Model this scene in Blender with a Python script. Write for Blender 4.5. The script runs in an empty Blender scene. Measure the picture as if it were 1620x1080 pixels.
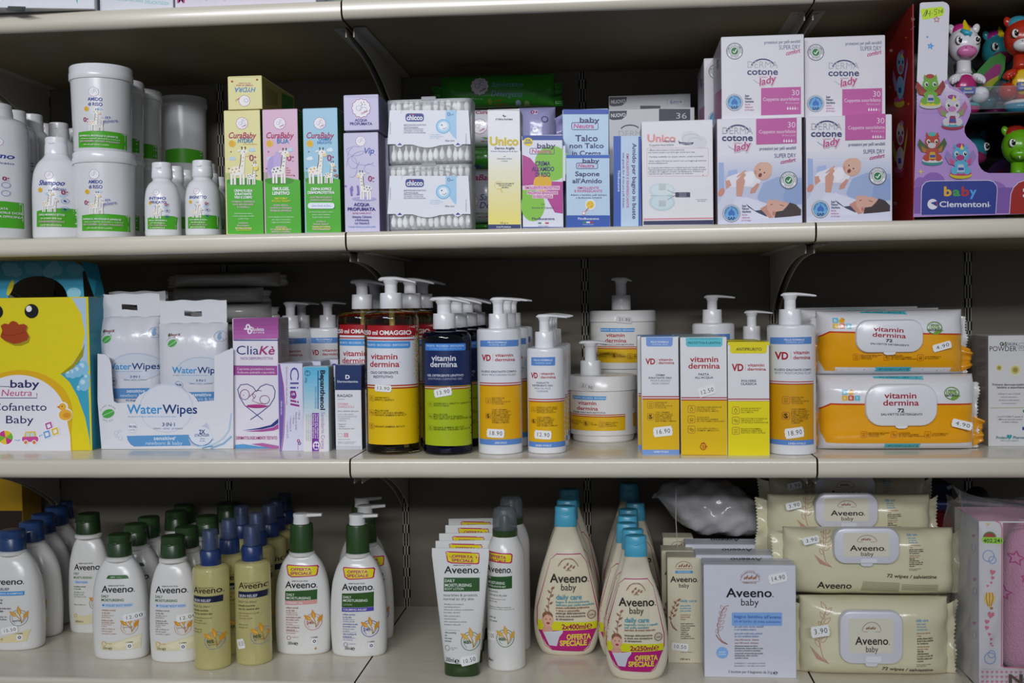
import bpy, math, random
import numpy as np
from mathutils import Vector, Matrix
from mathutils.geometry import tessellate_polygon
rnd = random.Random(7)
S = bpy.context.scene
COL = S.collection
# ------------------------------------------------------------------ camera
F_PX = 1761.56
CAM = np.array([0.34753, -1.4275, 1.3])
YAW, PITCH, ROLL = 0.09221, 0.03147, -0.0142
_r = np.array([math.cos(YAW), math.sin(YAW), 0.0])
FWD = np.array([-math.sin(YAW) * math.cos(PITCH), math.cos(YAW) * math.cos(PITCH), -math.sin(PITCH)])
_u = np.cross(_r, FWD)
RGT = _r * math.cos(ROLL) + _u * math.sin(ROLL)
UPV = -_r * math.sin(ROLL) + _u * math.cos(ROLL)
cd = bpy.data.cameras.new('camera')
cam = bpy.data.objects.new('camera', cd)
COL.objects.link(cam)
m = Matrix.Identity(4)
for i in range(3):
  m[i][0], m[i][1], m[i][2], m[i][3] = RGT[i], UPV[i], -FWD[i], CAM[i]
cam.matrix_world = m
cd.sensor_fit = 'HORIZONTAL'
cd.sensor_width = 36.0
cd.lens = F_PX / 1620 * 36
cd.clip_start = 0.02
S.camera = cam
# ------------------------------------------------------------------ world, lamps, exposure
w = bpy.data.worlds.new('room_light'); S.world = w
w.use_nodes = True
bg = w.node_tree.nodes['Background']
bg.inputs[0].default_value = (0.75, 0.80, 0.95, 1)
bg.inputs[1].default_value = WORLD_STRENGTH = 0.27
def tube_lamp(x, y, z, lx, ly, power, col, tx=0.05, ty=0.0, tz=1.48, spread=46):
  l = bpy.data.lights.new('ceiling_tube', 'AREA'); l.shape = 'RECTANGLE'
  l.size, l.size_y = lx, ly
  l.energy = power; l.color = col; l.spread = math.radians(spread)
  o = bpy.data.objects.new('ceiling_tube', l); COL.objects.link(o)
  o.location = (x, y, z)
  o.rotation_euler = (Vector((tx, ty, tz)) - Vector((x, y, z))).to_track_quat('-Z', 'Y').to_euler()
tube_lamp(-0.7, -3.2, 2.5, 1.5, 0.2, 3.3, (0.93, 0.96, 1.0))
tube_lamp(0.6, -5.4, 2.75, 2.4, 0.3, 6.8, (0.95, 0.96, 1.0))
S.view_settings.view_transform = 'Standard'
S.view_settings.look = 'None'
S.view_settings.gamma = 1.0
S.view_settings.use_curve_mapping = False
S.view_settings.exposure = 0.0
# ------------------------------------------------------------------ materials
def lin(c):
  if isinstance(c, str):
    c = tuple(int(c[i:i + 2], 16) / 255 for i in (0, 2, 4))
  return tuple((v / 12.92 if v <= 0.04045 else ((v + 0.055) / 1.055) ** 2.4) for v in c)
MATS = {}
def mat(c, kind='ink'):
  """colour + kind -> procedural material"""
  key = (c, kind)
  if key in MATS: return MATS[key]
  m = bpy.data.materials.new('%s_%s' % (kind, c)); m.use_nodes = True
  nt = m.node_tree; p = nt.nodes['Principled BSDF']; L = nt.links.new
  col = lin(c) + (1,)
  p.inputs['Base Color'].default_value = col
  rough = dict(ink=.38, carton=.36, plastic=.22, cap=.3, film=.24, matte=.7, metal=.4, liquid=.03, frost=.35,
                 sticker=.6, shelf=.26, panel=.6, tissue=.9, gloss=.12, board=.8, clear=.05, haze=.3, foil=.3, tray=.25).get(kind, .4)
  p.inputs['Roughness'].default_value = rough
  tc = nt.nodes.new('ShaderNodeTexCoord')
  def noise(scale, detail=3, stretch=None):
    n = nt.nodes.new('ShaderNodeTexNoise'); n.inputs['Scale'].default_value = scale; n.inputs['Detail'].default_value = detail
    if stretch:
      mp = nt.nodes.new('ShaderNodeMapping'); mp.inputs['Scale'].default_value = stretch
      L(tc.outputs['Object'], mp.inputs[0]); L(mp.outputs[0], n.inputs['Vector'])
    else: L(tc.outputs['Object'], n.inputs['Vector'])
    return n
  def bump(n, strength, dist=.001):
    b = nt.nodes.new('ShaderNodeBump'); b.inputs['Strength'].default_value = strength; b.inputs['Distance'].default_value = dist
    L(n.outputs[0], b.inputs['Height']); L(b.outputs[0], p.inputs['Normal'])
  def vary(n, amt):
    mx = nt.nodes.new('ShaderNodeMixRGB'); mx.inputs[1].default_value = col
    mx.inputs[2].default_value = tuple(v * (1 - amt) for v in col[:3]) + (1,)
    r = nt.nodes.new('ShaderNodeValToRGB'); r.color_ramp.elements[0].position = .4; r.color_ramp.elements[1].position = .7
    L(n.outputs[0], r.inputs[0]); L(r.outputs[0], mx.inputs[0]); L(mx.outputs[0], p.inputs['Base Color'])
  if kind in ('carton', 'board', 'ink', 'sticker', 'panel'): p.inputs['Specular IOR Level'].default_value = .28
  if kind in ('carton', 'board'):
    n = noise(60); bump(n, .08); vary(n, .03)
  elif kind == 'shelf':
    n = noise(14, 4, (.6, 5, 5)); vary(n, .07); p.inputs['Coat Weight'].default_value = .35; p.inputs['Coat Roughness'].default_value = .12
  elif kind == 'panel':
    n = noise(8, 4); vary(n, .06)
  elif kind == 'film':
    n = noise(30, 3); bump(n, .6, .002); p.inputs['Roughness'].default_value = .19
  elif kind == 'matte' or kind == 'tissue':
    n = noise(150); bump(n, .4)
  elif kind == 'plush':
    n = noise(420, 4); bump(n, 1, .002); p.inputs['Roughness'].default_value = .95; p.inputs['Sheen Weight'].default_value = .5
  elif kind == 'liquid':
    p.inputs['Transmission Weight'].default_value = 1; p.inputs['IOR'].default_value = 1.36
  elif kind == 'oil':
    p.inputs['Transmission Weight'].default_value = .5; p.inputs['IOR'].default_value = 1.4; p.inputs['Roughness'].default_value = .06
  elif kind == 'frost':
    p.inputs['Transmission Weight'].default_value = .72; p.inputs['IOR'].default_value = 1.25
  elif kind == 'metal':
    p.inputs['Metallic'].default_value = .6; n = noise(90); bump(n, .05)
  elif kind in ('clear', 'haze'):
    # thin clear film / plastic sheet
    tr = nt.nodes.new('ShaderNodeBsdfTransparent'); mx = nt.nodes.new('ShaderNodeMixShader')
    fr = nt.nodes.new('ShaderNodeLayerWeight'); fr.inputs[0].default_value = .35 if kind == 'clear' else .5
    mt = nt.nodes.new('ShaderNodeMath'); mt.operation = 'MULTIPLY_ADD'
    mt.inputs[1].default_value = .6; mt.inputs[2].default_value = .05 if kind == 'clear' else .22
    L(fr.outputs['Fresnel'], mt.inputs[0]); L(mt.outputs[0], mx.inputs[0])
    L(tr.outputs[0], mx.inputs[1]); L(p.outputs[0], mx.inputs[2])
    L(mx.outputs[0], nt.nodes['Material Output'].inputs['Surface'])
    n = noise(30, 3); bump(n, .5, .002)
  elif kind == 'plastic':
    n = noise(220, 2); bump(n, .03)
  MATS[key] = m
  return m
# ------------------------------------------------------------------ photo frames: crop coordinates -> photo pixels -> rays
FR = dict(A=(0, 0, 2.7), B=(340, 100, 3.6), C=(600, 100, 3.6), D=(880, 100, 3.6), E=(1110, 30, 3.084), G=(1390, 0, 2.843),
          H=(0, 400, 3), I=(350, 420, 3.374), J=(560, 420, 3.374), K=(820, 420, 3.375), L=(1000, 440, 3.6), N=(1270, 440, 3.6),
          O=(0, 740, 3.177), P=(280, 740, 3.178), Q=(660, 740, 3.177), R=(820, 740, 3.177), S=(1020, 740, 3.175), U=(1220, 740, 3.1775),
          V=(1400, 0, 6), W=(1400, 170, 6), X=(0, 0, 1))
CUR = FR['X']
def frame(k):
  global CUR
  CUR = FR[k]
def rays(pts):
  p = np.atleast_2d(np.asarray(pts, float))
  px = CUR[0] + p[:, 0] / CUR[2]; py = CUR[1] + p[:, 1] / CUR[2]
  return FWD + RGT * ((px - 810) / F_PX)[:, None] - UPV * ((py - 540) / F_PX)[:, None]
def hit(pts, point, normal):
  d = rays(pts); n = np.asarray(normal, float)
  t = ((np.asarray(point, float) - CAM) @ n) / (d @ n)
  return CAM + d * t[:, None]
def atY(x, y, Y): return hit((x, y), (0, Y, 0), (0, 1, 0))[0]
def atZ(x, y, Z): return hit((x, y), (0, 0, Z), (0, 0, 1))[0]
def scl(x, y, Y):
  """metres per crop pixel on the plane y=Y"""
  return (atY(x + 1, y, Y)[0] - atY(x - 1, y, Y)[0]) / 2
# ------------------------------------------------------------------ objects
def empty(name, loc, label=None, cat=None, group=None, rz=0, kind=None):
  o = bpy.data.objects.new(name, None); COL.objects.link(o)
  o.empty_display_size = .01
  o.location = loc; o.rotation_euler = (0, 0, rz)
  if label: o['label'] = label
  if cat: o['category'] = cat
  if group: o['group'] = group
  if kind: o['kind'] = kind
  return o
def copy_tree(o, parent=None):
  c = o.copy(); COL.objects.link(c)
  if parent is not None: c.parent = parent
  for ch in list(KIDS.get(o.name, [])):
    k = copy_tree(ch, c); KIDS.setdefault(c.name, []).append(k)
  return c
KIDS = {}
def dup(root, dx=0, dy=0, dz=0, label=None, rz=None, group=None, at=None):
  c = copy_tree(root)
  c.location = at if at is not None else (root.location[0] + dx, root.location[1] + dy, root.location[2] + dz)
  if rz is not None: c.rotation_euler = (0, 0, rz)
  if label: c['label'] = label
  if group: c['group'] = group
  return c
def adopt(o, parent):
  o.parent = parent
  KIDS.setdefault(parent.name, []).append(o)
class MB:
  """collects geometry and links it as one mesh object"""
  def __init__(s):
    s.v = []; s.f = []; s.m = []; s.mats = []; s.n = 0
  def mi(s, m):
    if m not in s.mats: s.mats.append(m)
    return s.mats.index(m)
  def add(s, vs, fs, m):
    i = s.mi(m); b = s.n
    s.v.extend([tuple(map(float, q)) for q in vs]); s.n += len(vs)
    for f in fs:
      s.f.append(tuple(int(k) + b for k in f)); s.m.append(i)
  def box(s, x0, x1, y0, y1, z0, z1, m):
    vs = [(x, y, z) for z in (z0, z1) for y in (y0, y1) for x in (x0, x1)]
    s.add(vs, [(0, 2, 3, 1), (4, 5, 7, 6), (0, 1, 5, 4), (2, 6, 7, 3), (0, 4, 6, 2), (1, 3, 7, 5)], m)
  def bbox(s, x0, x1, y0, y1, z0, z1, m, b=.0006, side=None):
    """box with chamfered edges"""
    c = [(x, y, z) for z in (0, 1) for y in (0, 1) for x in (0, 1)]
    X, Y, Z = (x0, x1), (y0, y1), (z0, z1); vs = []
    sg = (1, -1)
    for x, y, z in c:
      vs += [(X[x], Y[y] + sg[y] * b, Z[z] + sg[z] * b), (X[x] + sg[x] * b, Y[y], Z[z] + sg[z] * b), (X[x] + sg[x] * b, Y[y] + sg[y] * b, Z[z])]
    I = lambda x, y, z, k: (z * 4 + y * 2 + x) * 3 + k
    fs = [[I(0, 0, 0, 0), I(0, 0, 1, 0), I(0, 1, 1, 0), I(0, 1, 0, 0)], [I(1, 0, 0, 0), I(1, 1, 0, 0), I(1, 1, 1, 0), I(1, 0, 1, 0)],
              [I(0, 0, 0, 1), I(1, 0, 0, 1), I(1, 0, 1, 1), I(0, 0, 1, 1)], [I(0, 1, 0, 1), I(0, 1, 1, 1), I(1, 1, 1, 1), I(1, 1, 0, 1)],
              [I(0, 0, 0, 2), I(0, 1, 0, 2), I(1, 1, 0, 2), I(1, 0, 0, 2)], [I(0, 0, 1, 2), I(1, 0, 1, 2), I(1, 1, 1, 2), I(0, 1, 1, 2)]]
    ms = [side or m, side or m, m, m, m, m]
    for z in (0, 1):
      for y in (0, 1): fs.append([I(0, y, z, 1), I(1, y, z, 1), I(1, y, z, 2), I(0, y, z, 2)]); ms.append(m)
      for x in (0, 1): fs.append([I(x, 0, z, 0), I(x, 1, z, 0), I(x, 1, z, 2), I(x, 0, z, 2)]); ms.append(m)
    for y in (0, 1):
      for x in (0, 1): fs.append([I(x, y, 0, 0), I(x, y, 1, 0), I(x, y, 1, 1), I(x, y, 0, 1)]); ms.append(m)
    for z in (0, 1):
      for y in (0, 1):
        for x in (0, 1): fs.append([I(x, y, z, 0), I(x, y, z, 1), I(x, y, z, 2)]); ms.append(m)
    for f, mm in zip(fs, ms):
      s.add([vs[k] for k in f], [range(len(f))], mm)
  def loft(s, prof, m, seg=48, cap0=True, cap1=True, cx=0, cy=0):
    """prof: (z, halfwidth, halfdepth, exponent[, dx, dy])"""
    vs = []; fs = []
    for pr in prof:
      z, a, b, n = pr[:4]; dx = pr[4] if len(pr) > 4 else 0; dy = pr[5] if len(pr) > 5 else 0
      for k in range(seg):
        t = 2 * math.pi * k / seg; c, q = math.cos(t), math.sin(t)
        vs.append((cx + dx + a * math.copysign(abs(c) ** (2 / n), c), cy + dy + b * math.copysign(abs(q) ** (2 / n), q), z))
    for i in range(len(prof) - 1):
      for k in range(seg):
        k2 = (k + 1) % seg
        fs.append((i * seg + k, i * seg + k2, (i + 1) * seg + k2, (i + 1) * seg + k))
    if cap0: fs.append(tuple(range(seg))[::-1])
    if cap1: fs.append(tuple(range((len(prof) - 1) * seg, len(prof) * seg)))
    s.add(vs, fs, m)
  def tube(s, pts, rads, m, seg=10, ry=None):
    """swept tube through 3-D points"""
    P = [Vector(p) for p in pts]; vs = []; fs = []
    if not hasattr(rads, '__len__'): rads = [rads] * len(P)
    for i, p in enumerate(P):
      d = (P[min(i + 1, len(P) - 1)] - P[max(i - 1, 0)]).normalized()
      u = d.cross(Vector((0, 1, 0))) if abs(d.y) < .9 else d.cross(Vector((1, 0, 0)))
      u.normalize(); v = d.cross(u)
      for k in range(seg):
        t = 2 * math.pi * k / seg
        vs.append(p + u * math.cos(t) * rads[i] + v * math.sin(t) * (rads[i] if ry is None else ry[i]))
    for i in range(len(P) - 1):
      for k in range(seg):
        k2 = (k + 1) % seg
        fs.append((i * seg + k, i * seg + k2, (i + 1) * seg + k2, (i + 1) * seg + k))
    fs += [tuple(range(seg))[::-1], tuple(range((len(P) - 1) * seg, len(P) * seg))]
    s.add(vs, fs, m)
  def ell(s, c, r, m, seg=20, rings=12, rot=None):
    vs = []; fs = []
    R = Matrix.Rotation(rot[1], 3, rot[0]) if rot else None
    for i in range(rings + 1):
      ph = math.pi * i / rings
      for k in range(seg):
        t = 2 * math.pi * k / seg
        v = Vector((r[0] * math.sin(ph) * math.cos(t), r[1] * math.sin(ph) * math.sin(t), -r[2] * math.cos(ph)))
        if R: v = R @ v
        vs.append(v + Vector(c))
    for i in range(rings):
      for k in range(seg):
        k2 = (k + 1) % seg
        fs.append((i * seg + k, i * seg + k2, (i + 1) * seg + k2, (i + 1) * seg + k))
    s.add(vs, fs, m)
  def prism(s, poly, y0, y1, m, side=None):
    """x-z outline extruded along y"""
    n = len(poly)
    tr = tessellate_polygon([[Vector((p[0], p[1], 0)) for p in poly]])
    s.add([(p[0], y0, p[1]) for p in poly], tr, m)
    s.add([(p[0], y1, p[1]) for p in poly], [t[::-1] for t in tr], side or m)
    s.add([(p[0], y, p[1]) for y in (y0, y1) for p in poly], [(k, (k + 1) % n, n + (k + 1) % n, n + k) for k in range(n)], side or m)
  def build(s, name, parent=None, smooth=True, ang=35, weld=True, label=None):
    me = bpy.data.meshes.new(name)
    me.from_pydata(s.v, [], s.f)
    for m in s.mats: me.materials.append(m)
    me.polygons.foreach_set('material_index', s.m)
    if weld:
      import bmesh
      bm = bmesh.new(); bm.from_mesh(me)
      bmesh.ops.remove_doubles(bm, verts=bm.verts, dist=1e-6)
      bmesh.ops.recalc_face_normals(bm, faces=bm.faces)
      bm.to_mesh(me); bm.free()
    if smooth:
      me.polygons.foreach_set('use_smooth', [True] * len(me.polygons))
      me.set_sharp_from_angle(angle=math.radians(ang))
    me.update()
    o = bpy.data.objects.new(name, me); COL.objects.link(o)
    if label: o['label'] = label
    if parent is not None: adopt(o, parent)
    return o
def top(o, label, cat, group=None, kind=None):
  if label: o['label'] = label
  if cat: o['category'] = cat
  if group: o['group'] = group
  if kind: o['kind'] = kind
  return o
def smooth_prof(pts, k=4):
  """monotone cubic through profile rows (straight walls stay straight)"""
  P = [np.array(p, float) for p in pts]; n = len(P); out = []
  dz = [P[i + 1][0] - P[i][0] for i in range(n - 1)]
  sec = [(P[i + 1] - P[i]) / dz[i] if abs(dz[i]) > 1e-7 else P[0] * 0 for i in range(n - 1)]
  tan = []
  for i in range(n):
    if i == 0: tan.append(sec[0])
    elif i == n - 1: tan.append(sec[-1])
    else:
      a, b = sec[i - 1], sec[i]
      tan.append(np.where(a * b > 0, 2 * a * b / np.where(np.abs(a + b) < 1e-12, 1, a + b), 0))
  for i in range(n - 1):
    steps = k if abs(dz[i]) > 2e-4 else 1
    for j in range(steps):
      t = j / steps; h = dz[i]
      q = (2 * t ** 3 - 3 * t * t + 1) * P[i] + (t ** 3 - 2 * t * t + t) * h * tan[i] + (-2 * t ** 3 + 3 * t * t) * P[i + 1] + (t ** 3 - t * t) * h * tan[i + 1]
      q[0] = P[i][0] + h * t; out.append(tuple(q))
  out.append(tuple(P[-1]))
  return out
def front_of(prof, dy=0):
  """(x, z) -> y of the front of a lofted body"""
  A = np.array([p[:4] for p in prof], float); o = np.argsort(A[:, 0], kind='stable'); A = A[o]
  def f(x, z):
    a = np.interp(z, A[:, 0], A[:, 1]); b = np.interp(z, A[:, 0], A[:, 2]); n = np.interp(z, A[:, 0], A[:, 3])
    t = np.clip(np.abs(x) / np.maximum(a, 1e-6), 0, .9995)
    return -b * (1 - t ** n) ** (1 / n) + dy
  f.half = lambda z: np.interp(z, A[:, 0], A[:, 1])
  return f
# ------------------------------------------------------------------ lettering: glyph outlines of Blender's own font
GL = {}
_fc = {}
def _font(style):
  if style not in _fc:
    c = bpy.data.curves.new('type', 'FONT'); c.fill_mode = 'BOTH'
    c.resolution_u = 1 if style == 't' else 3
    c.offset = {'r': 0.0, 'b': .016, 'l': -.008, 't': .006, 'x': .034}[style]
    o = bpy.data.objects.new('type', c)
    _fc[style] = (c, o)
  return _fc[style]
def _w(style, body):
  c, o = _font(style); c.body = body
  me = bpy.data.meshes.new_from_object(o)
  n = len(me.vertices); v = np.zeros(n * 3); me.vertices.foreach_get('co', v); v = v.reshape(-1, 3)[:, :2]
  me.calc_loop_triangles(); t = np.zeros(len(me.loop_triangles) * 3, int); me.loop_triangles.foreach_get('vertices', t)
  bpy.data.meshes.remove(me)
  return v, t.reshape(-1, 3)
HW = {}
def glyph(ch, style):
  k = (ch, style)
  if k not in GL:
    if style not in HW: HW[style] = _w(style, 'HH')[0][:, 0].max()
    if ch == ' ': GL[k] = (np.zeros((0, 2)), np.zeros((0, 3), int), .38)
    else:
      v, t = _w(style, ch)
      adv = _w(style, 'H' + ch + 'H')[0][:, 0].max() - HW[style]
      GL[k] = (v / .682, t, adv / .682)
  return GL[k]
def text_geo(s, style='r', track=0.0):
  V = []; T = []; x = 0; n = 0
  for ch in s:
    v, t, a = glyph(ch, style)
    if len(v): V.append(v + [x, 0]); T.append(t + n); n += len(v)
    x += a + track
  if not V: return np.zeros((0, 2)), np.zeros((0, 3), int), x
  return np.vstack(V), np.vstack(T), x
def arc(cx, cy, rx, ry, a0, a1, n=24):
  return [(cx + rx * math.cos(math.radians(a0 + (a1 - a0) * i / n)), cy + ry * math.sin(math.radians(a0 + (a1 - a0) * i / n))) for i in range(n + 1)]
def rrpts(x0, y0, x1, y1, r, n=5):
  return (arc(x1 - r, y0 + r, r, r, -90, 0, n) + arc(x1 - r, y1 - r, r, r, 0, 90, n) + arc(x0 + r, y1 - r, r, r, 90, 180, n) + arc(x0 + r, y0 + r, r, r, 180, 270, n))
class Print:
  """flat print laid on a thing's front: every shape is given in crop coordinates of the
  photograph's frame and lands on the thing's own surface (surf) in real size"""
  def __init__(s, root, yf, surf=None, kind='ink', off=.00012, step=.00002, maxe=.0024, face='y'):
    if surf is not None: step = max(step, .00004)
    s.root = root; s.yf = yf; s.surf = surf; s.kind = kind; s.off = off; s.step = step; s.mb = MB(); s.maxe = maxe; s.face = face
    rz = root.rotation_euler[2]; s.c, s.s_ = math.cos(rz), math.sin(rz)
    s.o = np.array(root.location)
    if face == 'y':
      s.point = s.o + np.array([-s.s_, s.c, 0]) * yf; s.nrm = (-s.s_, s.c, 0)
    elif face == 'x':  # side face at local x = yf
      s.point = s.o + np.array([s.c, s.s_, 0]) * yf; s.nrm = (s.c, s.s_, 0)
    else:              # top face at local z = yf
      s.point = s.o + np.array([0, 0, yf]); s.nrm = (0, 0, 1)
    s.txt = False
  def loc(s, pts):
    d = hit(pts, s.point, s.nrm) - s.o
    X = d[:, 0] * s.c + d[:, 1] * s.s_; Y = -d[:, 0] * s.s_ + d[:, 1] * s.c
    return np.stack([X, d[:, 2]], 1) if s.face == 'y' else (np.stack([Y, d[:, 2]], 1) if s.face == 'x' else np.stack([X, Y], 1))
  def put(s, pts, tris, col, kind=None):
    if len(pts) == 0: return
    L = s.loc(pts); tris = np.asarray(tris, int).reshape(-1, 3)
    if s.surf is not None:
      L, tris = s.subdiv(L, tris)
      if hasattr(s.surf, 'half'):
        h = s.surf.half(L[:, 1]) * .985; L[:, 0] = np.clip(L[:, 0], -h, h)
        if hasattr(s.surf, 'zmax'): L[:, 1] = np.clip(L[:, 1], s.surf.zmax * .02, s.surf.zmax * .98)
    e = s.off
    if s.face == 'y':
      y = np.full(len(L), s.yf - e) if s.surf is None else s.surf(L[:, 0], L[:, 1]) - e
      V = np.stack([L[:, 0], y, L[:, 1]], 1)
    elif s.face == 'x':
      V = np.stack([np.full(len(L), s.yf + (e if s.yf > 0 else -e)), L[:, 0], L[:, 1]], 1)
    else: V = np.stack([L[:, 0], L[:, 1], np.full(len(L), s.yf + e)], 1)
    s.mb.add(V, tris, mat(col, kind or s.kind))
    if s.step: s.off += s.step if s.mb.n < 1 or not s.txt else s.step + .00002
    s.txt = s.step == 0
  def subdiv(s, L, tris):
    mx = s.maxe; pts = [tuple(p) for p in L]; idx = {}; out = []; st = [tuple(t) for t in tris]
    def mid(a, b):
      k = (a, b) if a < b else (b, a)
      if k not in idx:
        idx[k] = len(pts); pts.append(((pts[a][0] + pts[b][0]) / 2, (pts[a][1] + pts[b][1]) / 2))
      return idx[k]
    while st:
      a, b, c = st.pop()
      A, B, C = pts[a], pts[b], pts[c]
      def ln(p, q): return abs(p[0] - q[0]) + .3 * abs(p[1] - q[1])
      e = (ln(A, B), ln(B, C), ln(C, A)); k = max(range(3), key=lambda i: e[i])
      if e[k] <= mx: out.append((a, b, c)); continue
      if k == 0: q = mid(a, b); st += [(a, q, c), (q, b, c)]
      elif k == 1: q = mid(b, c); st += [(a, b, q), (a, q, c)]
      else: q = mid(c, a); st += [(a, b, q), (q, b, c)]
    return np.array(pts), np.array(out, int)
  # ---- shapes
  def poly(s, pts, col, kind=None):
    tr = tessellate_polygon([[Vector((p[0], p[1], 0)) for p in pts]])
    s.put(pts, tr, col, kind)
  def rect(s, x0, y0, x1, y1, col, y0b=None, y1b=None):
    """optional y0b/y1b: heights at the right edge"""
    s.poly([(x0, y0), (x1, y0 if y0b is None else y0b), (x1, y1 if y1b is None else y1b), (x0, y1)], col)
  def rr(s, x0, y0, x1, y1, r, col): s.poly(rrpts(x0, y0, x1, y1, r), col)
  def ell(s, cx, cy, rx, ry, col, rot=0, n=20):
    c, q = math.cos(math.radians(rot)), math.sin(math.radians(rot)); P = []
    for i in range(n):
      t = 2 * math.pi * i / n; a, b = rx * math.cos(t), ry * math.sin(t)
      P.append((cx + a * c - b * q, cy + a * q + b * c))
    s.poly(P, col)
  def line(s, pts, w, col, closed=False):
    P = [np.array(p, float) for p in pts]
    if closed: P = P + [P[0]]
    V = []; T = []
    for i, p in enumerate(P):
      a = P[max(i - 1, 0)]; b = P[min(i + 1, len(P) - 1)]
      if closed and i in (0, len(P) - 1): a, b = P[-2], P[1]
      d = b - a; d = d / (np.hypot(*d) + 1e-9); n = np.array([-d[1], d[0]]) * w / 2
      V += [p + n, p - n]
    for i in range(len(P) - 1): T += [(2 * i, 2 * i + 1, 2 * i + 2), (2 * i + 1, 2 * i + 3, 2 * i + 2)]
    s.put(V, T, col)
  def ring(s, cx, cy, rx, ry, w, col, n=28): s.line(arc(cx, cy, rx, ry, 0, 360, n)[:-1], w, col, True)
  def box_line(s, x0, y0, x1, y1, r, w, col): s.line(rrpts(x0, y0, x1, y1, r), w, col, True)
  def t(s, txt, x0, x1, yb, h, col, style='r', rot=0, shear=0, track=0, al='l', sq=1.0, wave=0):
    """lettering; x0..x1 its extent (x1 None: natural width * sq from x0, al l/c/r); yb baseline, h cap height, rot degrees (clockwise positive)"""
    V, T, adv = text_geo(txt, style, track)
    if not len(V): return
    V = V.copy(); a, b = V[:, 0].min(), V[:, 0].max()
    if x1 is not None: sx = (x1 - x0) / max(b - a, 1e-6)
    else: sx = h * sq
    wd = (b - a) * sx
    ox = 0 if (x1 is not None or al == 'l') else (-wd / 2 if al == 'c' else -wd)
    X = (V[:, 0] - a) * sx + ox + V[:, 1] * h * shear; Y = -V[:, 1] * h
    c, q = math.cos(math.radians(rot)), math.sin(math.radians(rot))
    P = np.stack([x0 + X * c - Y * q, yb + X * q + Y * c], 1)
    o = s.step; s.step = 0; s.off += .00003; s.put(P, T, col); s.step = o; s.off -= .000027
  def tl(s, lines, x, yb, dy, h, col, style='t', sq=.85, al='l', rot=0, shear=0):
    c, q = math.cos(math.radians(rot)), math.sin(math.radians(rot))
    for i, ln in enumerate(lines):
      if ln: s.t(ln, x - q * dy * i, None, yb + c * dy * i, h, col, style, rot, shear, al=al, sq=sq)
  def curve_t(s, txt, cx, cy, r, a0, a1, h, col, style='t', inside=False):
    """letters along a circle"""
    n = len(txt)
    for i, ch in enumerate(txt):
      a = a0 + (a1 - a0) * (i + .5) / n
      x, y = cx + r * math.cos(math.radians(a)), cy + r * math.sin(math.radians(a))
      rot = a + 90 if not inside else a - 90
      s.t(ch, x, None, y, h, col, style, rot=rot, al='c', sq=.85)
  def star(s, cx, cy, r, col, k=5, r2=.45, rot=-90, hollow=None):
    P = [(cx + (r if i % 2 == 0 else r * r2) * math.cos(math.radians(rot + 180 / k * i)), cy + (r if i % 2 == 0 else r * r2) * math.sin(math.radians(rot + 180 / k * i))) for i in range(2 * k)]
    if hollow: s.line(P, hollow, col, True)
    else: s.poly(P, col)
  def scallop(s, cx, cy, r, fill, edge, w=2, k=12):
    P = []
    for i in range(72):
      t = 2 * math.pi * i / 72; q = r * (1 + .05 * math.cos(k * t)); P.append((cx + q * math.cos(t), cy + q * math.sin(t)))
    s.poly(P, fill); s.line(P, w, edge, True)
  def heart(s, cx, cy, r, col, rot=0):
    P = []
    for i in range(24):
      t = 2 * math.pi * i / 24
      x = .8 * (math.sin(t) ** 3); y = -(13 * math.cos(t) - 5 * math.cos(2 * t) - 2 * math.cos(3 * t) - math.cos(4 * t)) / 17
      c, q = math.cos(rot), math.sin(rot); P.append((cx + r * (x * c - y * q), cy + r * (x * q + y * c)))
    s.poly(P, col)
  def leaf(s, x0, y0, x1, y1, w, col, line=None):
    a = np.array((x0, y0), float); b = np.array((x1, y1), float); d = b - a; n = np.array([-d[1], d[0]]) / (np.hypot(*d) + 1e-9)
    P = [tuple(a + d * t + n * w * math.sin(math.pi * t ** .8)) for t in np.linspace(0, 1, 8)] + [tuple(a + d * t - n * w * math.sin(math.pi * t ** .8)) for t in np.linspace(1, 0, 8)[1:-1]]
    if line: s.line(P, line, col, True)
    else: s.poly(P, col)
  def done(s, name='front_print', smooth=True):
    if s.mb.n == 0: return None
    return s.mb.build(name, s.root, smooth=smooth and s.surf is not None, ang=60, weld=False)
def sticker(root, yf, surf, cx, cy, wd, ht, rot, digits, col='f2f2f0', ink='3a3a44', name='price_sticker'):
  """pricing-gun label with notched ends"""
  P = Print(root, yf, surf, 'sticker', off=.0011)
  c, q = math.cos(math.radians(rot)), math.sin(math.radians(rot))
  def R(x, y): return (cx + x * c - y * q, cy + x * q + y * c)
  a, b = wd / 2, ht / 2
  o = [(-a + .06 * wd, -b), (a - .06 * wd, -b), (a, -b * .3), (a - .03 * wd, 0), (a, b * .3), (a - .06 * wd, b), (-a + .06 * wd, b), (-a, b * .3), (-a + .03 * wd, 0), (-a, -b * .3)]
  P.poly([R(x, y) for x, y in o], col)
  x0, y0 = R(-a * .62, b * .42)
  V, T, adv = text_geo(digits, 'r', .12)
  P.t(digits, x0, x0 + wd * .68, y0, ht * .46, ink, 'r', rot=rot, track=.12) if digits else None
  return P.done(name)
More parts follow.
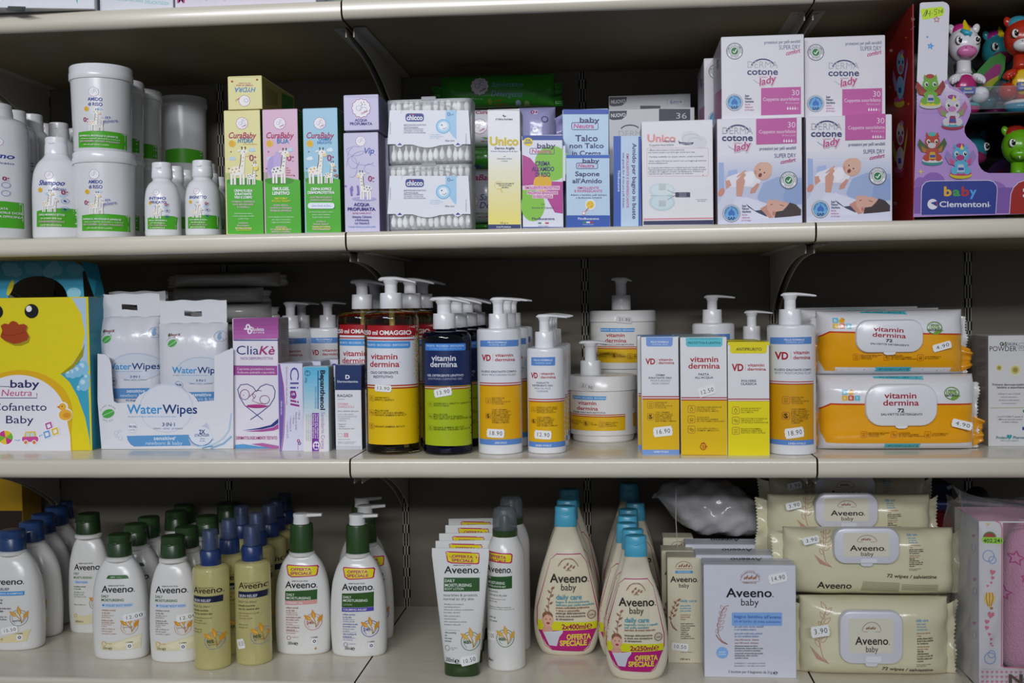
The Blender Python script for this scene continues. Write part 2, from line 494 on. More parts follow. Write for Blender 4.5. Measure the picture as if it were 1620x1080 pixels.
# ------------------------------------------------------------------ shelving (the setting)
DEPTH = 0.379
Z1B, Z1T, Z2B, Z2T, Z3B, Z3T, Z4T, Z4B = 1.6748, 1.6995, 1.3761, 1.4003, 1.0770, 1.1030, 0.8067, 0.7810
CREAM = mat('e0d8c6', 'shelf'); PANEL = mat('746e62', 'panel'); METAL = mat('a8a396', 'matte'); DARK = mat('0b0b0c', 'matte'); GREYP = mat('a3a19c', 'matte')
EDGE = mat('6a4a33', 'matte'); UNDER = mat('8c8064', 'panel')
SEAM = 0.6
BAYS = [(-1, 'left'), (0, 'middle'), (1, 'right')]
def shelf_board(x0, x1, zb, zt, label, tilt=0.0):
  r1, r2 = .006, .010
  P = [(DEPTH - .002, zb), (DEPTH - .002, zt)]
  P += [(r1 - r1 * math.sin(a), zt - r1 + r1 * math.cos(a)) for a in np.linspace(0, math.pi / 2, 6)]
  P += [(r2 - r2 * math.cos(a), zb + r2 - r2 * math.sin(a)) for a in np.linspace(0, math.pi / 2, 8)]
  root = empty('shelf_board', ((x0 + x1) / 2, 0, zt), label, 'shelf', 'cream shelf boards', kind='structure')
  h = (x1 - x0) / 2 - .0012
  mb = MB(); n = len(P)
  tr = tessellate_polygon([[Vector((a, b, 0)) for a, b in P]])
  q = [(y, z - zt) for y, z in P]
  mb.add([(s * h, y, z) for s in (-1, 1) for y, z in q], [(k, (k + 1) % n, n + (k + 1) % n, n + k) for k in range(n - 1)], CREAM)
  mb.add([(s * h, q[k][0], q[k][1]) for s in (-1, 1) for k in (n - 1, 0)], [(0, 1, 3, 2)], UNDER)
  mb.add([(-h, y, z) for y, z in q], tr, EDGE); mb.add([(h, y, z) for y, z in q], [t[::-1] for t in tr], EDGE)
  mb.build('board', root, ang=25)
  root.rotation_euler = (0, tilt, 0)
  return root
lv = {1: (Z1B, Z1T, 'top'), 2: (Z2B, Z2T, 'upper middle'), 3: (Z3B, Z3T, 'lower middle'), 4: (Z4B, Z4T, 'bottom')}
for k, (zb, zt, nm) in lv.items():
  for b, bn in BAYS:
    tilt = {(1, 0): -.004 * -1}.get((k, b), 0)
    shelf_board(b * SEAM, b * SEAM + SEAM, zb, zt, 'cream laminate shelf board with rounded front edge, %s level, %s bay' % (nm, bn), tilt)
# back panels, one per module between the uprights
wb = empty('wall_back', (0, DEPTH, .6), kind='structure')
for k in range(-5, 5):
  mb = MB(); x = k * .3
  mb.bbox(x + .0055, x + .3 - .0055, 0, .012, 0, 1.5, PANEL, .001)
  mb.build('panel', wb, ang=20)
mb = MB(); mb.box(-1.6, 1.6, .014, .02, 0, 1.5, DARK); mb.build('backing_board', wb)
# shop floor in front of and under the shelving
mb = MB(); mb.box(-5, 5, -7, .6, -.02, 0, mat('4a443c', 'panel')); fl_ = mb.build('floor', smooth=False); fl_['kind'] = 'structure'
# slotted uprights
def upright(x):
  root = empty('shelf_upright', (x, DEPTH - .001, .7), kind='structure')
  root['label'] = 'grey slotted steel shelf upright'
  mb = MB()
  for a, b in ((-.0052, -.0036), (-.0009, .0009), (.0036, .0052)):
    mb.box(a, b, 0, .004, 0, 1.4, METAL)
  z = .012
  while z < 1.4:
    mb.box(-.0052, .0052, 0, .004, z, min(z + .0145, 1.4), METAL); z += .036
  mb.build('slotted_rail', root, smooth=False)
  mb = MB(); mb.box(-.0052, .0052, .008, .009, 0, 1.4, DARK); mb.build('channel', root, smooth=False)
for k in range(-4, 5): upright(k * .3)
# brackets under every seam: two mirrored pressed plates with a screwed flange
def bracket_pair(x, zb, nm):
  root = empty('shelf_bracket', (x, DEPTH, zb), kind='structure')
  root['label'] = 'grey steel shelf bracket pair under the ' + nm
  D = DEPTH
  for sg in (-1, 1):
    up = [(-(D - .045), 0), (-.004, 0)]
    lo = [(-.004, -.105), (-.012, -.098)]
    for t in np.linspace(0, 1, 14):
      yy = -.012 - (D - .057) * t
      lo.append((yy, -.013 - .085 * (1 - t) ** 2.3))
    P = up + lo
    mb = MB(); n = len(P); xa, xb = sg * .0045, sg * .0062
    tr = tessellate_polygon([[Vector((a, b, 0)) for a, b in P]])
    mb.add([(xa, a, b) for a, b in P], tr, METAL); mb.add([(xb, a, b) for a, b in P], [t[::-1] for t in tr], METAL)
    mb.add([(q, a, b) for q in (xa, xb) for a, b in P], [(k, (k + 1) % n, n + (k + 1) % n, n + k) for k in range(n)], METAL)
    mb.build('plate', root, ang=30)
    mb = MB(); mb.box(min(sg * .0045, sg * .022), max(sg * .0045, sg * .022), -(D - .045), -.01, -.0018, 0, METAL)
    fl = mb.build('flange', root, smooth=False)
    mb = MB(); mb.loft([(-.0035, .003, .003, 2), (-.0018, .004, .004, 2)], METAL, 12, cx=sg * .014, cy=-(D - .055))
    sc_ = mb.build('screw', root)
for zb, nm in ((Z1B, 'top shelf'), (Z2B, 'upper middle shelf'), (Z3B, 'lower middle shelf')):
  for x, b in ((-SEAM, 'left end'), (0, 'left seam'), (SEAM, 'right seam')):
    bracket_pair(x, zb, nm + ', ' + b)
# ------------------------------------------------------------------ builders for goods
WHITE = 'e9e9ea'
def carton_at(x0, x1, yt, Y, zb, yb=None):
  """crop rectangle -> (X centre, width, height) of a box front on plane y=Y standing on zb"""
  ym = (yt + (yb if yb is not None else yt)) / 2
  a = atY(x0, ym, Y); b = atY(x1, ym, Y); c = atY((x0 + x1) / 2, yt, Y)
  return (a[0] + b[0]) / 2, b[0] - a[0], c[2] - zb
def carton(name, fr, x0, x1, yt, yb, Y, zb, dep, col, label, group=None, cat='box', side=None, flap=True, rz=0, kind='carton', wd=None, flapcol=None):
  frame(fr)
  if Y is None: Y = float(atZ((x0 + x1) / 2, yb, zb)[1])
  if zb is None: zb = atY((x0 + x1) / 2, yb, Y)[2]
  X, W_, H_ = carton_at(x0, x1, yt, Y, zb, yb)
  root = empty(name, (X, Y, zb), label, cat, group, rz)
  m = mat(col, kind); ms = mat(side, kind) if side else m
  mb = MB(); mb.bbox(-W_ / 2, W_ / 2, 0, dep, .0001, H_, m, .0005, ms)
  mb.build('carton_body', root, ang=20)
  if flap:   # tucked lid: a thin panel with a slit along the front edge
    mb = MB(); mf = mat(flapcol, kind) if flapcol else m
    mb.bbox(-W_ / 2 + .0008, W_ / 2 - .0008, .0012, dep - .001, H_ + .00002, H_ + .0006, mf, .0002)
    mb.build('tuck_flap', root, ang=20)
  root['W'] = W_; root['H'] = H_; root['D'] = dep
  return root
def turned(root, prof, col, name, kind='plastic', seg=40, cx=0, cy=0, k=0, parent=None, ang=40, cap0=True, cap1=True):
  mb = MB(); p = smooth_prof(prof, k) if k else prof
  mb.loft(p, mat(col, kind), seg, cx=cx, cy=cy, cap0=cap0, cap1=cap1)
  return mb.build(name, parent or root, ang=ang)
def pump(root, z0, rc, hc, rs, hs, L, droop, col='e6e6e8', back=None, direction=0, cx=0, thick=.0042, neck=None, wmul=1.0, collar_col=None, kind='plastic'):
  """lotion pump: ribbed collar, stem, paddle head with spout (direction in radians, 0 = +x)"""
  m = mat(col, kind)
  mb = MB()
  c1 = .0012
  mb.loft([(z0, rc * .98, rc * .98, 2), (z0 + .0006, rc, rc, 2), (z0 + hc - c1, rc * .97, rc * .97, 2), (z0 + hc, rc * .93, rc * .93, 2), (z0 + hc, rs * 1.25, rs * 1.25, 2)],
      mat(collar_col, kind) if collar_col else m, 48, cx=cx)
  p1 = mb.build('collar', root, ang=40)
  mb = MB()
  mb.loft([(z0 + hc - .001, rs, rs, 2), (z0 + hc + hs, rs * .98, rs * .98, 2)], m, 28, cx=cx)
  mb.build('stem', root)
  bk = back if back is not None else rs * 1.9
  zt = z0 + hc + hs
  mb = MB(); st = []
  N = 14; ca, sa = math.cos(direction), math.sin(direction)
  vs = []; fs = []; seg = 14
  for i in range(N + 1):
    t = i / N; x = -bk + (L + bk) * t
    if x <= rs: wv = rs * 1.25 * math.sqrt(max(0.02, 1 - ((x) / bk) ** 2)) if x < 0 else rs * 1.25
    else: wv = rs * 1.25 * (1 - .62 * (x - rs) / (L - rs))
    wv *= wmul
    hh = thick * (1 if x < rs else 1 - .45 * (x - rs) / (L - rs)) * (1 if i else .35) * (1 if i < N else .8)
    zc = zt + thick * .5 - droop * max(0, (x - rs * .2) / L) ** 1.7 - .0012 * max(0, -x / bk) ** 2
    for k in range(seg):
      a = 2 * math.pi * k / seg
      yy = wv * math.copysign(abs(math.cos(a)) ** .8, math.cos(a)); zz = zc + hh * .75 * math.copysign(abs(math.sin(a)) ** .8, math.sin(a))
      vs.append((cx + x * ca - yy * sa, x * sa + yy * ca, zz))
  for i in range(N):
    for k in range(seg):
      k2 = (k + 1) % seg; fs.append((i * seg + k, (i + 1) * seg + k, (i + 1) * seg + k2, i * seg + k2))
  fs += [tuple(range(seg)), tuple(range(N * seg, (N + 1) * seg))[::-1]]
  mb.add(vs, fs, m)
  mb.loft([(zt - .006, rs * .98, rs * .98, 2), (zt + .0005, rs * 1.35, rs * 1.35, 2)], m, 28, cx=cx)
  mb.build('pump_head', root)
def flip_cap(root, z0, a, b, h, col, kind='cap', n=2.2, top_a=None, cx=0, name='flip_cap'):
  ta = top_a or a * .93; tb = b * (ta / a)
  m = mat(col, kind); mb = MB()
  mb.loft([(z0, a * .97, b * .97, n), (z0 + .0008, a, b, n), (z0 + h * .60, a * .3 + ta * .7, b * .3 + tb * .7, n), (z0 + h * .62, a * .28 + ta * .7, b * .28 + tb * .7, n), (z0 + h * .65, ta * 1.005, tb * 1.005, n),
             (z0 + h * .93, ta, tb, n), (z0 + h * .985, ta * .93, tb * .93, n), (z0 + h, ta * .8, tb * .8, n)], m, 40, cx=cx)
  c = mb.build(name, root, ang=32)
  mb = MB()   # thumb notch under the lid
  mb.ell((cx, -b * .96, z0 + h * .63), (a * .28, .0012, .0016), m, 14, 8)
  mb.build('thumb_tab', c)
  return c
def spoutless(): pass
def pix_prof(cx, Ya, zb, rows, dr=1.0, n=2.0, k=4, b=None):
  """rows: (crop y, half width in crop px[, exponent[, depth ratio]]) from the foot up -> loft profile on the axis plane y=Ya"""
  out = []
  y0_, y1_ = rows[0][0], rows[-1][0]; z0_ = atY(cx, y0_, Ya)[2] - zb
  for r in rows:
    z = atY(cx, r[0], Ya)[2] - zb - z0_ * (1 - (y0_ - r[0]) / (y0_ - y1_)); a = r[1] * scl(cx, r[0], Ya)
    e = r[2] if len(r) > 2 else n; q = r[3] if len(r) > 3 else dr
    out.append((z, a, a * q, e))
  out[0] = (0.0002,) + out[0][1:]
  return smooth_prof(out, k) if k else out
def stand(fr, cx, yb, z, half_depth_px, Y=None, dr=1.0):
  """axis point of a thing whose front foot edge is seen at crop (cx, yb) on a shelf at height z"""
  frame(fr)
  if Y is None:
    p = atZ(cx, yb, z); hd = half_depth_px * scl(cx, yb, p[1]) * dr
    return p[0] + (p[0] - CAM[0]) / (p[1] - CAM[1]) * hd, p[1] + hd
  p = atY(cx, yb, Y); return p[0], Y
# film pack (wipes): pillow with crimped seals, lying surface function for its print
def waves(x, z, seed, amp, f=70):
  r = random.Random(seed); v = 0
  for i in range(6):
    a = r.uniform(0, 6.28); k = f * r.uniform(.5, 1.6); ph = r.uniform(0, 6.28)
    v = v + np.sin((x * math.cos(a) + z * math.sin(a)) * k * 2 * math.pi / 6.28 + ph) * amp / (1 + i * .4)
  return v
def pillow_surf(W_, H_, D_, seed=1, px=3.2, pz=3.0, amp=.0007, z0=None):
  zc = H_ / 2
  def f(x, z):
    x = np.asarray(x, float); z = np.asarray(z, float)
    u = np.clip(np.abs(x) / (W_ / 2), 0, 1); v = np.clip(np.abs(z - zc) / (H_ / 2), 0, 1)
    h = (1 - u ** px) ** .6 * (1 - v ** pz) ** .5
    return -D_ / 2 * h - waves(x, z, seed, amp) * np.minimum(1, h * 1.5) * (.35 + 1.3 * u ** 2)
  return f
def pillow(root, W_, H_, D_, col, seed=1, seal=.014, axis='x', name='film_pouch', amp=.0007, kind='film', px=3.2, pz=3.0, nx=60, nz=40, backflat=.8, ripple=.0016):
  """pouch mesh: local x -W/2..W/2, z 0..H; returns the front surface as (x, z) -> y"""
  f0 = pillow_surf(W_, H_, D_, seed, px, pz, amp)
  e = lambda n: np.sin(np.linspace(-math.pi / 2, math.pi / 2, n + 1)) * .5 + np.linspace(-1, 1, n + 1) * .5
  us = e(nx) * W_ / 2; vs_ = e(nz) * H_ / 2 + H_ / 2
  X, Z = np.meshgrid(us, vs_, indexing='ij')
  ed = (np.abs(X) / (W_ / 2)) ** 8 if axis == 'x' else (np.abs(Z - H_ / 2) / (H_ / 2)) ** 8
  g = ripple * np.sin((Z if axis == 'x' else X) * 210 + seed) * ed
  Yf = f0(X, Z)
  mb = MB(); m = mat(col, kind)
  for sg in (1, -1):
    Y = (Yf if sg > 0 else -Yf * backflat) + g
    V = np.stack([X, Y, Z], -1).reshape(-1, 3); a, b = X.shape; F_ = []
    for i in range(a - 1):
      for j in range(b - 1):
        q = (i * b + j, (i + 1) * b + j, (i + 1) * b + j + 1, i * b + j + 1)
        F_.append(q if sg > 0 else q[::-1])
    mb.add(V, F_, m)
  mb.build(name, root, ang=180)
  G = Yf + g
  def f(x, z):
    i = np.clip(np.searchsorted(us, x) - 1, 0, nx - 1); j = np.clip(np.searchsorted(vs_, z) - 1, 0, nz - 1)
    u = np.clip((x - us[i]) / (us[i + 1] - us[i]), 0, 1); v = np.clip((z - vs_[j]) / (vs_[j + 1] - vs_[j]), 0, 1)
    return G[i, j] * (1 - u) * (1 - v) + G[i + 1, j] * u * (1 - v) + G[i, j + 1] * (1 - u) * v + G[i + 1, j + 1] * u * v
  f.half = lambda z: np.full(np.shape(z), W_ / 2); f.zmax = H_
  return f
def end_seal(root, W_, H_, col, side, L, seed, axis='x', kind='film', flare=.0, lift=.0, bend=0.0, y=0.0, teeth=True, zc=None):
  """crimped flat seal with a saw-tooth edge; side -1/+1 along the axis"""
  mb = MB(); m = mat(col, kind); r = random.Random(seed)
  n = 40; rows = 5; zc_ = H_ / 2 if zc is None else zc
  V = []; F_ = []
  ph = r.uniform(0, 6)
  for i in range(rows + 1):
    t = i / rows
    for j in range(n + 1):
      s_ = j / n; c = (s_ - .5)
      w_ = (H_ if axis == 'x' else W_) * (.97 + flare * t)
      q = c * w_
      d = L * t * (1 + .08 * math.sin(s_ * 7 + ph)) + (.0012 * (1 if j % 2 else -1) if (i == rows and teeth) else 0)
      yy = y + (.0006 if i % 2 else -.0006) + .004 * math.sin(s_ * 9 + ph) * t + .0025 * math.sin(s_ * 21 + ph * 2) * t + bend * t * t
      if axis == 'x': V.append((side * (W_ / 2 - .001 + d), yy, max(zc_ + q + lift * t, .0005)))
      else: V.append((q, yy, (H_ - .001 + d) if side > 0 else (.001 - d)))
  for i in range(rows):
    for j in range(n):
      F_.append((i * (n + 1) + j, (i + 1) * (n + 1) + j, (i + 1) * (n + 1) + j + 1, i * (n + 1) + j + 1))
  V2 = [(a, b + .0005, c) for a, b, c in V]
  mb.add(V, F_, m); mb.add(V2, [f[::-1] for f in F_], m)
  return mb.build('end_seal', root, ang=60, weld=False)
def lid_plate(root, cx, cz, w_, h_, y, th, col, r=.012, tilt=None, name='lid', tab=True):
  """raised rounded-rectangle wipes lid with a bevelled rim and thumb tab"""
  m = mat(col, 'plastic'); mb = MB(); r = min(r, h_ * .38)
  def ringpts(w2, h2, rr_, yy):
    return [(cx + a, yy, cz + b) for a, b in rrpts(-w2, -h2, w2, h2, rr_, 6)]
  L = [ringpts(w_ / 2, h_ / 2, r, y), ringpts(w_ / 2, h_ / 2, r, y - th * .55), ringpts(w_ / 2 - .0012, h_ / 2 - .0012, r - .001, y - th * .9), ringpts(w_ / 2 - .003, h_ / 2 - .003, r - .002, y - th)]
  n = len(L[0]); V = [p for q in L for p in q]
  F_ = [(i * n + k, i * n + (k + 1) % n, (i + 1) * n + (k + 1) % n, (i + 1) * n + k) for i in range(3) for k in range(n)]
  F_.append(tuple(range(3 * n, 4 * n)))
  mb.add(V, F_, m)
  o = mb.build(name, root, ang=40)
  if tab:
    mb = MB()
    P = [(cx + a, cz - h_ / 2 + .001 + b) for a, b in [(-.009, .003), (-.007, -.0025), (-.004, -.0038), (.004, -.0038), (.007, -.0025), (.009, .003)]]
    mb.prism(P, y - th * .85, y - .0004, m); mb.build('pull_tab', o)
  return o
def ordinal(i): return ['first', 'second', 'third', 'fourth', 'fifth', 'sixth', 'seventh', 'eighth'][i]
# ------------------------------------------------------------------ printed motifs
NAVY = '1f2a6b'; MAG = 'b5226e'; GRN = '4fae27'
def giraffe(P, x, base, h, spot='e0b050', flip=1, dark='3a2a22'):
  """standing cartoon giraffe, feet at base, height h"""
  k = h; w_ = 'f5f2ea'
  def X(a): return x + flip * a * k
  def Yy(b): return base - b * k
  for a in (-.17, -.08, .07, .15): P.poly([(X(a), Yy(0)), (X(a + .06), Yy(0)), (X(a + .055), Yy(.3)), (X(a - .005), Yy(.3))], w_)
  P.ell(X(0), Yy(.36), .2 * k, .12 * k, w_)
  P.poly([(X(.05), Yy(.38)), (X(.2), Yy(.4)), (X(.22), Yy(.82)), (X(.12), Yy(.82))], w_)
  P.line([(X(.06), Yy(.42)), (X(.1), Yy(.6)), (X(.11), Yy(.8))], .02 * k, dark)
  P.ell(X(.2), Yy(.85), .11 * k, .09 * k, w_, 20 * flip)
  P.ell(X(.27), Yy(.8), .065 * k, .05 * k, 'efd9a8')
  for a in (.13, .22): P.line([(X(a), Yy(.92)), (X(a), Yy(.97))], .018 * k, dark); P.ell(X(a), Yy(.99), .02 * k, .02 * k, dark, n=8)
  P.ell(X(.06), Yy(.9), .05 * k, .025 * k, w_, -20 * flip, n=10)
  P.ell(X(.2), Yy(.87), .014 * k, .018 * k, dark, n=8)
  for a, b, r in ((-.12, .4, .03), (-.02, .42, .03), (-.06, .33, .025), (.06, .36, .025), (.14, .5, .022), (.16, .62, .02), (.17, .72, .018), (-.15, .32, .02)):
    P.ell(X(a), Yy(b), r * k, r * k * .8, spot, n=8)
def sunswirl(P, x, y, r):
  P.ell(x, y, r, r, 'eec23c', n=16)
  P.line([(x + r * .8 * (t / 14) * math.cos(t * .8), y + r * .8 * (t / 14) * math.sin(t * .8)) for t in range(15)], r * .12, 'c98a1c')
def cloud(P, x, y, r, col='ffffff'):
  P.ell(x, y, r, r * .4, col, n=12); P.ell(x - r * .3, y - r * .25, r * .4, r * .35, col, n=12); P.ell(x + r * .25, y - r * .3, r * .5, r * .42, col, n=12)
def baby_seal(P, x, y, r, txt=True, edge='a8549a'):
  P.scallop(x, y, r, 'f6f3f5', edge, max(1.2, r * .06))
  P.ring(x - r * .25, y, r * .3, r * .28, r * .04, '8d83b8', 16)
  P.line(arc(x + r * .25, y + r * .15, r * .4, r * .25, 150, 360, 12), r * .04, '8d83b8')
  for a, b, c in ((0, -.62, 'b5226e'), (.3, -.65, '4a5aa8'), (.12, -.45, '4a5aa8'), (.4, -.4, 'b5226e'), (.05, -.3, '4a5aa8')): P.ell(x + a * r, y + b * r, r * .06, r * .06, c, n=8)
  if txt: P.t('CuraBaby', x + r * .02, x + r * .85, y + r * .72, r * .22, 'b5226e', 'b', rot=-28, shear=.25)
def zero_plus(P, x, y, h, col='a3155c'):
  P.t('0', x, x + h * .75, y, h, col, 'b'); P.t('+', x + h * .78, x + h * 1.2, y - h * .35, h * .55, col, 'b'); P.rect(x + h * .8, y - h * .02, x + h * 1.15, y + h * .08, '8d83b8')
def band_wave(P, x0, x1, y0, y1, amp, col, tilt=0):
  n = 10
  P.poly([(x0 + (x1 - x0) * i / n, y0 + amp * math.sin(i / n * math.pi * 1.15 - .4) * -1 + tilt * i / n) for i in range(n + 1)] + [(x1, y1), (x0, y1)], col)
def green_band_label(P, x0, x1, yb0, yb1, cx, title, side=True, sub=('RINFRESCA, PROTEGGE E LENISCE', 'ideale per bagnetti, eritemi e rossori', '100% PURISSIMO - DA RISO ITALIANO', 'adatto alla pelle delicata'), seal=None, scale=1.0, gir=None, title_h=13, ty=0, tshear=0):
  band_wave(P, x0, x1, yb0, yb1, 6 * scale, GRN)
# ------------------------------------------------------------------ bottle helper
def bottle(name, fr, cx, rows, Y, zb, col, label, cat='bottle', group=None, kind='plastic', dr=1.0, n=2.0, k=4, part='body', seg=56, rz=0):
  frame(fr)
  X = atY(cx, (rows[0][0] + rows[-1][0]) / 2, Y)[0]
  root = empty(name, (X, Y, zb), label, cat, group, rz)
  prof = pix_prof(cx, Y, zb, rows, dr, n, k)
  mb = MB(); mb.loft(prof, mat(col, kind), seg); mb.build(part, root, ang=38)
  b = max(p[2] for p in prof)
  return root, prof, front_of(prof), b
def zl(cx, y, Y, zb): return float(atY(cx, y, Y)[2] - zb)
# ================================================================== ROW 1 (on the upper middle shelf)
ZB = Z2T
# ---- tall shampoo bottles at the left end, filed one behind another
def tall_green_bottle(fr, cx, hw, ysh, ycap0, ycap1, hwcap, Y, label, ybot=1010, txt=True):
  root, prof, sf, b = bottle('shampoo_bottle', fr, cx, [(ybot, hw * .93), (ybot - 10, hw), (ysh + 75, hw), (ysh + 25, hw * .93), (ysh, hwcap * 1.02), (ysh - 2, hwcap * .95)], Y, ZB, 'e2e2e4', label)
  z0, z1 = zl(cx, ycap1, Y, ZB), zl(cx, ycap0, Y, ZB)
  flip_cap(root, z0, hwcap * scl(cx, ycap1, Y), hwcap * scl(cx, ycap1, Y), z1 - z0, 'e6e6e6', 'plastic', n=2)
  P = Print(root, -b, sf)
  x0, x1 = cx - hw * .97, cx + hw * .97
  band_wave(P, x0, x1, ybot - 145, ybot - 40, 10, GRN)
  if txt:
    baby_seal(P, cx - 2, ysh + 95, 17, False)
    P.t('Bagno', cx - 45, cx + 42, ysh + 165, 22, '2b3c9c', 'b', shear=.2)
    P.t('delicato', cx - 20, cx + 42, ysh + 190, 10, '2b3c9c', 'r', shear=.2)
    giraffe(P, cx - 25, ybot - 132, 75); zero_plus(P, cx + 15, ybot - 245, 16)
    P.ring(cx + 25, ybot - 225, 12, 12, 1.5, '6a88c8'); P.ring(cx + 25, ybot - 190, 12, 12, 1.5, '6a88c8')
    P.tl(['PELLE DELICATA', 'CON MANDORLE DOLCI', 'CALENDULA OFFICINALIS'], cx - 45, ybot - 118, 17, 9, 'f2f2f2', 'b', .8)
  for i in range(26): P.line([(cx + hw * .66, ysh + 75 + i * 6.2), (cx + hw * (.92 if i % 4 else .8), ysh + 75 + i * 6.2)], 1.6, '8f949b')
  P.done()
  return root
tall_green_bottle('A', -25, 138, 505, 446, 516, 80, .052, 'tall white shampoo bottle with green wave label, cut by the left photo edge')
tall_green_bottle('A', 66, 90, 538, 474, 545, 51, .135, 'white bottle with green label just behind the leftmost tall shampoo bottle')
tall_green_bottle('A', 142, 72, 562, 490, 568, 47, .19, 'white capped bottle, third in the file behind the leftmost shampoo bottle', txt=False)
tall_green_bottle('A', 200, 42, 572, 528, 575, 22, .30, 'small white capped bottle deep behind, left of the short wide cap', txt=False)
tall_green_bottle('A', 258, 70, 596, 526, 598, 41, .24, 'white capped bottle directly behind the short shampoo bottle', txt=False)
tall_green_bottle('A', 322, 45, 600, 550, 602, 24, .30, 'white capped bottle peeping between shampoo bottle and starch jars', txt=False)
# ---- short shampoo bottle
def kid_bottle(fr, cx, hw, ybot, ysh, ytop, hwcap, Y, label, title, t2, lines, detail=True, group=None, squat=False, kind=1):
  rows = [(ybot, hw * .9), (ybot - 8, hw * .985), (ybot - 20, hw), (ysh + (ybot - ysh) * .42, hw * .985), (ysh + (ybot - ysh) * .24, hw * .93), (ysh + (ybot - ysh) * .11, hw * .76), (ysh + (ybot - ysh) * .03, hw * .52), (ysh - 1, hwcap * .96), (ysh - 2, hwcap * .9)]
  root, prof, sf, b = bottle('lotion_bottle', fr, cx, rows, Y, ZB, 'e6e6e8', label, group=group)
  z0, z1 = zl(cx, ysh, Y, ZB), zl(cx, ytop, Y, ZB); a = hwcap * scl(cx, ysh, Y)
  flip_cap(root, z0, a, a, z1 - z0, 'ececee', 'plastic', n=2)
  P = Print(root, -b, sf)
  H = ybot - ysh
  band_wave(P, cx - hw * .97, cx + hw * .98, ybot - H * .33, ybot - H * .13, H * .02, GRN, -H * .02)
  if detail:
    k = hw / 100
    baby_seal(P, cx - hw * .42, ysh + H * .24, H * .048, False)
    P.t(title, cx - hw * .85, cx + (hw * .12 if not t2 else hw * .1), ysh + H * .36, H * .045, '2b3c9c', 'b', shear=.12) if kind else P.t(title, cx - hw * .86, cx + hw * .14, ysh + H * .36, H * .06, '2b3c9c', 'b', shear=.3)
    if t2: P.t(t2, cx - hw * (.8 if kind else .25), cx + hw * (.12 if kind else .2), ysh + H * .425, H * .04, '2b3c9c', 'b' if kind else 'r', shear=.1)
    sunswirl(P, cx - hw * .78, ysh + H * .42, H * .03); cloud(P, cx - hw * .42, ysh + H * .47, hw * .14, 'bcd8ee'); cloud(P, cx + hw * .1, ysh + H * .49, hw * .12, 'bcd8ee')
    giraffe(P, cx - hw * .5, ybot - H * .31, H * .27); giraffe(P, cx - hw * .22, ybot - H * .31, H * .17, '8d6a9a')
    zero_plus(P, cx + hw * .08, ysh + H * .47, H * .05)
    for q in (.55, .65): P.ring(cx + hw * .2, ysh + H * q, H * .033, H * .03, 1.2, '6a88c8', 14); P.ell(cx + hw * .2, ysh + H * q, H * .012, H * .012, '2b3c9c', n=8)
    for i, ln in enumerate(lines): P.t(ln, cx - hw * (.8 - .08 * (i % 2)), cx + hw * (.2 - .08 * (i % 2)), ybot - H * (.265 - .042 * i), H * .022, 'f2f2f2' if i < 1 else ('e9a8cf' if i == 2 else 'eef0c8'), 'b')
  for i in range(22): P.line([(cx + hw * .72, ysh + H * (.25 + i * .018)), (cx + hw * (.93 if i % 4 else .82), ysh + H * (.25 + i * .018))], 1.4, '8f949b')
  P.done()
  return root
kid_bottle('A', 246, 98, 1014, 663, 588, 46, .05, 'short white shampoo bottle with giraffe label, left of the jars', 'Shampoo', 'delicato', ['CAPELLI MORBIDI E SETOSI', 'con proteine della seta', 'CON MANDORLE DOLCI', 'E ALOE VERA BIOLOGICA'], kind=0)
kid_bottle('A', 696, 73, 1010, 762, 695, 43, .045, 'small white capped bottle with giraffe label, left of the small pair', 'INTIMO', 'DELICATO', ['PELLI SENSIBILI', 'pH fisiologico', 'CON CAMOMILLA', 'E CALENDULA'])
kid_bottle('A', 868, 73, 1008, 756, 686, 43, .045, 'small white capped bottle with giraffe label, right of the small pair', 'BAGNETTO', '', ['CON AMIDO DI RISO', 'delicato', 'E OLIO DI', 'MANDORLE'])
kid_bottle('A', 752, 62, 1004, 782, 711, 36, .125, 'small white bottle hiding behind the left small giraffe bottle', 'INTIMO', '', [], detail=False)
kid_bottle('A', 797, 54, 1002, 800, 727, 32, .19, 'small white bottle, third back in the left small bottle file', 'INTIMO', '', [], detail=False)
kid_bottle('A', 900, 64, 1004, 798, 742, 37, .125, 'small white bottle hiding behind the right small giraffe bottle', 'BAGNETTO', '', [], detail=False)
kid_bottle('A', 935, 55, 1002, 812, 757, 31, .19, 'small white bottle, third back in the right small bottle file', 'BAGNETTO', '', [], detail=False)
kid_bottle('A', 880, 92, 1000, 775, 700, 46, .225, 'rounded white bottle shoulder showing behind the small bottles at the wall', 'X', '', [], detail=False)
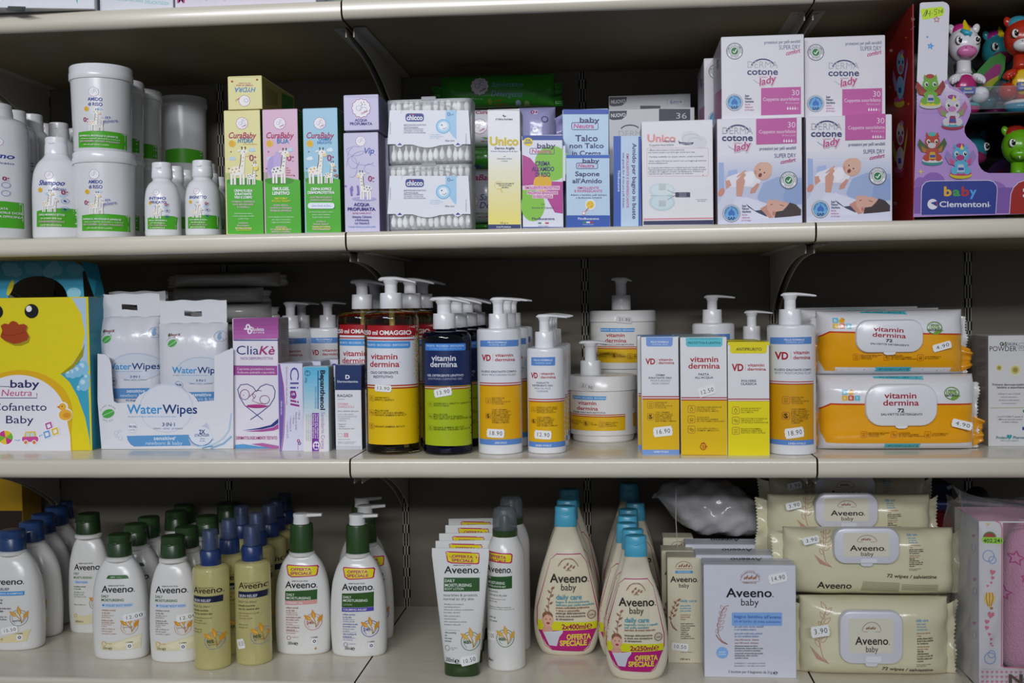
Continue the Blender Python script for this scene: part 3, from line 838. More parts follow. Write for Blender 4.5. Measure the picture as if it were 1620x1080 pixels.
# ---- rice starch jars
def starch_jar(fr, x0, x1, yl0, yl1, yb, Y, zb, label, detail=True, foot=0, shift=0):
  frame(fr); cx = (x0 + x1) / 2; hw = (x1 - x0) / 2
  if zb is None: zb = atY(cx, yb, Y)[2]
  X = atY(cx, yb, Y)[0]
  root = empty('powder_jar', (X, Y, zb), label, 'jar', 'white starch powder jars')
  zt, zr = zl(cx, yl0, Y, zb), zl(cx, yl1, Y, zb); s_ = scl(cx, yb, Y)
  a = hw * s_
  prof = [(.0002, a * .86, a * .86, 2), (.003, a * .9, a * .9, 2), (zr * .5, a * .925, a * .925, 2), (zr + .002, a * .955, a * .955, 2)]
  turned(root, prof, 'e0e0e2', 'tub', seg=64)
  turned(root, [(zr - .001, a * .985, a * .985, 2), (zr, a, a, 2), (zr + (zt - zr) * .45, a, a, 2), (zr + (zt - zr) * .5, a * .985, a * .985, 2), (zt - .002, a * .985, a * .985, 2), (zt - .0004, a * .965, a * .965, 2), (zt, a * .93, a * .93, 2), (zt, a * .9, a * .9, 2), (zt - .001, a * .88, a * .88, 2)], 'e8e8ea', 'screw_lid', seg=64)
  sf = front_of(prof); P = Print(root, -a * .93, sf)
  w9 = hw * .9
  H = yb - yl1
  yg = yb - H * .315
  band_wave(P, cx - w9, cx + w9, yg, yb - H * .09, 7, GRN, 6)
  if detail:
    o = shift
    baby_seal(P, cx - w9 * .47 + o, yl1 + H * .13, H * .065, False)
    P.t('AMIDO', cx - w9 * .68 + o, cx - w9 * .18 + o, yl1 + H * .255, H * .046, '2b3c9c', 'b')
    P.t('di RISO', cx - w9 * .67 + o, cx - w9 * .18 + o, yl1 + H * .325, H * .046, '2b3c9c', 'b')
    sunswirl(P, cx - w9 * .74 + o, yl1 + H * .37, H * .034); cloud(P, cx - w9 * .28 + o, yl1 + H * .37, 11, 'c4d8ee')
    zero_plus(P, cx - w9 * .86 + o, yl1 + H * .55, H * .06)
    giraffe(P, cx - w9 * .5 + o, yg - 2, H * .31); giraffe(P, cx - w9 * .26 + o, yg - 2, H * .19, '8d6a9a')
    P.t('in', cx - w9 * .08 + o, cx + w9 * .06 + o, yl1 + H * .5, H * .04, '5a68b8', 'r', rot=-12, shear=.3)
    P.t('polvere', cx - w9 * .14 + o, cx + w9 * .26 + o, yl1 + H * .565, H * .045, '5a68b8', 'r', rot=-14, shear=.3)
    P.t('RINFRESCA, PROTEGGE E LENISCE', cx - w9 * .9, cx + w9 * .36, yg + H * .075, H * .022, 'f4f4f4', 'b')
    P.t('ideale per bagnetti, dermatiti e rossori', cx - w9 * .84, cx + w9 * .4, yg + H * .11, H * .02, 'e8f2d8', 't')
    P.t('100% PURISSIMO - DA RISO ITALIANO', cx - w9 * .9, cx + w9 * .4, yg + H * .15, H * .022, 'e9b4d4', 'b')
    P.t('adatto alla pelle delicata e sensibile', cx - w9 * .74, cx + w9 * .14, yg + H * .195, H * .02, 'f4f4d8', 't')
  for blk in range(3):
    for i in range(9):
      P.line([(cx + w9 * .72, yl1 + H * (.12 + blk * .19 + i * .017)), (cx + w9 * (.93 if i % 3 else .86), yl1 + H * (.12 + blk * .19 + i * .017))], 1.7, '8a8d94')
  P.done()
  return root, zt
j, jt = starch_jar('A', 330, 580, 658, 704, 1013, .062, ZB, 'white starch jar with green band, lower one of the front stack')
starch_jar('A', 315, 566, 294, 352, 656, .062, ZB + jt - .0003, 'white starch jar with green band, on top of the front jar stack', shift=12)
for i, (x0, x1, a0, a1, yb, Yk) in enumerate([(405, 616, 353, 405, 668, .152), (478, 692, 393, 432, 694, .232)]):
  nm = ordinal(i + 1)
  j, jt = starch_jar('A', x0, x1, yb + 3, yb + 42, 1009, Yk, ZB, 'white starch jar at the bottom of the %s stack back' % nm, False)
  starch_jar('A', x0, x1, a0, a1, yb, Yk, ZB + jt - .0003, 'white starch jar on top of the %s stack back' % nm, False)
j, jt = starch_jar('A', 690, 885, 718, 750, 1007, .318, ZB, 'white starch jar at the wall under the isolated jar', False)
starch_jar('A', 690, 885, 421, 462, 716, .318, ZB + jt - .0003, 'isolated dim white starch jar standing high at the back wall', False)
# ---- cream cartons with giraffes
def giraffe_front(P, ox, oy, name2, style, spot, two=True, title='CuraBaby'):
  baby_seal(P, 154 + ox, 342 + oy, 34)
  P.t(title, 76 + ox, 233 + ox, 426 + oy, 32, 'b0175e', 'b', shear=.22)
def kids_carton(x0, x1, y0, yb, yg, col, label, ox, variant, Y=.016, skew=0):
  root = carton('cream_carton', 'B', x0, x1, y0, yb, Y, ZB, .046, col, label, 'giraffe cream cartons', side='2f6a28' if variant != 'v' else 'aaa2c8')
  P = Print(root, 0)
  P.poly([(x0 + 8 , yg), (x0 + 60, yg - 8), (x1 - 50, yg - 6), (x1 + 9, yg + 6), (x1 + 16, yb), (x0 + 15, yb)], '4fb52a')
  P.ell(153 + ox, yg + 10, 84, 22, '3f9422')
  baby_seal(P, 154 + ox, 342, 33)
  P.t('CuraBaby', 76 + ox, 232 + ox, 427, 33, 'b0175e', 'b', shear=.2)
  sunswirl(P, 98 + ox, 458, 20)
  for a, b in ((98, 545), (212, 496)): cloud(P, a + ox, b, 20, 'bfdcee' if variant != 'c' else 'e6f2f8')
  zero_plus(P, 196 + ox, 556, 34)
  for a, b in ((92, 504), (80, 600), (238, 640)): P.ell(a + ox, b, 4, 4, '7a2a3a', n=8)
  for a in (68, 78, 86): P.line([(a + ox, yg + 2), (a + ox - 3, yg - 40)], 2.4, '5aa03c')
  if variant == 'a':
    P.t('HYDRA', 130 + ox, 216 + ox, 453, 24, '2f86c4', 'b', shear=.15); P.t('un mix di idratazione', 160 + ox, 240 + ox, 463, 6, 'c07a30', 't')
    giraffe(P, 126 + ox, 692, 215); giraffe(P, 206 + ox, 692, 128, '5a6070')
    P.ell(234 + ox, 600, 14, 12, 'f0e060')
  elif variant == 'b':
    P.ell(120 + ox, 590, 36, 62, 'b9a3da'); P.ell(142 + ox, 560, 22, 60, 'c3b0e0')
    P.t('BUA', 140 + ox, 208 + ox, 456, 26, '2f86c4', 'b')
    giraffe(P, 148 + ox, 684, 200, '5a6070')
    P.tl(['per', 'piccoli', 'grandi', 'bernoccoli'], 193 + ox, 598, 14, 8, 'c96a40', 'b', .8)
  else:
    P.t('CAMBIO', 148 + ox, 216 + ox, 440, 13, '2f86c4', 'b'); P.t('DELICATO', 140 + ox, 222 + ox, 458, 13, '2f86c4', 'b')
    giraffe(P, 128 + ox, 686, 205); giraffe(P, 204 + ox, 684, 125, '5a6070'); P.ell(240 + ox, 610, 8, 8, 'a07a5a', n=8); P.ell(250 + ox, 640, 9, 10, 'a07a5a', n=8)
  L = {'a': (['CREMA FLUIDA', 'IDRATANTE', 'VISO E CORPO'], ['VITAMINA E - PANTENOLO', 'ALOE VERA BIOLOGICA', 'E CAMOMILLA'], ['rinforza la barriera cutanea', 'e rende la pelle setosa, morbida', 'e sempre fresca'], ['arricchita con', 'Burro di Karité e', 'Olio di Mandorle Dolci'], ['with Panthenol, Shea Butter', 'Vitamin E and Almond Oil']),
         'b': (['EMULGEL', 'LENITIVO'], ['ESCINA, ARNICA,', 'CALENDULA OFFICINALIS', 'BROMELINA, BOSWELLIA'], ['per accompagnare i piccoli esploratori', 'nelle scoperte di movimento', 'e degli ostacoli del quotidiano'], ['arricchito con', 'Burro di Karité, Olio di Jojoba', 'MENTOLO e VITAMINA E'], ['soothing emulgel for', 'kids, bruises and bumps']),
         'c': (['CREMA SOFFICE', 'DERMOPROTETTIVA'], ['ALOE VERA BIOLOGICA E', 'CALENDULA OFFICINALIS'], ['promuove la rigenerazione cutanea', 'lenisce i rossori e mantiene', 'la pelle asciutta e protetta'], ['arricchita con', 'Pantenolo, Vitamina E,', 'Allantoina, Burro di Karité', 'e Olio di Mandorle Dolci'], ['soothing cream for delicate', 'skin with Aloe and Almond Oil'])}[variant]
  y = 733 if len(L[0]) == 3 else 724; c = 161 + ox + 3
  hh = 13 if len(L[0]) == 3 else (17 if variant == 'b' else 14)
  for ln in L[0]:
    P.t(ln, c, None, y, hh, 'ffffff', 'x', al='c', sq=.92 if len(ln) < 12 else .8); y += hh * 1.45
  if variant == 'b': P.tl(['EMATOMI E', 'PICCOLI TRAUMI'], c, y + 2, 15, 10, 'f3e63c', 'b', .95, 'c'); y += 36
  y += 4
  P.tl(L[1], c, y, 15.5, 9, 'f2c6dc', 'b', .82, 'c'); y += 15.5 * len(L[1]) + 5
  if variant == 'c':
    P.rr(c - 76, y - 10, c + 76, y + 24, 16, 'eef4fa'); P.t('Senza Ossido di Zinco', c, None, y + 12, 11, '3f86c8', 'r', al='c', sq=.75, shear=.2); y += 46
  else: y += 14
  P.tl(L[2], c, y, 15, 8, 'e8f4dc', 't', .8, 'c'); y += 15 * len(L[2]) + 10
  P.tl(L[3], c, y, 15, 9, 'f2c6dc', 'b', .74, 'c')
  P.tl(L[4], c + 3, yb - 30, 11, 7, 'f0e650', 'b', .82, 'c')
  P.done()
  Q = Print(root, root['W'] / 2, face='x')
  for i in range(18): Q.line([(x1 + 4, y0 + 30 + i * 12), (x1 + 12, y0 + 30 + i * 12)], 3, 'b8c8b0')
  Q.done('side_print')
  return root
y1 = kids_carton(57, 263, 268, 972, 664, 'ebe3a2', 'yellow giraffe cream carton with green foot, standing under the lying yellow one', 0, 'a')
y2 = kids_carton(276, 476, 263, 970, 660, 'e3bcd3', 'pink giraffe cream carton with green foot', 214, 'b')
y3 = kids_carton(506, 703, 257, 963, 656, 'a3d0e6', 'light blue giraffe cream carton with green foot', 443, 'c')
for i in range(1, 4):
  for q, nm in ((y1, 'yellow'), (y2, 'pink'), (y3, 'light blue')):
    dup(q, 0, .05 * i, 0, '%s giraffe cream carton, %s behind the front one of its colour' % (nm, ordinal(i)))
# lying yellow carton on top
lz = ZB + y1['H'] + .0007
r = carton('cream_carton', 'B', 74, 268, 74, 262, .014, lz, .150, 'e8e09c', 'yellow cream carton lying on its back on top of the standing yellow one', 'giraffe cream cartons', side='8a8548')
P = Print(r, 0)
P.scallop(168, 214, 31, 'f6f3f0', 'a8549a', 2); P.ring(178, 212, 12, 10, 2, '8d83b8'); P.t('ybaBaruC', 140, 170, 196, 8, 'b5226e', 'b', rot=150)
P.t('HYDRA', 231, 113, 138, -26, '2f86c4', 'b', shear=.2)
P.t('CREMA FLUIDA', 216, 120, 122, -8, 'b5226e', 'b'); P.t('VISO E CORPO', 205, 135, 111, -6, 'b5226e', 'b')
for a, b in ((98, 104), (240, 94)): P.ell(a, b, 7, 6, 'b03a2a', n=10)
P.line([(80, 82), (258, 78)], 2, 'cfc684')
P.done()
Q = Print(r, r['W'] / 2, face='x');
Q.poly([(380, 168), (445, 200), (445, 262), (380, 262)], '2f6a28')
for i in range(14): Q.line([(290 + i * 5, 130 + i * 3), (290 + i * 5, 240)], 1.6, '6a6540')
Q.done('side_print')
# lavender scented water cartons
r = carton('perfume_carton', 'B', 737, 934, 396, 960, .018, ZB, .046, 'd2cce6', 'pale lavender scented water carton with giraffe, under the squarer one', 'lavender scented water cartons', side='8f88ac')
VR = r
P = Print(r, 0)
baby_seal(P, 830, 444, 28, False)
P.t('Vip', 843, 905, 514, 32, '2f5fb4', 'b', shear=.25)
for a0, a1, cx_, cy_, rx, ry in ((0, 300, 800, 500, 50, 26), (40, 340, 850, 540, 70, 40), (180, 480, 780, 590, 30, 60), (90, 330, 880, 600, 30, 26), (20, 260, 790, 540, 34, 60)):
  P.line(arc(cx_, cy_, rx, ry, a0, a1, 26), 1.6, '8f86c0')
for i in range(16): P.ell(745 + (i * 37) % 75, 700 + (i * 23) % 55, 7, 6, '8a6fc0', n=8)
P.ell(850, 772, 70, 12, 'b3a9dc'); giraffe(P, 862, 776, 165, '4a5060', -1)
zero_plus(P, 873, 672, 30)
P.t('ACQUA', 792, 882, 813, 17, '3b2a86', 'x'); P.t('PROFUMATA', 757, 915, 839, 17, '3b2a86', 'x')
P.t('spray senza alcol', 785, 888, 857, 10, 'b5226e', 't')
P.tl(['Idratante, Calmante', 'e Rinfrescante', 'con Vitamina E'], 838, 880, 18, 12, '4a3a9a', 'b', .78, 'c')
P.t('formula delicata per pelli sensibili', 762, 915, 935, 9, '3f86c8', 't')
P.done()
r = carton('perfume_carton', 'B', 734, 932, 181, 372, .014, ZB + VR['H'] + .0007 + .002, .090, 'cfc9e6', 'squarish lavender scented water carton with round baby seal, lying on top', 'lavender scented water cartons', side='8780a6')
P = Print(r, 0)
baby_seal(P, 833, 256, 52)
P.t('ACQUA', 797, 868, 331, 14, '3b2a86', 'x'); P.t('PROFUMATA', 769, 897, 352, 15, '3b2a86', 'x')
for i in range(30): P.line([(740 + i * 6.4, 186), (740 + i * 6.4, 196)], 1, 'b9b2d6')
P.done()
rr_ = carton('perfume_carton', 'B', 745, 932, 372, 392, .022, ZB + VR['H'] + .0006, .086, 'bdb6d6', None, None, flap=False)
bpy.data.objects.remove(KIDS[rr_.name][0], do_unlink=True); bpy.data.objects.remove(rr_, do_unlink=True)
for i in (1, 2):
  dup(VR, 0.003 * i, .05 * i, 0, 'pale lavender scented water carton, %s behind the front one' % ordinal(i))
# ---- cotton bud boxes: clear boxes of upright buds with a paper wrap
def bud_box(y0, y1, yw0, yw1, zb, label, ox=0):
  frame('C'); Y = .016
  X, W_, H_ = carton_at(47 + ox, 528 + ox, y0, Y, zb, y1); D_ = .052
  root = empty('cotton_bud_box', (X, Y, zb), label, 'cotton bud box', 'stacked clear cotton bud boxes')
  mb = MB(); cl = mat('f4f8fa', 'haze')
  mb.loft([(0.0005, W_ / 2 - .003, D_ / 2 - .003, 9), (.003, W_ / 2 - .001, D_ / 2 - .001, 9), (H_ * .97, W_ / 2, D_ / 2, 9), (H_, W_ / 2 - .002, D_ / 2 - .002, 9)], cl, 56, cy=D_ / 2)
  mb.build('clear_box', root)
  mb = MB(); lidm = mat('e4e8ec', 'haze')
  mb.loft([(H_ - .004, W_ / 2 + .0004, D_ / 2 + .0004, 9), (H_ + .0004, W_ / 2 + .0002, D_ / 2 + .0002, 9), (H_ + .001, W_ / 2 - .003, D_ / 2 - .003, 9)], lidm, 56, cy=D_ / 2)
  lid = mb.build('hinged_lid', root)
  mb = MB(); mb.bbox(-.0095, .0095, -.0012, .004, H_ - .001, H_ + .0035, lidm, .0006); mb.build('catch', lid)
  mb = MB()
  mb.tube([(a * W_ * .33 , -.0008, H_ * (.79 + .14 * math.sin(b))) for a, b in [(math.cos(q), q) for q in np.linspace(0, math.pi, 18)]], .0007, lidm, 6)
  mb.build('moulded_arch', lid)
  # buds
  proto = MB(); wm = mat('fafafa', 'tissue')
  h = H_ * .93
  proto.loft([(0, .0005, .0005, 2), (.001, .0022, .0022, 2), (.006, .0037, .0037, 2), (.011, .0031, .0031, 2), (.015, .0012, .0012, 2), (h - .015, .0012, .0012, 2), (h - .011, .0031, .0031, 2), (h - .006, .0037, .0037, 2), (h - .0015, .0022, .0022, 2), (h, .0005, .0005, 2)], wm, 8)
  first = None
  for row in range(4):
    for k in range(13):
      x = -W_ / 2 + .007 + k * (W_ - .014) / 12 + rnd.uniform(-.001, .001); y = .006 + row * .0125 + rnd.uniform(-.001, .001)
      if first is None: b = first = proto.build('cotton_bud', root)
      else: b = first.copy(); COL.objects.link(b); adopt(b, root)
      b.location = (x, y, .003 + rnd.uniform(0, .0035)); b.rotation_euler = (rnd.uniform(-.02, .02), rnd.uniform(-.02, .02), 0)
  # paper wrap
  P = Print(root, -.0008, kind='carton', off=.0002)
  w0, w1 = yw0, yw1
  bot = [(92, w1), (104, w1 + 14), (118, w1 + 17), (132, w1 + 12), (142, w1 + 2), (190, w1 + 2)] + [(190 + i * 14, w1 + 2 + 18 * math.sin(math.pi * i / 12)) for i in range(1, 12)] + [(422, w1), (434, w1 + 12), (448, w1 + 16), (462, w1 + 10), (474, w1)]
  P.poly([(60, w0), (508, w0), (520, w1), ] + bot[::-1] + [(47, w1)], 'e8ebf2')
  P.poly([(378, w0 + 1), (440, w0 + 1), (440, w0 + 165), (420, w0 + 150), (400, w0 + 120), (378, w0 + 70)], 'a5cfee')
  P.ell(365, w0 + 92, 43, 42, '7fbfe8'); P.ell(365, w0 + 92, 36, 35, 'b5daf2'); P.ell(365, w0 + 90, 25, 24, 'f2f5fa')
  P.ell(356, w0 + 84, 5, 4, '3a4a90', n=8); P.line(arc(368, w0 + 92, 15, 14, 20, 120, 8), 3, '5a6aa8')
  P.rr(147, w0 + 16, 257, w0 + 66, 17, 'd8dbe4'); P.rr(150, w0 + 18, 254, w0 + 64, 15, '23378c')
  P.t('chicco', 156, 248, w0 + 55, 27, 'f0f0f4', 'x'); P.ell(190, w0 + 24, 6, 5, 'c8202c', n=10)
  P.tl(['BASTONCINI OVATTATI', 'COTTON BUDS'], 141, w0 + 88, 14, 8, '3a4478', 'b', .98)
  P.tl(['BASTONCILLOS DE ALGODON', 'COTONETES - COTTON TIGES', 'ΜΠΑΤΟΝΕΤΕΣ WATTESTABCHEN'], 141, w0 + 110, 10.5, 6, '5a6488', 'b', .9)
  P.tl(['CON PROTEZIONE', 'PER LE ORECCHIE DEI PIU', 'PICCOLI - SAFETY'], 290, w0 + 142, 10, 5, '8fc0e4', 't', .9)
  P.t('0', 388, 404, w0 + 32, 20, '3f5f9c', 'r'); P.t('m+', 406, 425, w0 + 28, 8, '3f5f9c', 'b')
  P.t('60pz /pcs', 375, 428, w0 + 177, 9, '5a6488', 'b')
  for q in (66, 492): P.t('BIODEGRADABLE', q, None, w0 + 135, 6, '8a90a8', 't', rot=-90 if q < 200 else 90)
  P.poly([(103, w1 + 6), (132, w1 + 6), (117, w1 - 8)], '2f3f9c'); P.poly([(434, w1 + 5), (463, w1 + 5), (448, w1 - 9)], '2f3f9c')
  P.done('paper_wrap')
  return root, H_
b1, hb = bud_box(578, 956, 641, 858, ZB, 'clear box of cotton buds with white wrap, lower one of two')
bud_box(205, 568, 268, 461, ZB + hb + .0014, 'clear box of cotton buds with white wrap, stacked on the lower one', -3)
# ---- wipes packs at the back of the row
frame('C'); Y = .31
X, W_, H_ = carton_at(350, 1000, 70, Y, 0, 262); zb = atY(680, 255, Y)[2]
r = empty('wipes_pack', (X, Y, zb), 'dark green wipes pouch lying high at the back, with white baby seal', 'wipes pack')
Hh = atY(680, 68, Y)[2] - zb
f = pillow(r, W_, Hh, .05, '3c9a2e', 5, amp=.0012)
end_seal(r, W_, Hh * .7, '348a28', -1, .014, 3); end_seal(r, W_, Hh * .7, '348a28', 1, .012, 4)
P = Print(r, -.024, f, 'film', off=.0004)
baby_seal(P, 572, 130, 50); P.t('Salviettine', 640, 818, 134, 26, '8fb8d8', 'r', shear=.25); P.t('Detergenti', 636, 812, 186, 30, '8fb8d8', 'r', shear=.25, rot=2)
P.ell(628, 215, 12, 16, '8a9a40'); P.t('Aloe', 520, 590, 206, 9, 'b8d8a8', 't'); P.t('Acqua', 655, 700, 214, 11, 'b0783a', 'b'); P.t('depurata', 655, 722, 231, 9, 'b0783a', 'b')
P.ell(789, 224, 16, 16, 'b8d4ea'); P.ell(838, 226, 16, 16, '9ac07a')
P.done()
def stack_pack(y0, y1, col, label, k, seal_text):
  frame('C'); Yk = .20
  X, W_, H_ = carton_at(470, 700, y0, Yk, 0, y1); zb_ = max(atY(580, y1, Yk)[2], ZB)
  Hh_ = atY(580, y0, Yk)[2] - zb_
  r = empty('wipes_pack', (X, Yk, zb_), label, 'wipes pack', 'wipes packs behind the cotton bud boxes')
  f = pillow(r, W_, Hh_, .05, col, k, amp=.0008)
  P = Print(r, -.024, f, 'film', off=.0004)
  if seal_text == 'w': P.t('CuraBaby', 545, 690, y0 + 18, 22, 'b0175e', 'b', shear=.2); baby_seal(P, 572, 360, 42); P.t('TESSUTO', 586, 650, 430, 9, '3f9a2e', 'b'); P.t('con il 99% di acqua', 578, 690, 444, 8, 'b5402a', 'b')
  if seal_text == 'g': P.tl(['Il fianco di te', 'fin dal primo'], 530, 514, 28, 16, 'd8ecd0', 'r', .8, shear=.3); P.ell(552, 590, 28, 14, '265f86')
  if seal_text == 'm': P.t('CuraBaby', 460, 660, 665, 34, 'b0175e', 'b', shear=.2); baby_seal(P, 520, 785, 42); P.t('Sa', 572, None, 780, 34, '2b3c9c', 'r', shear=.25); P.t('De', 572, None, 825, 34, '2b3c9c', 'r', shear=.25); P.t('TESSUTO ULTRA', 535, 640, 860, 10, '3f9a2e', 'b'); P.t('con il 99% di acqua', 560, 690, 876, 8, 'b5402a', 'b')
  P.done()
stack_pack(268, 484, 'dcdde4', 'white wipes pack with round seal, right of the upper cotton bud box', 11, 'w')
stack_pack(488, 604, '46a830', 'green wipes pack between two white packs, right of the cotton bud boxes', 12, 'g')
stack_pack(608, 915, 'd2d3dc', 'white wipes pack with magenta lettering, right of the lower cotton bud box', 13, 'm')
stack_pack(917, 955, '3a9a2a', 'green wipes pack edge at the bottom of the hidden pack stack', 14, '')
frame('C'); Y = .21
X, W_, H_ = carton_at(795, 1005, 255, Y, 0, 420); zb = atY(900, 560, Y)[2]; Hh = atY(900, 252, Y)[2] - zb
r = empty('wipes_pack', (X, Y, zb), 'violet wipes pouch behind the tall yellow and the round-petal cartons', 'wipes pack')
f = pillow(r, W_, Hh, .05, 'a9a8d4', 8, amp=.001)
end_seal(r, W_, Hh * .8, '9a98c8', 1, .012, 7, lift=.006)
P = Print(r, -.024, f, 'film', off=.0004)
for a, b in ((850, 290), (905, 320), (945, 310), (885, 372), (940, 375)): P.ring(a, b, 32, 30, 1.6, 'c8c8ea', 6)
P.ell(885, 275, 22, 16, 'd9c8e8'); P.t('0+', 862, 905, 285, 20, 'a3155c', 'b'); P.ell(942, 318, 20, 19, '5a5a86'); P.ell(942, 318, 14, 13, 'a9a8d4'); P.ell(888, 376, 22, 20, '8f90b8'); P.ell(888, 376, 16, 15, 'd8d8ec'); P.ell(888, 378, 6, 9, '8f90b8')
P.done()
# ---- tall yellow powder carton
r = carton('powder_carton', 'C', 621, 805, 263, 945, .016, ZB, .045, 'f0f0f2', 'tall white carton fading to yellow with yellow lettering', side='a9a684')
P = Print(r, 0)
n = 26
for i in range(n):
  t = i / (n - 1); c = [int((1 - t) * a + t * b) for a, b in zip((240, 240, 242), (240, 226, 120))]
  P.rect(621, 500 + (918 - 500) * i / n, 805, 500 + (918 - 500) * (i + 1) / n + .5, '%02x%02x%02x' % tuple(c))
P.rect(621, 918, 805, 945, '26346e')
P.line([(622, 270), (640, 266), (785, 266), (804, 270)], 2, '9a9a94')
P.t('STERILFARMA', 662, 762, 324, 9, '4a5068', 'b', track=.06); P.line([(705, 296), (712, 306), (722, 300)], 4, '4a5068'); P.ell(708, 298, 6, 4, '4a5068', n=8)
P.t('Unico', 629, 793, 466, 46, 'ddc426', 'x')
P.t('Dermo Argilla', 658, 770, 490, 13, '2a3468', 'b'); P.t('Polvere finissima priva di talco', 637, 790, 505, 8, '5a6488', 't')
P.tl(['con', 'Undecilenato di Zinco', 'e Caolino'], 713, 534, 13, 8, '5a6488', 't', .85, 'c')
P.ring(680, 695, 24, 22, 2, 'e3c650'); P.line([(690, 715), (702, 736)], 6, 'e3c650')
P.tl(['DERMATOLOGICAMENTE', 'TESTATO SU PELLE', 'SENSIBILE'], 717, 689, 11, 7, '6a6a58', 'b', .85, 'c')
P.t('50 g ℮', 690, 735, 914, 10, '3a3a50', 'r'); P.t('Linea Protezione', 668, 750, 936, 9, 'dfe2f0', 'b')
P.done()
NEUTRA = '2c2a66'
def neutra_logo(P, x0, x1, y, h, sc=1.0):
  """two-storey logo: dark 'baby' over a boxed pink word"""
  w_ = x1 - x0
  P.t('baby', x0 + w_ * .28, x1, y, h, NEUTRA, 'b')
  P.box_line(x0, y + h * .1, x0 + w_ * .95, y + h * 1.35, h * .25, h * .1, NEUTRA)
  P.t('Neutra', x0 + w_ * .07, x0 + w_ * .84, y + h * 1.12, h * .82, 'cf4f8c', 'b', shear=.12)
r = carton('cream_carton', 'C', 814, 1046, 411, 938, .015, ZB, .05, 'e2e4f0', 'rice starch cream carton with big magenta and green petals', side='3a4aa0')
P = Print(r, 0)
P.rect(814, 411, 1046, 438, '2f4a9c')
P.ell(985, 570, 100, 100, '86c83a'); P.poly([(815, 520), (860, 540), (910, 600), (905, 690), (815, 698)], 'b83a92'); P.poly([(1046, 675), (960, 672), (950, 760), (1000, 850), (1046, 856)], 'b83a92')
P.ell(875, 810, 68, 90, '86c83a'); P.rect(814, 720, 860, 850, '86c83a'); P.ell(930, 682, 52, 50, 'e8b422')
P.rect(1046, 470, 1060, 670, 'e2e4f0')
P.ell(848, 448, 27, 24, 'f0d828'); P.t('DI', 836, 860, 444, 11, '2f4a9c', 'x'); P.t('GRANDE', 826, 870, 460, 12, '2f4a9c', 'x', rot=-4)
neutra_logo(P, 858, 1004, 482, 26)
P.t('CREMA', 889, 974, 583, 24, NEUTRA, 'x'); P.t("ALL'AMIDO", 868, 996, 614, 24, NEUTRA, 'x'); P.t('DI RISO', 890, 974, 646, 24, NEUTRA, 'x')
P.rect(820, 698, 1028, 722, 'eec4de'); P.t('EMOLLIENTE E PROTETTIVA', 832, 1024, 716, 14, 'b02a86', 'b')
P.rect(842, 728, 1018, 748, 'eec4de'); P.rect(872, 748, 990, 770, 'eec4de'); P.t('PIACEVOLE SENSAZIONE', 846, 1014, 745, 14, 'b02a86', 'b'); P.t('DI FRESCHEZZA', 876, 986, 767, 14, 'b02a86', 'b')
P.t('con', 922, 943, 806, 8, NEUTRA, 'r'); P.t('Estratto di Calendula', 870, 996, 828, 11, '3a3a6a', 'r')
P.t('FitoBucaneve', 870, 998, 892, 14, NEUTRA, 'b')
P.rect(905, 906, 924, 914, '2a8a4a'); P.rect(924, 906, 945, 914, 'f4f4f4'); P.rect(945, 906, 965, 914, 'c02a2a'); P.t('PRODOTTO ITALIANO', 906, 964, 930, 5, '5a5a80', 't')
P.rect(814, 932, 1046, 938, '2f4a9c')
P.done()
def stripes(P, x0, x1, y0, y1, n, col):
  for i in range(n):
    x = x0 + (x1 - x0) * (i + .5) / n; P.rect(x, y0, x + (x1 - x0) / n * .4, y1, col)
r = carton('talc_carton', 'D', 39, 300, 263, 925, .068, ZB, .045, 'bcd6ec', 'tall striped light blue talc cream carton behind the small soap carton', side='2f4a9c')
P = Print(r, 0)
stripes(P, 42, 298, 290, 900, 26, 'c9dff2'); P.rect(39, 263, 300, 290, '2f52b0'); P.line([(60, 266), (280, 264)], 1.5, '1f3a8a')
P.t('baby', 134, 246, 337, 27, NEUTRA, 'b'); P.box_line(88, 338, 238, 378, 8, 3, NEUTRA); P.t('Neutra', 98, 214, 369, 24, 'cf4f8c', 'b', shear=.12)
P.t('Talco', 108, 236, 444, 34, NEUTRA, 'b'); P.t('non Talco', 76, 270, 483, 27, NEUTRA, 'b'); P.t('in Crema', 90, 256, 526, 27, NEUTRA, 'b')
P.done()
r = carton('soap_carton', 'D', 57, 305, 523, 937, .014, ZB, .046, 'bcd6ec', 'short striped blue starch soap carton with baby rattle, in front of the talc carton', side='2f4a9c')
P = Print(r, 0)
stripes(P, 60, 303, 540, 866, 25, 'c9dff2'); P.rect(57, 523, 305, 540, '2f62c0'); P.rect(57, 866, 305, 937, '2355b0')
P.t('baby', 150, 246, 566, 22, NEUTRA, 'b'); P.box_line(115, 568, 236, 600, 7, 3, NEUTRA); P.t('Neutra', 124, 216, 593, 20, 'cf4f8c', 'b', shear=.12)
P.t('Sapone', 108, 246, 642, 25, NEUTRA, 'b'); P.t("all'Amido", 92, 260, 682, 25, NEUTRA, 'b')
P.t('EMOLLIENTE', 122, 242, 716, 13, 'cf5f96', 'b'); P.t('E RINFRESCANTE', 104, 262, 734, 13, 'cf5f96', 'b')
P.t('Adatto a bambini, pelli delicate', 82, 288, 754, 9, NEUTRA, 't'); P.t('e facilmente irritabili', 112, 258, 770, 9, NEUTRA, 't')
P.ell(194, 806, 30, 32, 'e8eef6'); P.ell(193, 806, 23, 23, 'edc82a'); P.line([(184, 824), (165, 846)], 5, 'c0504a'); P.ell(157, 853, 12, 13, 'f2f2f4'); P.ring(157, 853, 9, 10, 3, 'c0504a')
for a, b in ((186, 800), (202, 798), (196, 816), (204, 812)): P.ell(a, b, 3, 3, 'c0504a', n=6)
P.t('FitoBucaneve', 124, 243, 891, 12, 'e6ecf8', 'b')
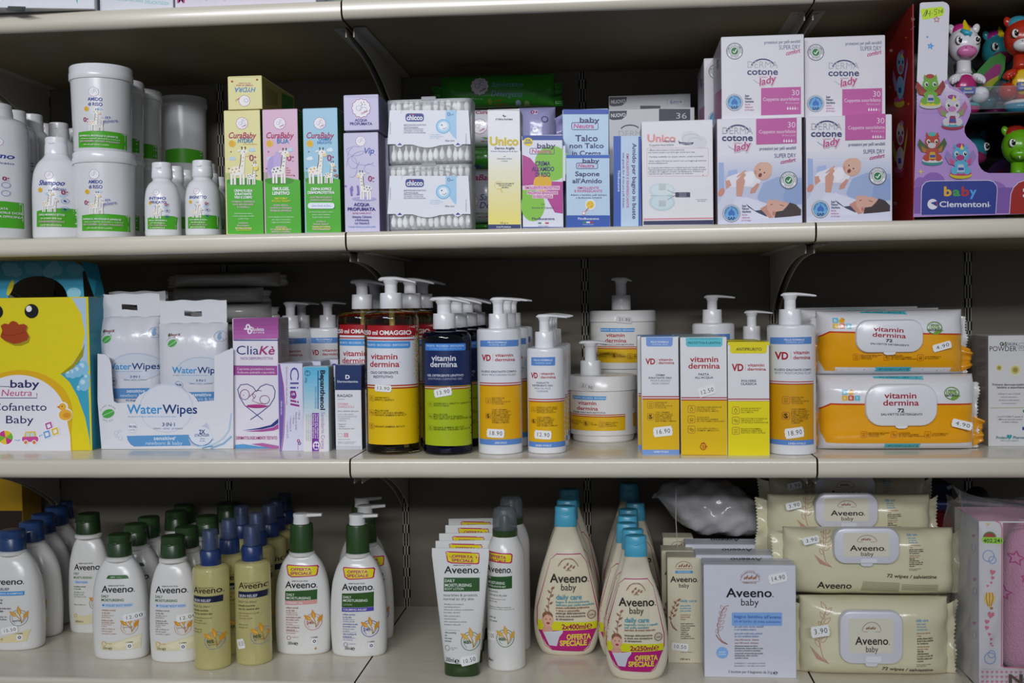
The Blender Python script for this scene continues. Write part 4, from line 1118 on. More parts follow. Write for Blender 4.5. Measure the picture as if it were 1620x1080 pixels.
P.rect(152, 902, 172, 910, '2a8a4a'); P.rect(172, 902, 192, 910, 'f4f4f4'); P.rect(192, 902, 212, 910, 'c02a2a'); P.t('PRODOTTO ITALIANO', 152, 214, 921, 5, 'd8e2f4', 't')
P.done()
frame('D')
r = carton('starch_carton', 'D', 326, 482, 415, 928, .018, ZB, .10, 'bcd2ec', 'narrow blue bath starch carton standing sideways with vertical lettering', side='5a70b8')
P = Print(r, 0)
stripes(P, 368, 468, 417, 928, 10, 'c9dff2'); P.rect(326, 415, 368, 928, '2a58b4'); P.rect(468, 415, 482, 928, '2a58b4')
P.t('Amido per bagno in buste', 434, 866, 455, 22, NEUTRA, 'b', rot=90)
P.t('EMOLLIENTE E RINFRESCANTE', 400, 708, 515, 13, 'cf5f96', 'b', rot=90)
P.t('mini granuli, fior di riso per pelli delicate', 378, 692, 510, 11, NEUTRA, 't', rot=90)
P.t('FitoBucaneve', 351, 470, 612, 12, 'dfe6f6', 'b', rot=90)
P.line([(370, 417), (480, 416)], 2, 'e6eaf6')
P.done()
# ---- white breast pad carton
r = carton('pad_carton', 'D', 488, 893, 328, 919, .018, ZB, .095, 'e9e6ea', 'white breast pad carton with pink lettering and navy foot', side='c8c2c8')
P = Print(r, 0)
P.rect(497, 898, 894, 921, '262a56', 892, 917); P.rect(497, 884, 894, 892, 'd88a98', 878, 886)
P.t('Unico', 519, 680, 447, 40, 'e59a9a', 'x'); P.t('FISIOCARE', 612, 678, 450, 9, '2a2f58', 'b'); P.t('Coppette Assorbilatte', 530, 670, 472, 12, '4a4f70', 'r', rot=-1)
P.ell(772, 430, 62, 42, 'dcdde2', 20); P.line(arc(770, 435, 52, 32, 160, 330, 14), 4, 'c2c6cc'); P.ell(826, 450, 32, 34, 'd8dbe0', 20); P.line(arc(790, 450, 40, 26, 170, 350, 14), 3, 'c2c6cc')
P.poly([(694, 438), (704, 448), (745, 452), (784, 450), (776, 462), (740, 466), (700, 458)], '2a3560'); P.t('SENZA LATTICE', 706, 770, 461, 6, 'e8e8f0', 'b')
P.box_line(516, 482, 866, 642, 12, 2, 'e3b6bc')
for y, ln in ((500, '• Effetto ultra asciutto a forma anatomica'), (513, '  per sentirsi sempre a proprio agio, anche fuori casa'), (538, '• Perfetta vestibilità con doppio adesivo, sottili ed invisibili'), (562, '• Extra comfort (0,5 mm) per coprire i seni e proteggere gli indumenti'), (574, '  durante allattamento.'), (600, 'Le Coppette Assorbilatte sono indicate anche per la pelle delicata'), (612, '*dermatologicamente testate su pelli sensibili. Sono adatte ad essere'), (623, 'indossate con reggiseni normali o da allattamento. Sostituire le'), (634, 'coppette nei casi necessari, in cotton non sbiancato')):
  P.t(ln.strip(), 524, 524 + min(330, 4.9 * len(ln)), y - 1, 8, '5a6078', 't', rot=-.6)
P.ell(602, 722, 74, 42, 'cfe0e4'); P.ell(602, 790, 74, 50, 'c3d8de'); P.ell(602, 722, 60, 33, 'dbe8ea'); P.ell(602, 792, 60, 40, 'd2e3e8'); P.line([(536, 754), (668, 754)], 3, 'a9c3ca')
for c_ in ((604, 705), (604, 798)):
  for i in range(6): P.line([(c_[0] - 20, c_[1] - 15 + i * 6), (c_[0] + 20, c_[1] - 15 + i * 6)], 2.4, 'b3aeb0')
P.line([(632, 722), (680, 742)], 1.5, '3a3f58'); P.line([(632, 778), (680, 750)], 1.5, '3a3f58')
P.rect(678, 735, 762, 762, '2a3054'); P.tl(['Microfibre in strato', 'esterno a forma di', 'coppetta traspirante'], 720, 743, 8, 5, 'dfe0ea', 't', .75, 'c')
P.tl(['Scan per le informazioni', 'sullo smaltimento'], 828, 778, 9, 5.5, '6a6a78', 't', .8, 'c')
P.ell(836, 636, 3, 3, 'e85a6a', n=8)
P.done()
# ---- boxes at the back with dark tabs
def nuovo_box(x0, x1, y0, Y_, label, big):
  r = carton('teat_carton', 'D', x0, x1, y0, 930, Y_, ZB, .03, 'cdced2', label, 'pale cartons with dark corner tabs', flap=False)
  P = Print(r, 0)
  P.poly([(x0, y0 + 14), (x0 + 100, y0 + 12), (x0 + 95, y0 + 42), (x0 + 70, y0 + 62), (x0 + 20, y0 + 66), (x0, y0 + 60)], '22263a')
  P.t('NUOVO', x0 + 10, x0 + 92, y0 + 50, 20, 'e4e4ec', 'b', rot=-3)
  if big:
    P.rect(x0 + 282, y0 + 2, x0 + 460, 420, '23283e'); P.t('36', x0 + 380, x0 + 440, 315, 32, 'cfd2da', 'l')
    P.t('DERM', x0 + 52, x0 + 180, 418, 34, 'aeb0b8', 'l'); P.line(arc(x0 + 118, 384, 55, 32, 200, 330, 12), 7, '2a2f58')
  else:
    P.t('6m+', x0 + 345, x0 + 415, y0 + 52, 24, '6a80a8', 'b'); P.line([(x0 + 330, y0 + 20), (x0 + 330, y0 + 60)], 2, '8a98b0'); P.line([(x0 + 428, y0 + 20), (x0 + 428, y0 + 60)], 2, '8a98b0')
    P.rect(x0 + 175, y0 + 62, x0 + 290, y0 + 90, '3a3a3e')
  P.done()
nuovo_box(303, 790, 258, .225, 'pale carton with dark corner tab and number 36, behind the narrow blue carton', True)
nuovo_box(303, 768, 180, .300, 'pale carton with hanging tab, furthest back near the wall', False)
# ---- breast pad cartons with magenta panels (four in front, more behind)
def pad_logo(P, x, y, k=1.0):
  P.t('DERMA', x, x + 148 * k, y, 32 * k, 'b9bac2', 'l')
  P.line(arc(x + 75 * k, y + 10 * k, 62 * k, 52 * k, 205, 335, 18), 6 * k, '24316e')
  P.line(arc(x + 75 * k, y + 20 * k, 60 * k, 58 * k, 25, 140, 18), 4 * k, 'c6c7ce')
  P.t('cotone', x - 2, x + 148 * k, y + 34 * k, 31 * k, '22306c', 'b')
  P.t('cotton', x + 56 * k, x + 96 * k, y + 48 * k, 8 * k, 'd09a9a', 'r')
  P.t('lady', x + 60 * k, x + 144 * k, y + 92 * k, 36 * k, 'd8cfd8', 'x', rot=-14, shear=.3)
  P.t('lady', x + 58 * k, x + 141 * k, y + 88 * k, 34 * k, 'c2307e', 'b', rot=-14, shear=.3)
def derm_seal(P, x, y, r):
  P.ell(x, y, r, r, '3a3f48'); P.ell(x, y, r * .92, r * .92, 'eceef0'); P.ell(x, y, r * .62, r * .62, '3a3f48'); P.ell(x, y, r * .56, r * .56, 'e8ecea'); P.ell(x, y, r * .44, r * .44, '1f7a3a')
  P.line([(x - r * .22, y), (x - r * .05, y + r * .2), (x + r * .26, y - r * .22)], r * .13, 'f2f4f2')
  P.curve_t('DERMATOLOGICAMENTE', x, y, r * .68, 160, 380, r * .2, '3a3f48', 't'); P.curve_t('TESTATO', x, y, r * .86, 135, 45, r * .18, '3a3f48', 't', True)
def sap_seal(P, x, y, r):
  P.ell(x, y, r, r, '6a7280'); P.ell(x, y, r * .94, r * .94, 'e8ecf2'); P.ell(x, y, r * .86, r * .86, '2a3560'); P.ell(x, y, r * .82, r * .82, '6fb0e0')
  for dx, dy, q in ((-.22, .05, .2), (0, -.08, .26), (.24, .05, .2)): P.ell(x + dx * r, y + dy * r, q * r * .8, q * r * 1.2, '2f6fc0'); P.poly([(x + dx * r - q * r * .5, y + dy * r - q * r * .8), (x + dx * r, y + dy * r - q * r * 2.1), (x + dx * r + q * r * .5, y + dy * r - q * r * .8)], '2f6fc0')
  P.curve_t('nuova formula', x, y, r * .6, 175, 365, r * .22, '1d2c66', 'b'); P.t('SAP', x - r * .4, x + r * .42, y + r * .74, r * .3, '1d2c66', 'x')
def drops(P, x, y, h, n=4):
  for i in range(5):
    cx_ = x + i * h * .85
    if i < n: P.ell(cx_, y, h * .3, h * .36, 'f0e6f0', n=10); P.poly([(cx_ - h * .22, y - h * .2), (cx_, y - h * .85), (cx_ + h * .22, y - h * .2)], 'f0e6f0')
    else: P.ring(cx_, y - h * .05, h * .28, h * .4, h * .08, 'f0e6f0', 10)
def pad_panel(P, x0, y0, x1, y1, dy=0):
  P.rect(x0, y0, x1, y1, 'c2559f', y0 + dy, y1 + dy)
def pad_side_top(x0, x1, y0, yb, Y_, label, ox, oy, zb, side):
  r = carton('breast_pad_carton', 'E', x0, x1, y0, yb, Y_, zb, .115, 'e3e0e6', label, 'breast pad cartons with magenta panels', side='b9aebb')
  P = Print(r, 0)
  derm_seal(P, 161 + ox, 157 + oy, 41)
  P.t('protezioni per pelli sensibili', 306 + ox, 482 + ox, 122 + oy, 15, '4a5084', 'r', rot=-2); P.t('SUPER DRY', 378 + ox, 481 + ox, 149 + oy, 21, '4a5084', 'l', rot=-1.5)
  P.t('comfort', 411 + ox, 482 + ox, 178 + oy, 20, 'c0307c', 'b', rot=-12, shear=.3)
  pad_logo(P, 224 + ox, 238 + oy)
  P.rect(290 + ox, 337 + oy, 484 + ox, 462 + oy + 8, 'c2559f', 331 + oy, 456 + oy + 8)
  P.t('30', 440 + ox, 476 + ox, 373 + oy, 27, 'f0e4ee', 'l'); P.t('Coppette assorbilatte', 300 + ox, 477 + ox, 400 + oy, 16, 'efdcea', 'r', rot=-1); P.t('Breast pads', 410 + ox, 474 + ox, 414 + oy, 10, 'deb2d0', 'r')
  drops(P, 420 + ox, 438 + oy, 14)
  sap_seal(P, 160 + ox, 407 + oy, 41)
  P.tl(['Super', 'Polimero', 'Assorbente'], 211 + ox, 379 + oy, 14, 10, '2a3468', 'b', .62); P.tl(['Assorbe', 'rapidamente', 'più del doppio'], 211 + ox, 420 + oy, 13, 7.5, 'c0508c', 't', .72)
  P.done()
  if side:
    Q = Print(r, -r['W'] / 2, face='x')
    Q.poly([(64, 368), (97, 340), (97, 482), (64, 489)], 'a8498c'); Q.t('lady', 74, 120, 200, 12, '3a3f70', 'b', rot=90)
    Q.done('side_print')
  return r
def pad_photo(x0, x1, y0, yb, Y_, label, ox, oy):
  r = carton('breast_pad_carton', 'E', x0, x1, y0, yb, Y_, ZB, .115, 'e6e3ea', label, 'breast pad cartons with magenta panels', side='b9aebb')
  P = Print(r, 0)
  a = lambda pts: [(p[0] + ox, p[1] + oy) for p in pts]
  xs = 80 + ox; xe = 489 + ox
  # pale blurred room behind
  for i in range(8):
    t = i / 7; c = '%02x%02x%02x' % tuple(int((1 - t) * p + t * q) for p, q in zip((226, 224, 232), (190, 198, 226)))
    P.rect(xs, 665 + oy + i * 16, xe, 684 + oy + i * 16, c)
  P.rect(xs, 790 + oy, xe, 1000 + oy, 'c6c9e2')
  P.poly(a([(83, 700), (108, 702), (110, 830), (83, 850)]), '9fb4dc'); P.poly(a([(130, 740), (172, 732), (180, 790), (120, 800)]), 'a9bbe0')
  P.poly(a([(270, 870), (300, 800), (370, 770), (489, 775), (489, 905), (300, 920)]), '9db0d6'); P.poly(a([(400, 860), (418, 790), (489, 800), (489, 900), (395, 905)]), '8fa5cf')
  P.poly(a([(80, 900), (150, 860), (260, 880), (489, 960), (489, 1000), (80, 1002)]), 'd9dbef')
  # mother: sleeve, robe, head, hair
  P.poly(a([(85, 900), (120, 830), (155, 800), (172, 830), (160, 880), (120, 960), (84, 990)]), 'd3d6e6')
  P.poly(a([(160, 890), (220, 868), (290, 900), (330, 960), (330, 978), (140, 985)]), 'dfe0f0')
  P.poly(a([(215, 900), (260, 935), (300, 930), (320, 965), (250, 950)]), '3a3a5a'); P.poly(a([(205, 905), (270, 944), (318, 965), (330, 975), (220, 972)]), 'e3e4f2')
  P.poly(a([(285, 925), (320, 905), (345, 940), (352, 968), (330, 972)]), 'c98f80')
  P.poly(a([(318, 890), (330, 880), (345, 884), (362, 878), (372, 888), (405, 890), (432, 905), (430, 950), (380, 962), (345, 966), (320, 930)]), 'd9a896')
  P.poly(a([(430, 895), (460, 905), (485, 930), (484, 958), (430, 964), (355, 970), (362, 940), (395, 935), (415, 915)]), '3a2a2c')
  P.line(a([(335, 906), (346, 904)]), 4, '9a3a44'); P.line(a([(382, 906), (400, 912)]), 3, '5a3a34'); P.ell(352 + ox, 948 + oy, 8, 11, 'c08070')
  # baby held up
  P.poly(a([(112, 800), (128, 770), (200, 745), (262, 745), (290, 790), (262, 822), (200, 818), (130, 822)]), 'e9e6ee')
  P.poly(a([(115, 790), (135, 785), (146, 812), (120, 830)]), 'd09684'); P.ell(96 + ox, 845 + oy, 14, 22, 'd08a7a', 30)
  P.poly(a([(168, 790), (205, 750), (214, 756), (214, 780), (196, 865), (170, 866)]), 'd39a86'); P.poly(a([(240, 830), (272, 800), (282, 806), (262, 846), (236, 852)]), 'cc9280')
  for i in range(4): P.line(a([(172 + i * 9, 772 - i * 5), (196 + i * 6, 750 - i * 4)]), 7, 'd9a48e')
  P.poly(a([(205, 775), (235, 742), (262, 748), (258, 795), (225, 820)]), 'f0eef4')
  P.ell(298 + ox, 742 + oy, 44, 44, 'dbab94'); P.ell(312 + ox, 730 + oy, 32, 32, 'dfb29c'); P.ell(285 + ox, 762 + oy, 8, 11, '7a2a30', 30); P.ell(284 + ox, 735 + oy, 4, 4, '3a2a28', n=8); P.ell(306 + ox, 750 + oy, 4, 4, '3a2a28', n=8); P.ell(262 + ox, 748 + oy, 7, 10, 'cc927e')
  # panel and lettering
  P.rect(266 + ox, 488 + oy, 463 + ox, 612 + oy, 'c2559f', 482 + oy, 606 + oy)
  P.t('30', 420 + ox, 456 + ox, 530 + oy, 27, 'f0e4ee', 'l'); P.t('Coppette assorbilatte', 280 + ox, 459 + ox, 559 + oy, 16, 'efdcea', 'r', rot=-1); P.t('Breast pads', 393 + ox, 457 + ox, 572 + oy, 10, 'deb2d0', 'r')
  drops(P, 402 + ox, 597 + oy, 14)
  pad_logo(P, 101 + ox, 560 + oy)
  P.t('protezioni per pelli sensibili', 282 + ox, 460 + ox, 640 + oy, 15, '4a5084', 'r', rot=-1.5); P.t('SUPER DRY', 355 + ox, 459 + ox, 677 + oy, 20, '4a5084', 'l', rot=-1)
  P.t('comfort', 384 + ox, 458 + ox, 707 + oy, 18, 'c0307c', 'b', rot=-10, shear=.3)
  derm_seal(P, 424 + ox, 787 + oy, 43); sap_seal(P, 145 + ox, 948 + oy, 43)
  P.tl(['Super', 'Polimero', 'Assorbente'], 197 + ox, 916 + oy, 14, 10, '2a3468', 'b', .62); P.tl(['Assorbe', 'rapidamente', 'più del doppio'], 196 + ox, 958 + oy, 13.5, 7.5, 'c0508c', 't', .72)
  P.done()
  return r
bl = pad_photo(77, 490, 484, 1000, .014, 'breast pad carton with baby photo, bottom left of the magenta-panel four', 0, 0)
br = pad_photo(510, 929, 472, 990, .014, 'breast pad carton with baby photo, bottom right of the magenta-panel four', 434, -20)
tl_ = pad_side_top(96, 500, 82, 478, .022, 'plain fronted breast pad carton, top left of the magenta-panel four', 0, 0, ZB + bl['H'] + .0008, True)
tr_ = pad_side_top(502, 896, 86, 470, .040, 'plain fronted breast pad carton, top right of the magenta-panel four', 396, 6, ZB + br['H'] + .0008, False)
dup(bl, -.012, .122, 0, 'breast pad carton behind the bottom left baby photo carton'); dup(tl_, -.012, .122, 0, 'breast pad carton behind the top left plain one')
# white hanging box edge near the divider
r = carton('pad_carton', 'D', 834, 860, 25, 925, .30, ZB, .04, 'c9cacc', 'tall narrow pale carton standing at the wall left of the magenta-panel stack', flap=False)
# ================================================================== ROW 2 (on the lower middle shelf)
ZC = Z3T
# ---- duck gift carton
root = carton('gift_carton', 'H', -290, 428, 213, 938, None, ZC, .05, 'e9d71e', 'yellow duck gift carton with blue bubbles and arched carrying handle', side='2a8ea6', flap=False)
W_, H_ = root['W'], root['H']
P = Print(root, 0)
P.poly([(341, 214), (407, 213), (430, 938), (424, 880), (404, 780), (368, 680), (330, 612), (288, 574), (340, 532), (388, 462), (403, 380), (386, 290)], 'b4cfe6')
P.poly([(288, 574), (340, 532), (370, 500), (414, 560), (422, 700), (430, 938), (424, 880), (404, 780), (368, 680), (330, 612)], '3fa6c4')
for a, b, r in ((395, 545, 34), (370, 560, 30), (345, 570, 26), (325, 572, 20), (400, 622, 33), (412, 590, 20), (375, 640, 14)): P.ell(a, b, r * .8, r, '8cc8e6', n=18); P.ell(a - r * .2, b - r * .3, r * .35, r * .35, 'c8e6f4', n=12)
P.poly([(288, 574), (345, 528), (392, 455), (402, 430), (394, 490), (350, 545), (302, 574)], 'a39a1c')
P.poly([(-290, 566), (-120, 560)] + arc(98, 760, 245, 205, 210, 360, 26) + [(338, 850), (342, 938), (-290, 938)], 'e4b41c')
P.poly([(-290, 590)] + arc(88, 800, 232, 222, 200, 360, 26) + [(334, 870), (337, 938), (-290, 938)], 'ecebf2')
P.ell(150, 276, 33, 34, '16161a', n=24); P.ell(138, 265, 14, 15, 'f4f4f0', n=14); P.ell(-16, 280, 31, 33, '16161a', n=24); P.ell(-28, 268, 13, 14, 'f4f4f0', n=14)
P.poly([(8, 350), (24, 338), (45, 340), (55, 328), (68, 324), (82, 330), (92, 342), (118, 340), (134, 352), (128, 372), (144, 400), (136, 425), (100, 440), (70, 440), (30, 422), (8, 405), (14, 370)], 'a89a18')
P.poly([(4, 345), (22, 334), (42, 338), (52, 326), (65, 322), (80, 328), (90, 340), (114, 336), (131, 347), (124, 368), (138, 395), (130, 414), (95, 428), (65, 432), (25, 416), (2, 398), (12, 368)], 'a8431c')
P.line([(8, 384), (40, 392), (80, 388), (124, 372)], 3, '8a3414')
P.t('baby', 50, 188, 638, 35, NEUTRA, 'b'); P.line([(0, 633), (46, 634), (48, 640)], 3, NEUTRA); P.line([(176, 665), (176, 688), (60, 688), (-60, 688)], 3, NEUTRA); P.t('Neutra', 8, 152, 678, 30, 'cf4f8c', 'r', shear=.15)
P.t('Cofanetto', -35, 222, 748, 36, NEUTRA, 'r'); P.t('Baby', 30, 160, 808, 36, NEUTRA, 'r')
P.ell(310, 766, 36, 32, 'f4f4f6'); P.ell(300, 728, 24, 22, 'f4f4f6'); P.ell(312, 768, 32, 26, 'efb63a'); P.ell(298, 730, 18, 18, 'efb63a'); P.poly([(270, 730), (284, 724), (284, 738)], 'e0703a'); P.ell(318, 770, 18, 12, 'e09a2a'); P.ell(296, 727, 3, 3, '2a2a30', n=8)
P.ell(30, 875, 40, 38, 'f8f8fa')
for i, c in enumerate(['c83a8c', 'e8c83a', '7aba3a', 'c83a8c', 'e8c83a', '7aba3a']): P.poly([(28, 875)] + arc(28, 875, 35, 33, 60 * i + 20, 60 * i + 80, 8), c)
P.line([(72, 886), (84, 890), (98, 886)], 4, '8cc0e8'); P.line([(186, 870), (200, 862), (210, 866)], 4, '8cc0e8')
P.rr(100, 866, 190, 900, 14, 'f8f8fa'); P.rr(106, 870, 184, 896, 10, 'd0509a'); P.poly([(116, 872), (122, 848), (168, 846), (174, 870)], 'e8c83a'); P.rect(126, 853, 142, 870, 'bfe0f2'); P.rect(148, 853, 164, 870, 'bfe0f2')
for a in (124, 164): P.ell(a, 898, 12, 12, 'f0f0f2', n=12); P.ell(a, 898, 8, 8, 'e0803a', n=12)
for a, b, c in ((234, 820, 'c060a8'), (225, 860, '7aa8e0'), (264, 846, 'e8c83a')): P.poly([(a - 24, b - 14), (a + 12, b - 26), (a + 24, b + 12), (a - 12, b + 26)], 'f8f8fa'); P.poly([(a - 19, b - 11), (a + 10, b - 21), (a + 19, b + 10), (a - 10, b + 21)], c); P.poly([(a - 10, b - 5), (a + 5, b - 11), (a + 10, b + 5), (a - 5, b + 11)], 'f4f4f6')
P.done()
frame('H'); Yh = root.location[1] + .03
def hp(x, y): q = atY(x, y, Yh); return (q[0] - root.location[0], q[2] - root.location[2])
blue = mat('3f9ec4', 'carton'); mb = MB()
outer = [hp(-190, 213), hp(-190, 120), hp(-140, 60), hp(-60, 38), hp(270, 38), hp(350, 42), hp(390, 60), hp(400, 213)]
hole = [hp(325, 213)] + [hp(a, b) for a, b in arc(180, 213, 142, 104, 0, -180, 20)][::1] + [hp(38, 213)]
mb.prism(outer + [hp(38, 213)] + [hp(a, b) for a, b in arc(180, 213, 140, 104, 180, 360, 20)] + [hp(322, 213)], .0295, .0305, blue)
hd = mb.build('carrying_handle', root, smooth=False)
P = Print(root, .0294)
for i in range(16): P.ell(-20 + (i * 97) % 400, 60 + (i * 31) % 36, 22 + (i * 7) % 16, 20 + (i * 5) % 10, '6fb8d6' if i % 2 else '5aaccc', n=16)
P.ell(352, 190, 34, 26, '8cc8e0'); P.ell(50, 165, 12, 40, 'cfc02a', 20)
P.done('handle_print')
mb = MB()   # folded side gusset beside the handle
a = hp(385, 40); b = hp(415, 213); t_ = mat('2c8aa6', 'carton')
mb.add([(W_ / 2 - .0005, .02, H_), (W_ / 2 + .002, .05, H_), (a[0] + .016, .048, a[1] - .004), (a[0] + .003, .025, a[1])], [(0, 1, 2, 3)], t_)
mb.add([(W_ / 2 - .001, .0205, H_), (W_ / 2 + .0015, .0505, H_), (a[0] + .0155, .0485, a[1] - .004), (a[0] + .0025, .0255, a[1])], [(3, 2, 1, 0)], t_)
mb.build('side_gusset', root, smooth=False, weld=False)
# ---- display tray of hanging wipes packs
WB = '2a5ea8'
root = empty('display_tray', (0, 0, 0), 'open white display tray with blue lettering holding upright wipes packs', 'display tray')
frame('H'); q0 = atZ(480, 934, ZC); q1 = atZ(1106, 928, ZC); Yt = float((q0[1] + q1[1]) / 2)
X0, X1 = atY(482, 934, Yt)[0], atY(1107, 930, Yt)[0]; Xc = float((X0 + X1) / 2); TW = float(X1 - X0)
root.location = (Xc, Yt, ZC)
def tp(x, y): q = atY(x, y, Yt); return (float(q[0] - Xc), float(max(q[2] - ZC, .0004)))
card = mat('e3e4ea', 'carton'); mb = MB()
outl = [tp(482, 936), tp(1107, 930), tp(1107, 452), tp(1080, 460), tp(1018, 490), tp(1016, 700), tp(940, 705)]
outl += [tp(a, b) for a, b in arc(790, 716, 150, 76, -8, -172, 20)] + [tp(640, 708), tp(556, 712), tp(540, 704), tp(533, 640), tp(528, 530), tp(518, 500), tp(500, 482), tp(463, 478), tp(463, 700)]
mb.prism(outl, 0, .0012, card); mb.build('front_panel', root, smooth=False)
TD = .15; hs = tp(1107, 452)[1]; mb = MB()
mb.box(-TW / 2, -TW / 2 + .0012, .0013, TD, 0.0004, hs * .95, card); mb.build('side_panel', root, smooth=False)
mb = MB(); mb.box(TW / 2 - .0012, TW / 2, .0013, TD, 0.0004, hs, card); mb.build('side_panel', root, smooth=False)
mb = MB(); mb.box(-TW / 2 + .0013, TW / 2 - .0013, .0013, TD, 0.0004, .0015, card); mb.build('base_panel', root, smooth=False)
mb = MB(); mb.box(-TW / 2, TW / 2, TD, TD + .0012, 0.0004, hs, card); mb.build('back_panel', root, smooth=False)
P = Print(root, 0)
def ww_logo(P, x0, x1, y, h, sub=True):
  m_ = x0 + (x1 - x0) * .5
  P.t('Water', x0, m_, y, h, '3f96d4', 'b'); P.t('Wipes', m_ + h * .05, x1, y, h, '1f3f7c', 'b')
  if sub: P.t("WORLD'S PUREST WIPES FOR SENSITIVE SKIN", x0 + 4, x0 + (x1 - x0) * .7, y + h * .42, h * .14, '4f9ad0', 't')
P.ell(790, 735, 128, 118, 'cdd3e4'); P.ell(790, 737, 124, 112, 'dfe2ec')
ww_logo(P, 602, 936, 762, 42)
P.t('3·IN·1', 770, 830, 822, 17, '1f3f7c', 'b'); P.t('cleans · cares · protects', 728, 866, 836, 9, '2a4f8c', 'r', rot=0)
P.ell(629, 828, 24, 25, 'b9cbe2'); P.ell(629, 828, 22, 23, 'e8ebf2'); P.t('99.9%', 612, 648, 830, 11, '1f3f7c', 'b'); P.t('WATER', 616, 642, 842, 5, '1f3f7c', 't')
P.poly([(602, 868), (896, 862), (906, 914), (636, 918), (620, 908), (606, 888)], '5f9bd0')
P.t('sensitive', 730, 830, 887, 17, 'e4ecf6', 'b'); P.t('+', 826, 836, 878, 9, 'e4ecf6', 'b'); P.t('newborn & baby', 692, 866, 910, 17, 'cfe0f2', 'r')
P.poly([(905, 858), (950, 828), (980, 806), (986, 812), (1004, 862), (1018, 890), (990, 892), (960, 920), (910, 915), (896, 885)], 'c3cbdc'); P.ell(955, 868, 54, 44, 'dfe3ee')
P.t('2X', 945, 974, 858, 19, '1f3f7c', 'x'); P.t('STRONGER', 924, 994, 872, 12, '1f3f7c', 'b', rot=-2); P.tl(['thicker', '& softer'], 962, 884, 11, 7, '1f3f7c', 't', .8, 'c')
P.line(arc(955, 868, 56, 46, 20, 170, 14), 4, '4f7fb4'); P.line([(936, 918), (980, 916), (1020, 905), (1060, 880), (1088, 840), (1098, 760)], 7, 'b5cfe4'); P.line([(1000, 926), (1060, 905), (1100, 870)], 9, '8fb6d4'); P.line([(960, 926), (1010, 915)], 4, '4f8fc0')
for a, b, r in ((514, 762, 32), ): P.ell(a, b, 30, 20, '4fae4a', -20); P.line([(a - 30, b + 12), (a + 28, b - 14)], 2, 'd8e8d8'); P.curve_t('PLANT BASED', a, b, 36, 200, 330, 6, '3a6a3a', 't'); P.curve_t('100% BIO', a, b, 38, 140, 50, 6, '3a6a3a', 't', True)
for a, b, r in ((552, 852, 9), (570, 845, 7), (572, 878, 10), (551, 868, 6)): P.ring(a, b, r, r, 1.4, 'b9cfe2', 12)
P.done()
def ww_pack(xa, xb, yseal0, yseal1, ybot, Y_, label, seed, tx, ty, detail=True, col='dadbe1'):
  frame('H')
  c0 = atY(xa, (yseal1 + ybot) / 2, Y_); c1 = atY(xb, (yseal1 + ybot) / 2, Y_)
  X_ = float((c0[0] + c1[0]) / 2); W2 = float(c1[0] - c0[0]); zt = float(atY((xa + xb) / 2, yseal1, Y_)[2] - ZC - .004); ztt = float(atY((xa + xb) / 2, yseal0, Y_)[2] - ZC - .004)
  r = empty('wipes_pouch', (X_, Y_, ZC + .004), label, 'wipes pack', 'white wipes packs in the display tray')
  f = pillow(r, W2, zt, .036, col, seed, axis='z', amp=.0011, pz=2.6)
  # top seal with the hang slot
  mb = MB(); m = mat('e0e1e6', 'film'); n = 30; ws = W2 * .485; V = []; L_ = ztt - zt + .014
  for i in range(7):
    for j in range(n + 1):
      x = -ws + 2 * ws * j / n; V.append((x, .0012 * math.sin(x * 90 + seed) * i / 6 + (.0005 if i % 2 else -.0005), zt - .014 + L_ * i / 6 + .0008 * math.sin(x * 160 + seed)))
  hx = lambda i, j: (i == 3 and n * .36 < j < n * .63)
  mb.add(V, [(i * (n + 1) + j, i * (n + 1) + j + 1, (i + 1) * (n + 1) + j + 1, (i + 1) * (n + 1) + j) for i in range(6) for j in range(n) if not hx(i, j)], m)
  mb.build('hanging_seal', r, ang=60, weld=False)
  if detail:
    P = Print(r, -.016, f, 'film', off=.0004)
    ox, oy = tx, ty
    P.poly([(479 + ox, 372 + oy), (486 + ox, 362 + oy), (492 + ox, 376 + oy), (484 + ox, 382 + oy)], '3a7a3a'); P.t('AllergyUK', 484 + ox, 541 + ox, 376 + oy, 12, '8a2a3a', 'b')
    P.ell(504 + ox, 410 + oy, 24, 16, '4fae4a', -30); P.line([(482 + ox, 428 + oy), (528 + ox, 396 + oy)], 2, 'd8e8d8'); P.curve_t('PLANT BASED', 504 + ox, 412 + oy, 28, 200, 330, 5, '3a6a3a', 't')
    P.ring(726 + ox, 377 + oy, 26, 25, 2, '8fb0d4'); P.line([(710 + ox, 360 + oy), (742 + ox, 396 + oy)], 2, '8fb0d4'); P.ell(722 + ox, 380 + oy, 8, 14, '8fb0d4'); P.ell(724 + ox, 362 + oy, 6, 6, '8fb0d4')
    P.ell(645 + ox, 540 + oy, 118, 66, 'b8c2d6'); P.ell(645 + ox, 542 + oy, 115, 63, 'd0d6e2')
    ww_logo(P, 505 + ox, 748 + ox, 552 + oy, 29)
    P.t('3·IN·1', 622 + ox, 665 + ox, 592 + oy, 11, '1f3f7c', 'b'); P.t('cleans · cares · protects', 592 + ox, 696 + ox, 603 + oy, 6, '2a4f8c', 'r')
    P.ring(538 + ox, 610 + oy, 20, 20, 2, '8fb0d4'); P.t('99.9%', 524 + ox, 552 + ox, 612 + oy, 9, '1f3f7c', 'b'); P.t('WATER', 526 + ox, 550 + ox, 626 + oy, 5, '1f3f7c', 't')
    P.poly([(500 + ox, 642 + oy), (795 + ox, 640 + oy), (795 + ox, 690 + oy), (500 + ox, 690 + oy)], '5f93c8'); P.t('sensitive', 606 + ox, 690 + ox, 661 + oy, 15, 'e4ecf6', 'b'); P.t('newborn & baby', 575 + ox, 720 + ox, 682 + oy, 15, 'cfe0f2', 'r')
    P.t('0% fragrance & alcohol', 600 + ox, 740 + ox, 702 + oy, 8, '3a5a90', 't')
    P.done()
  return r
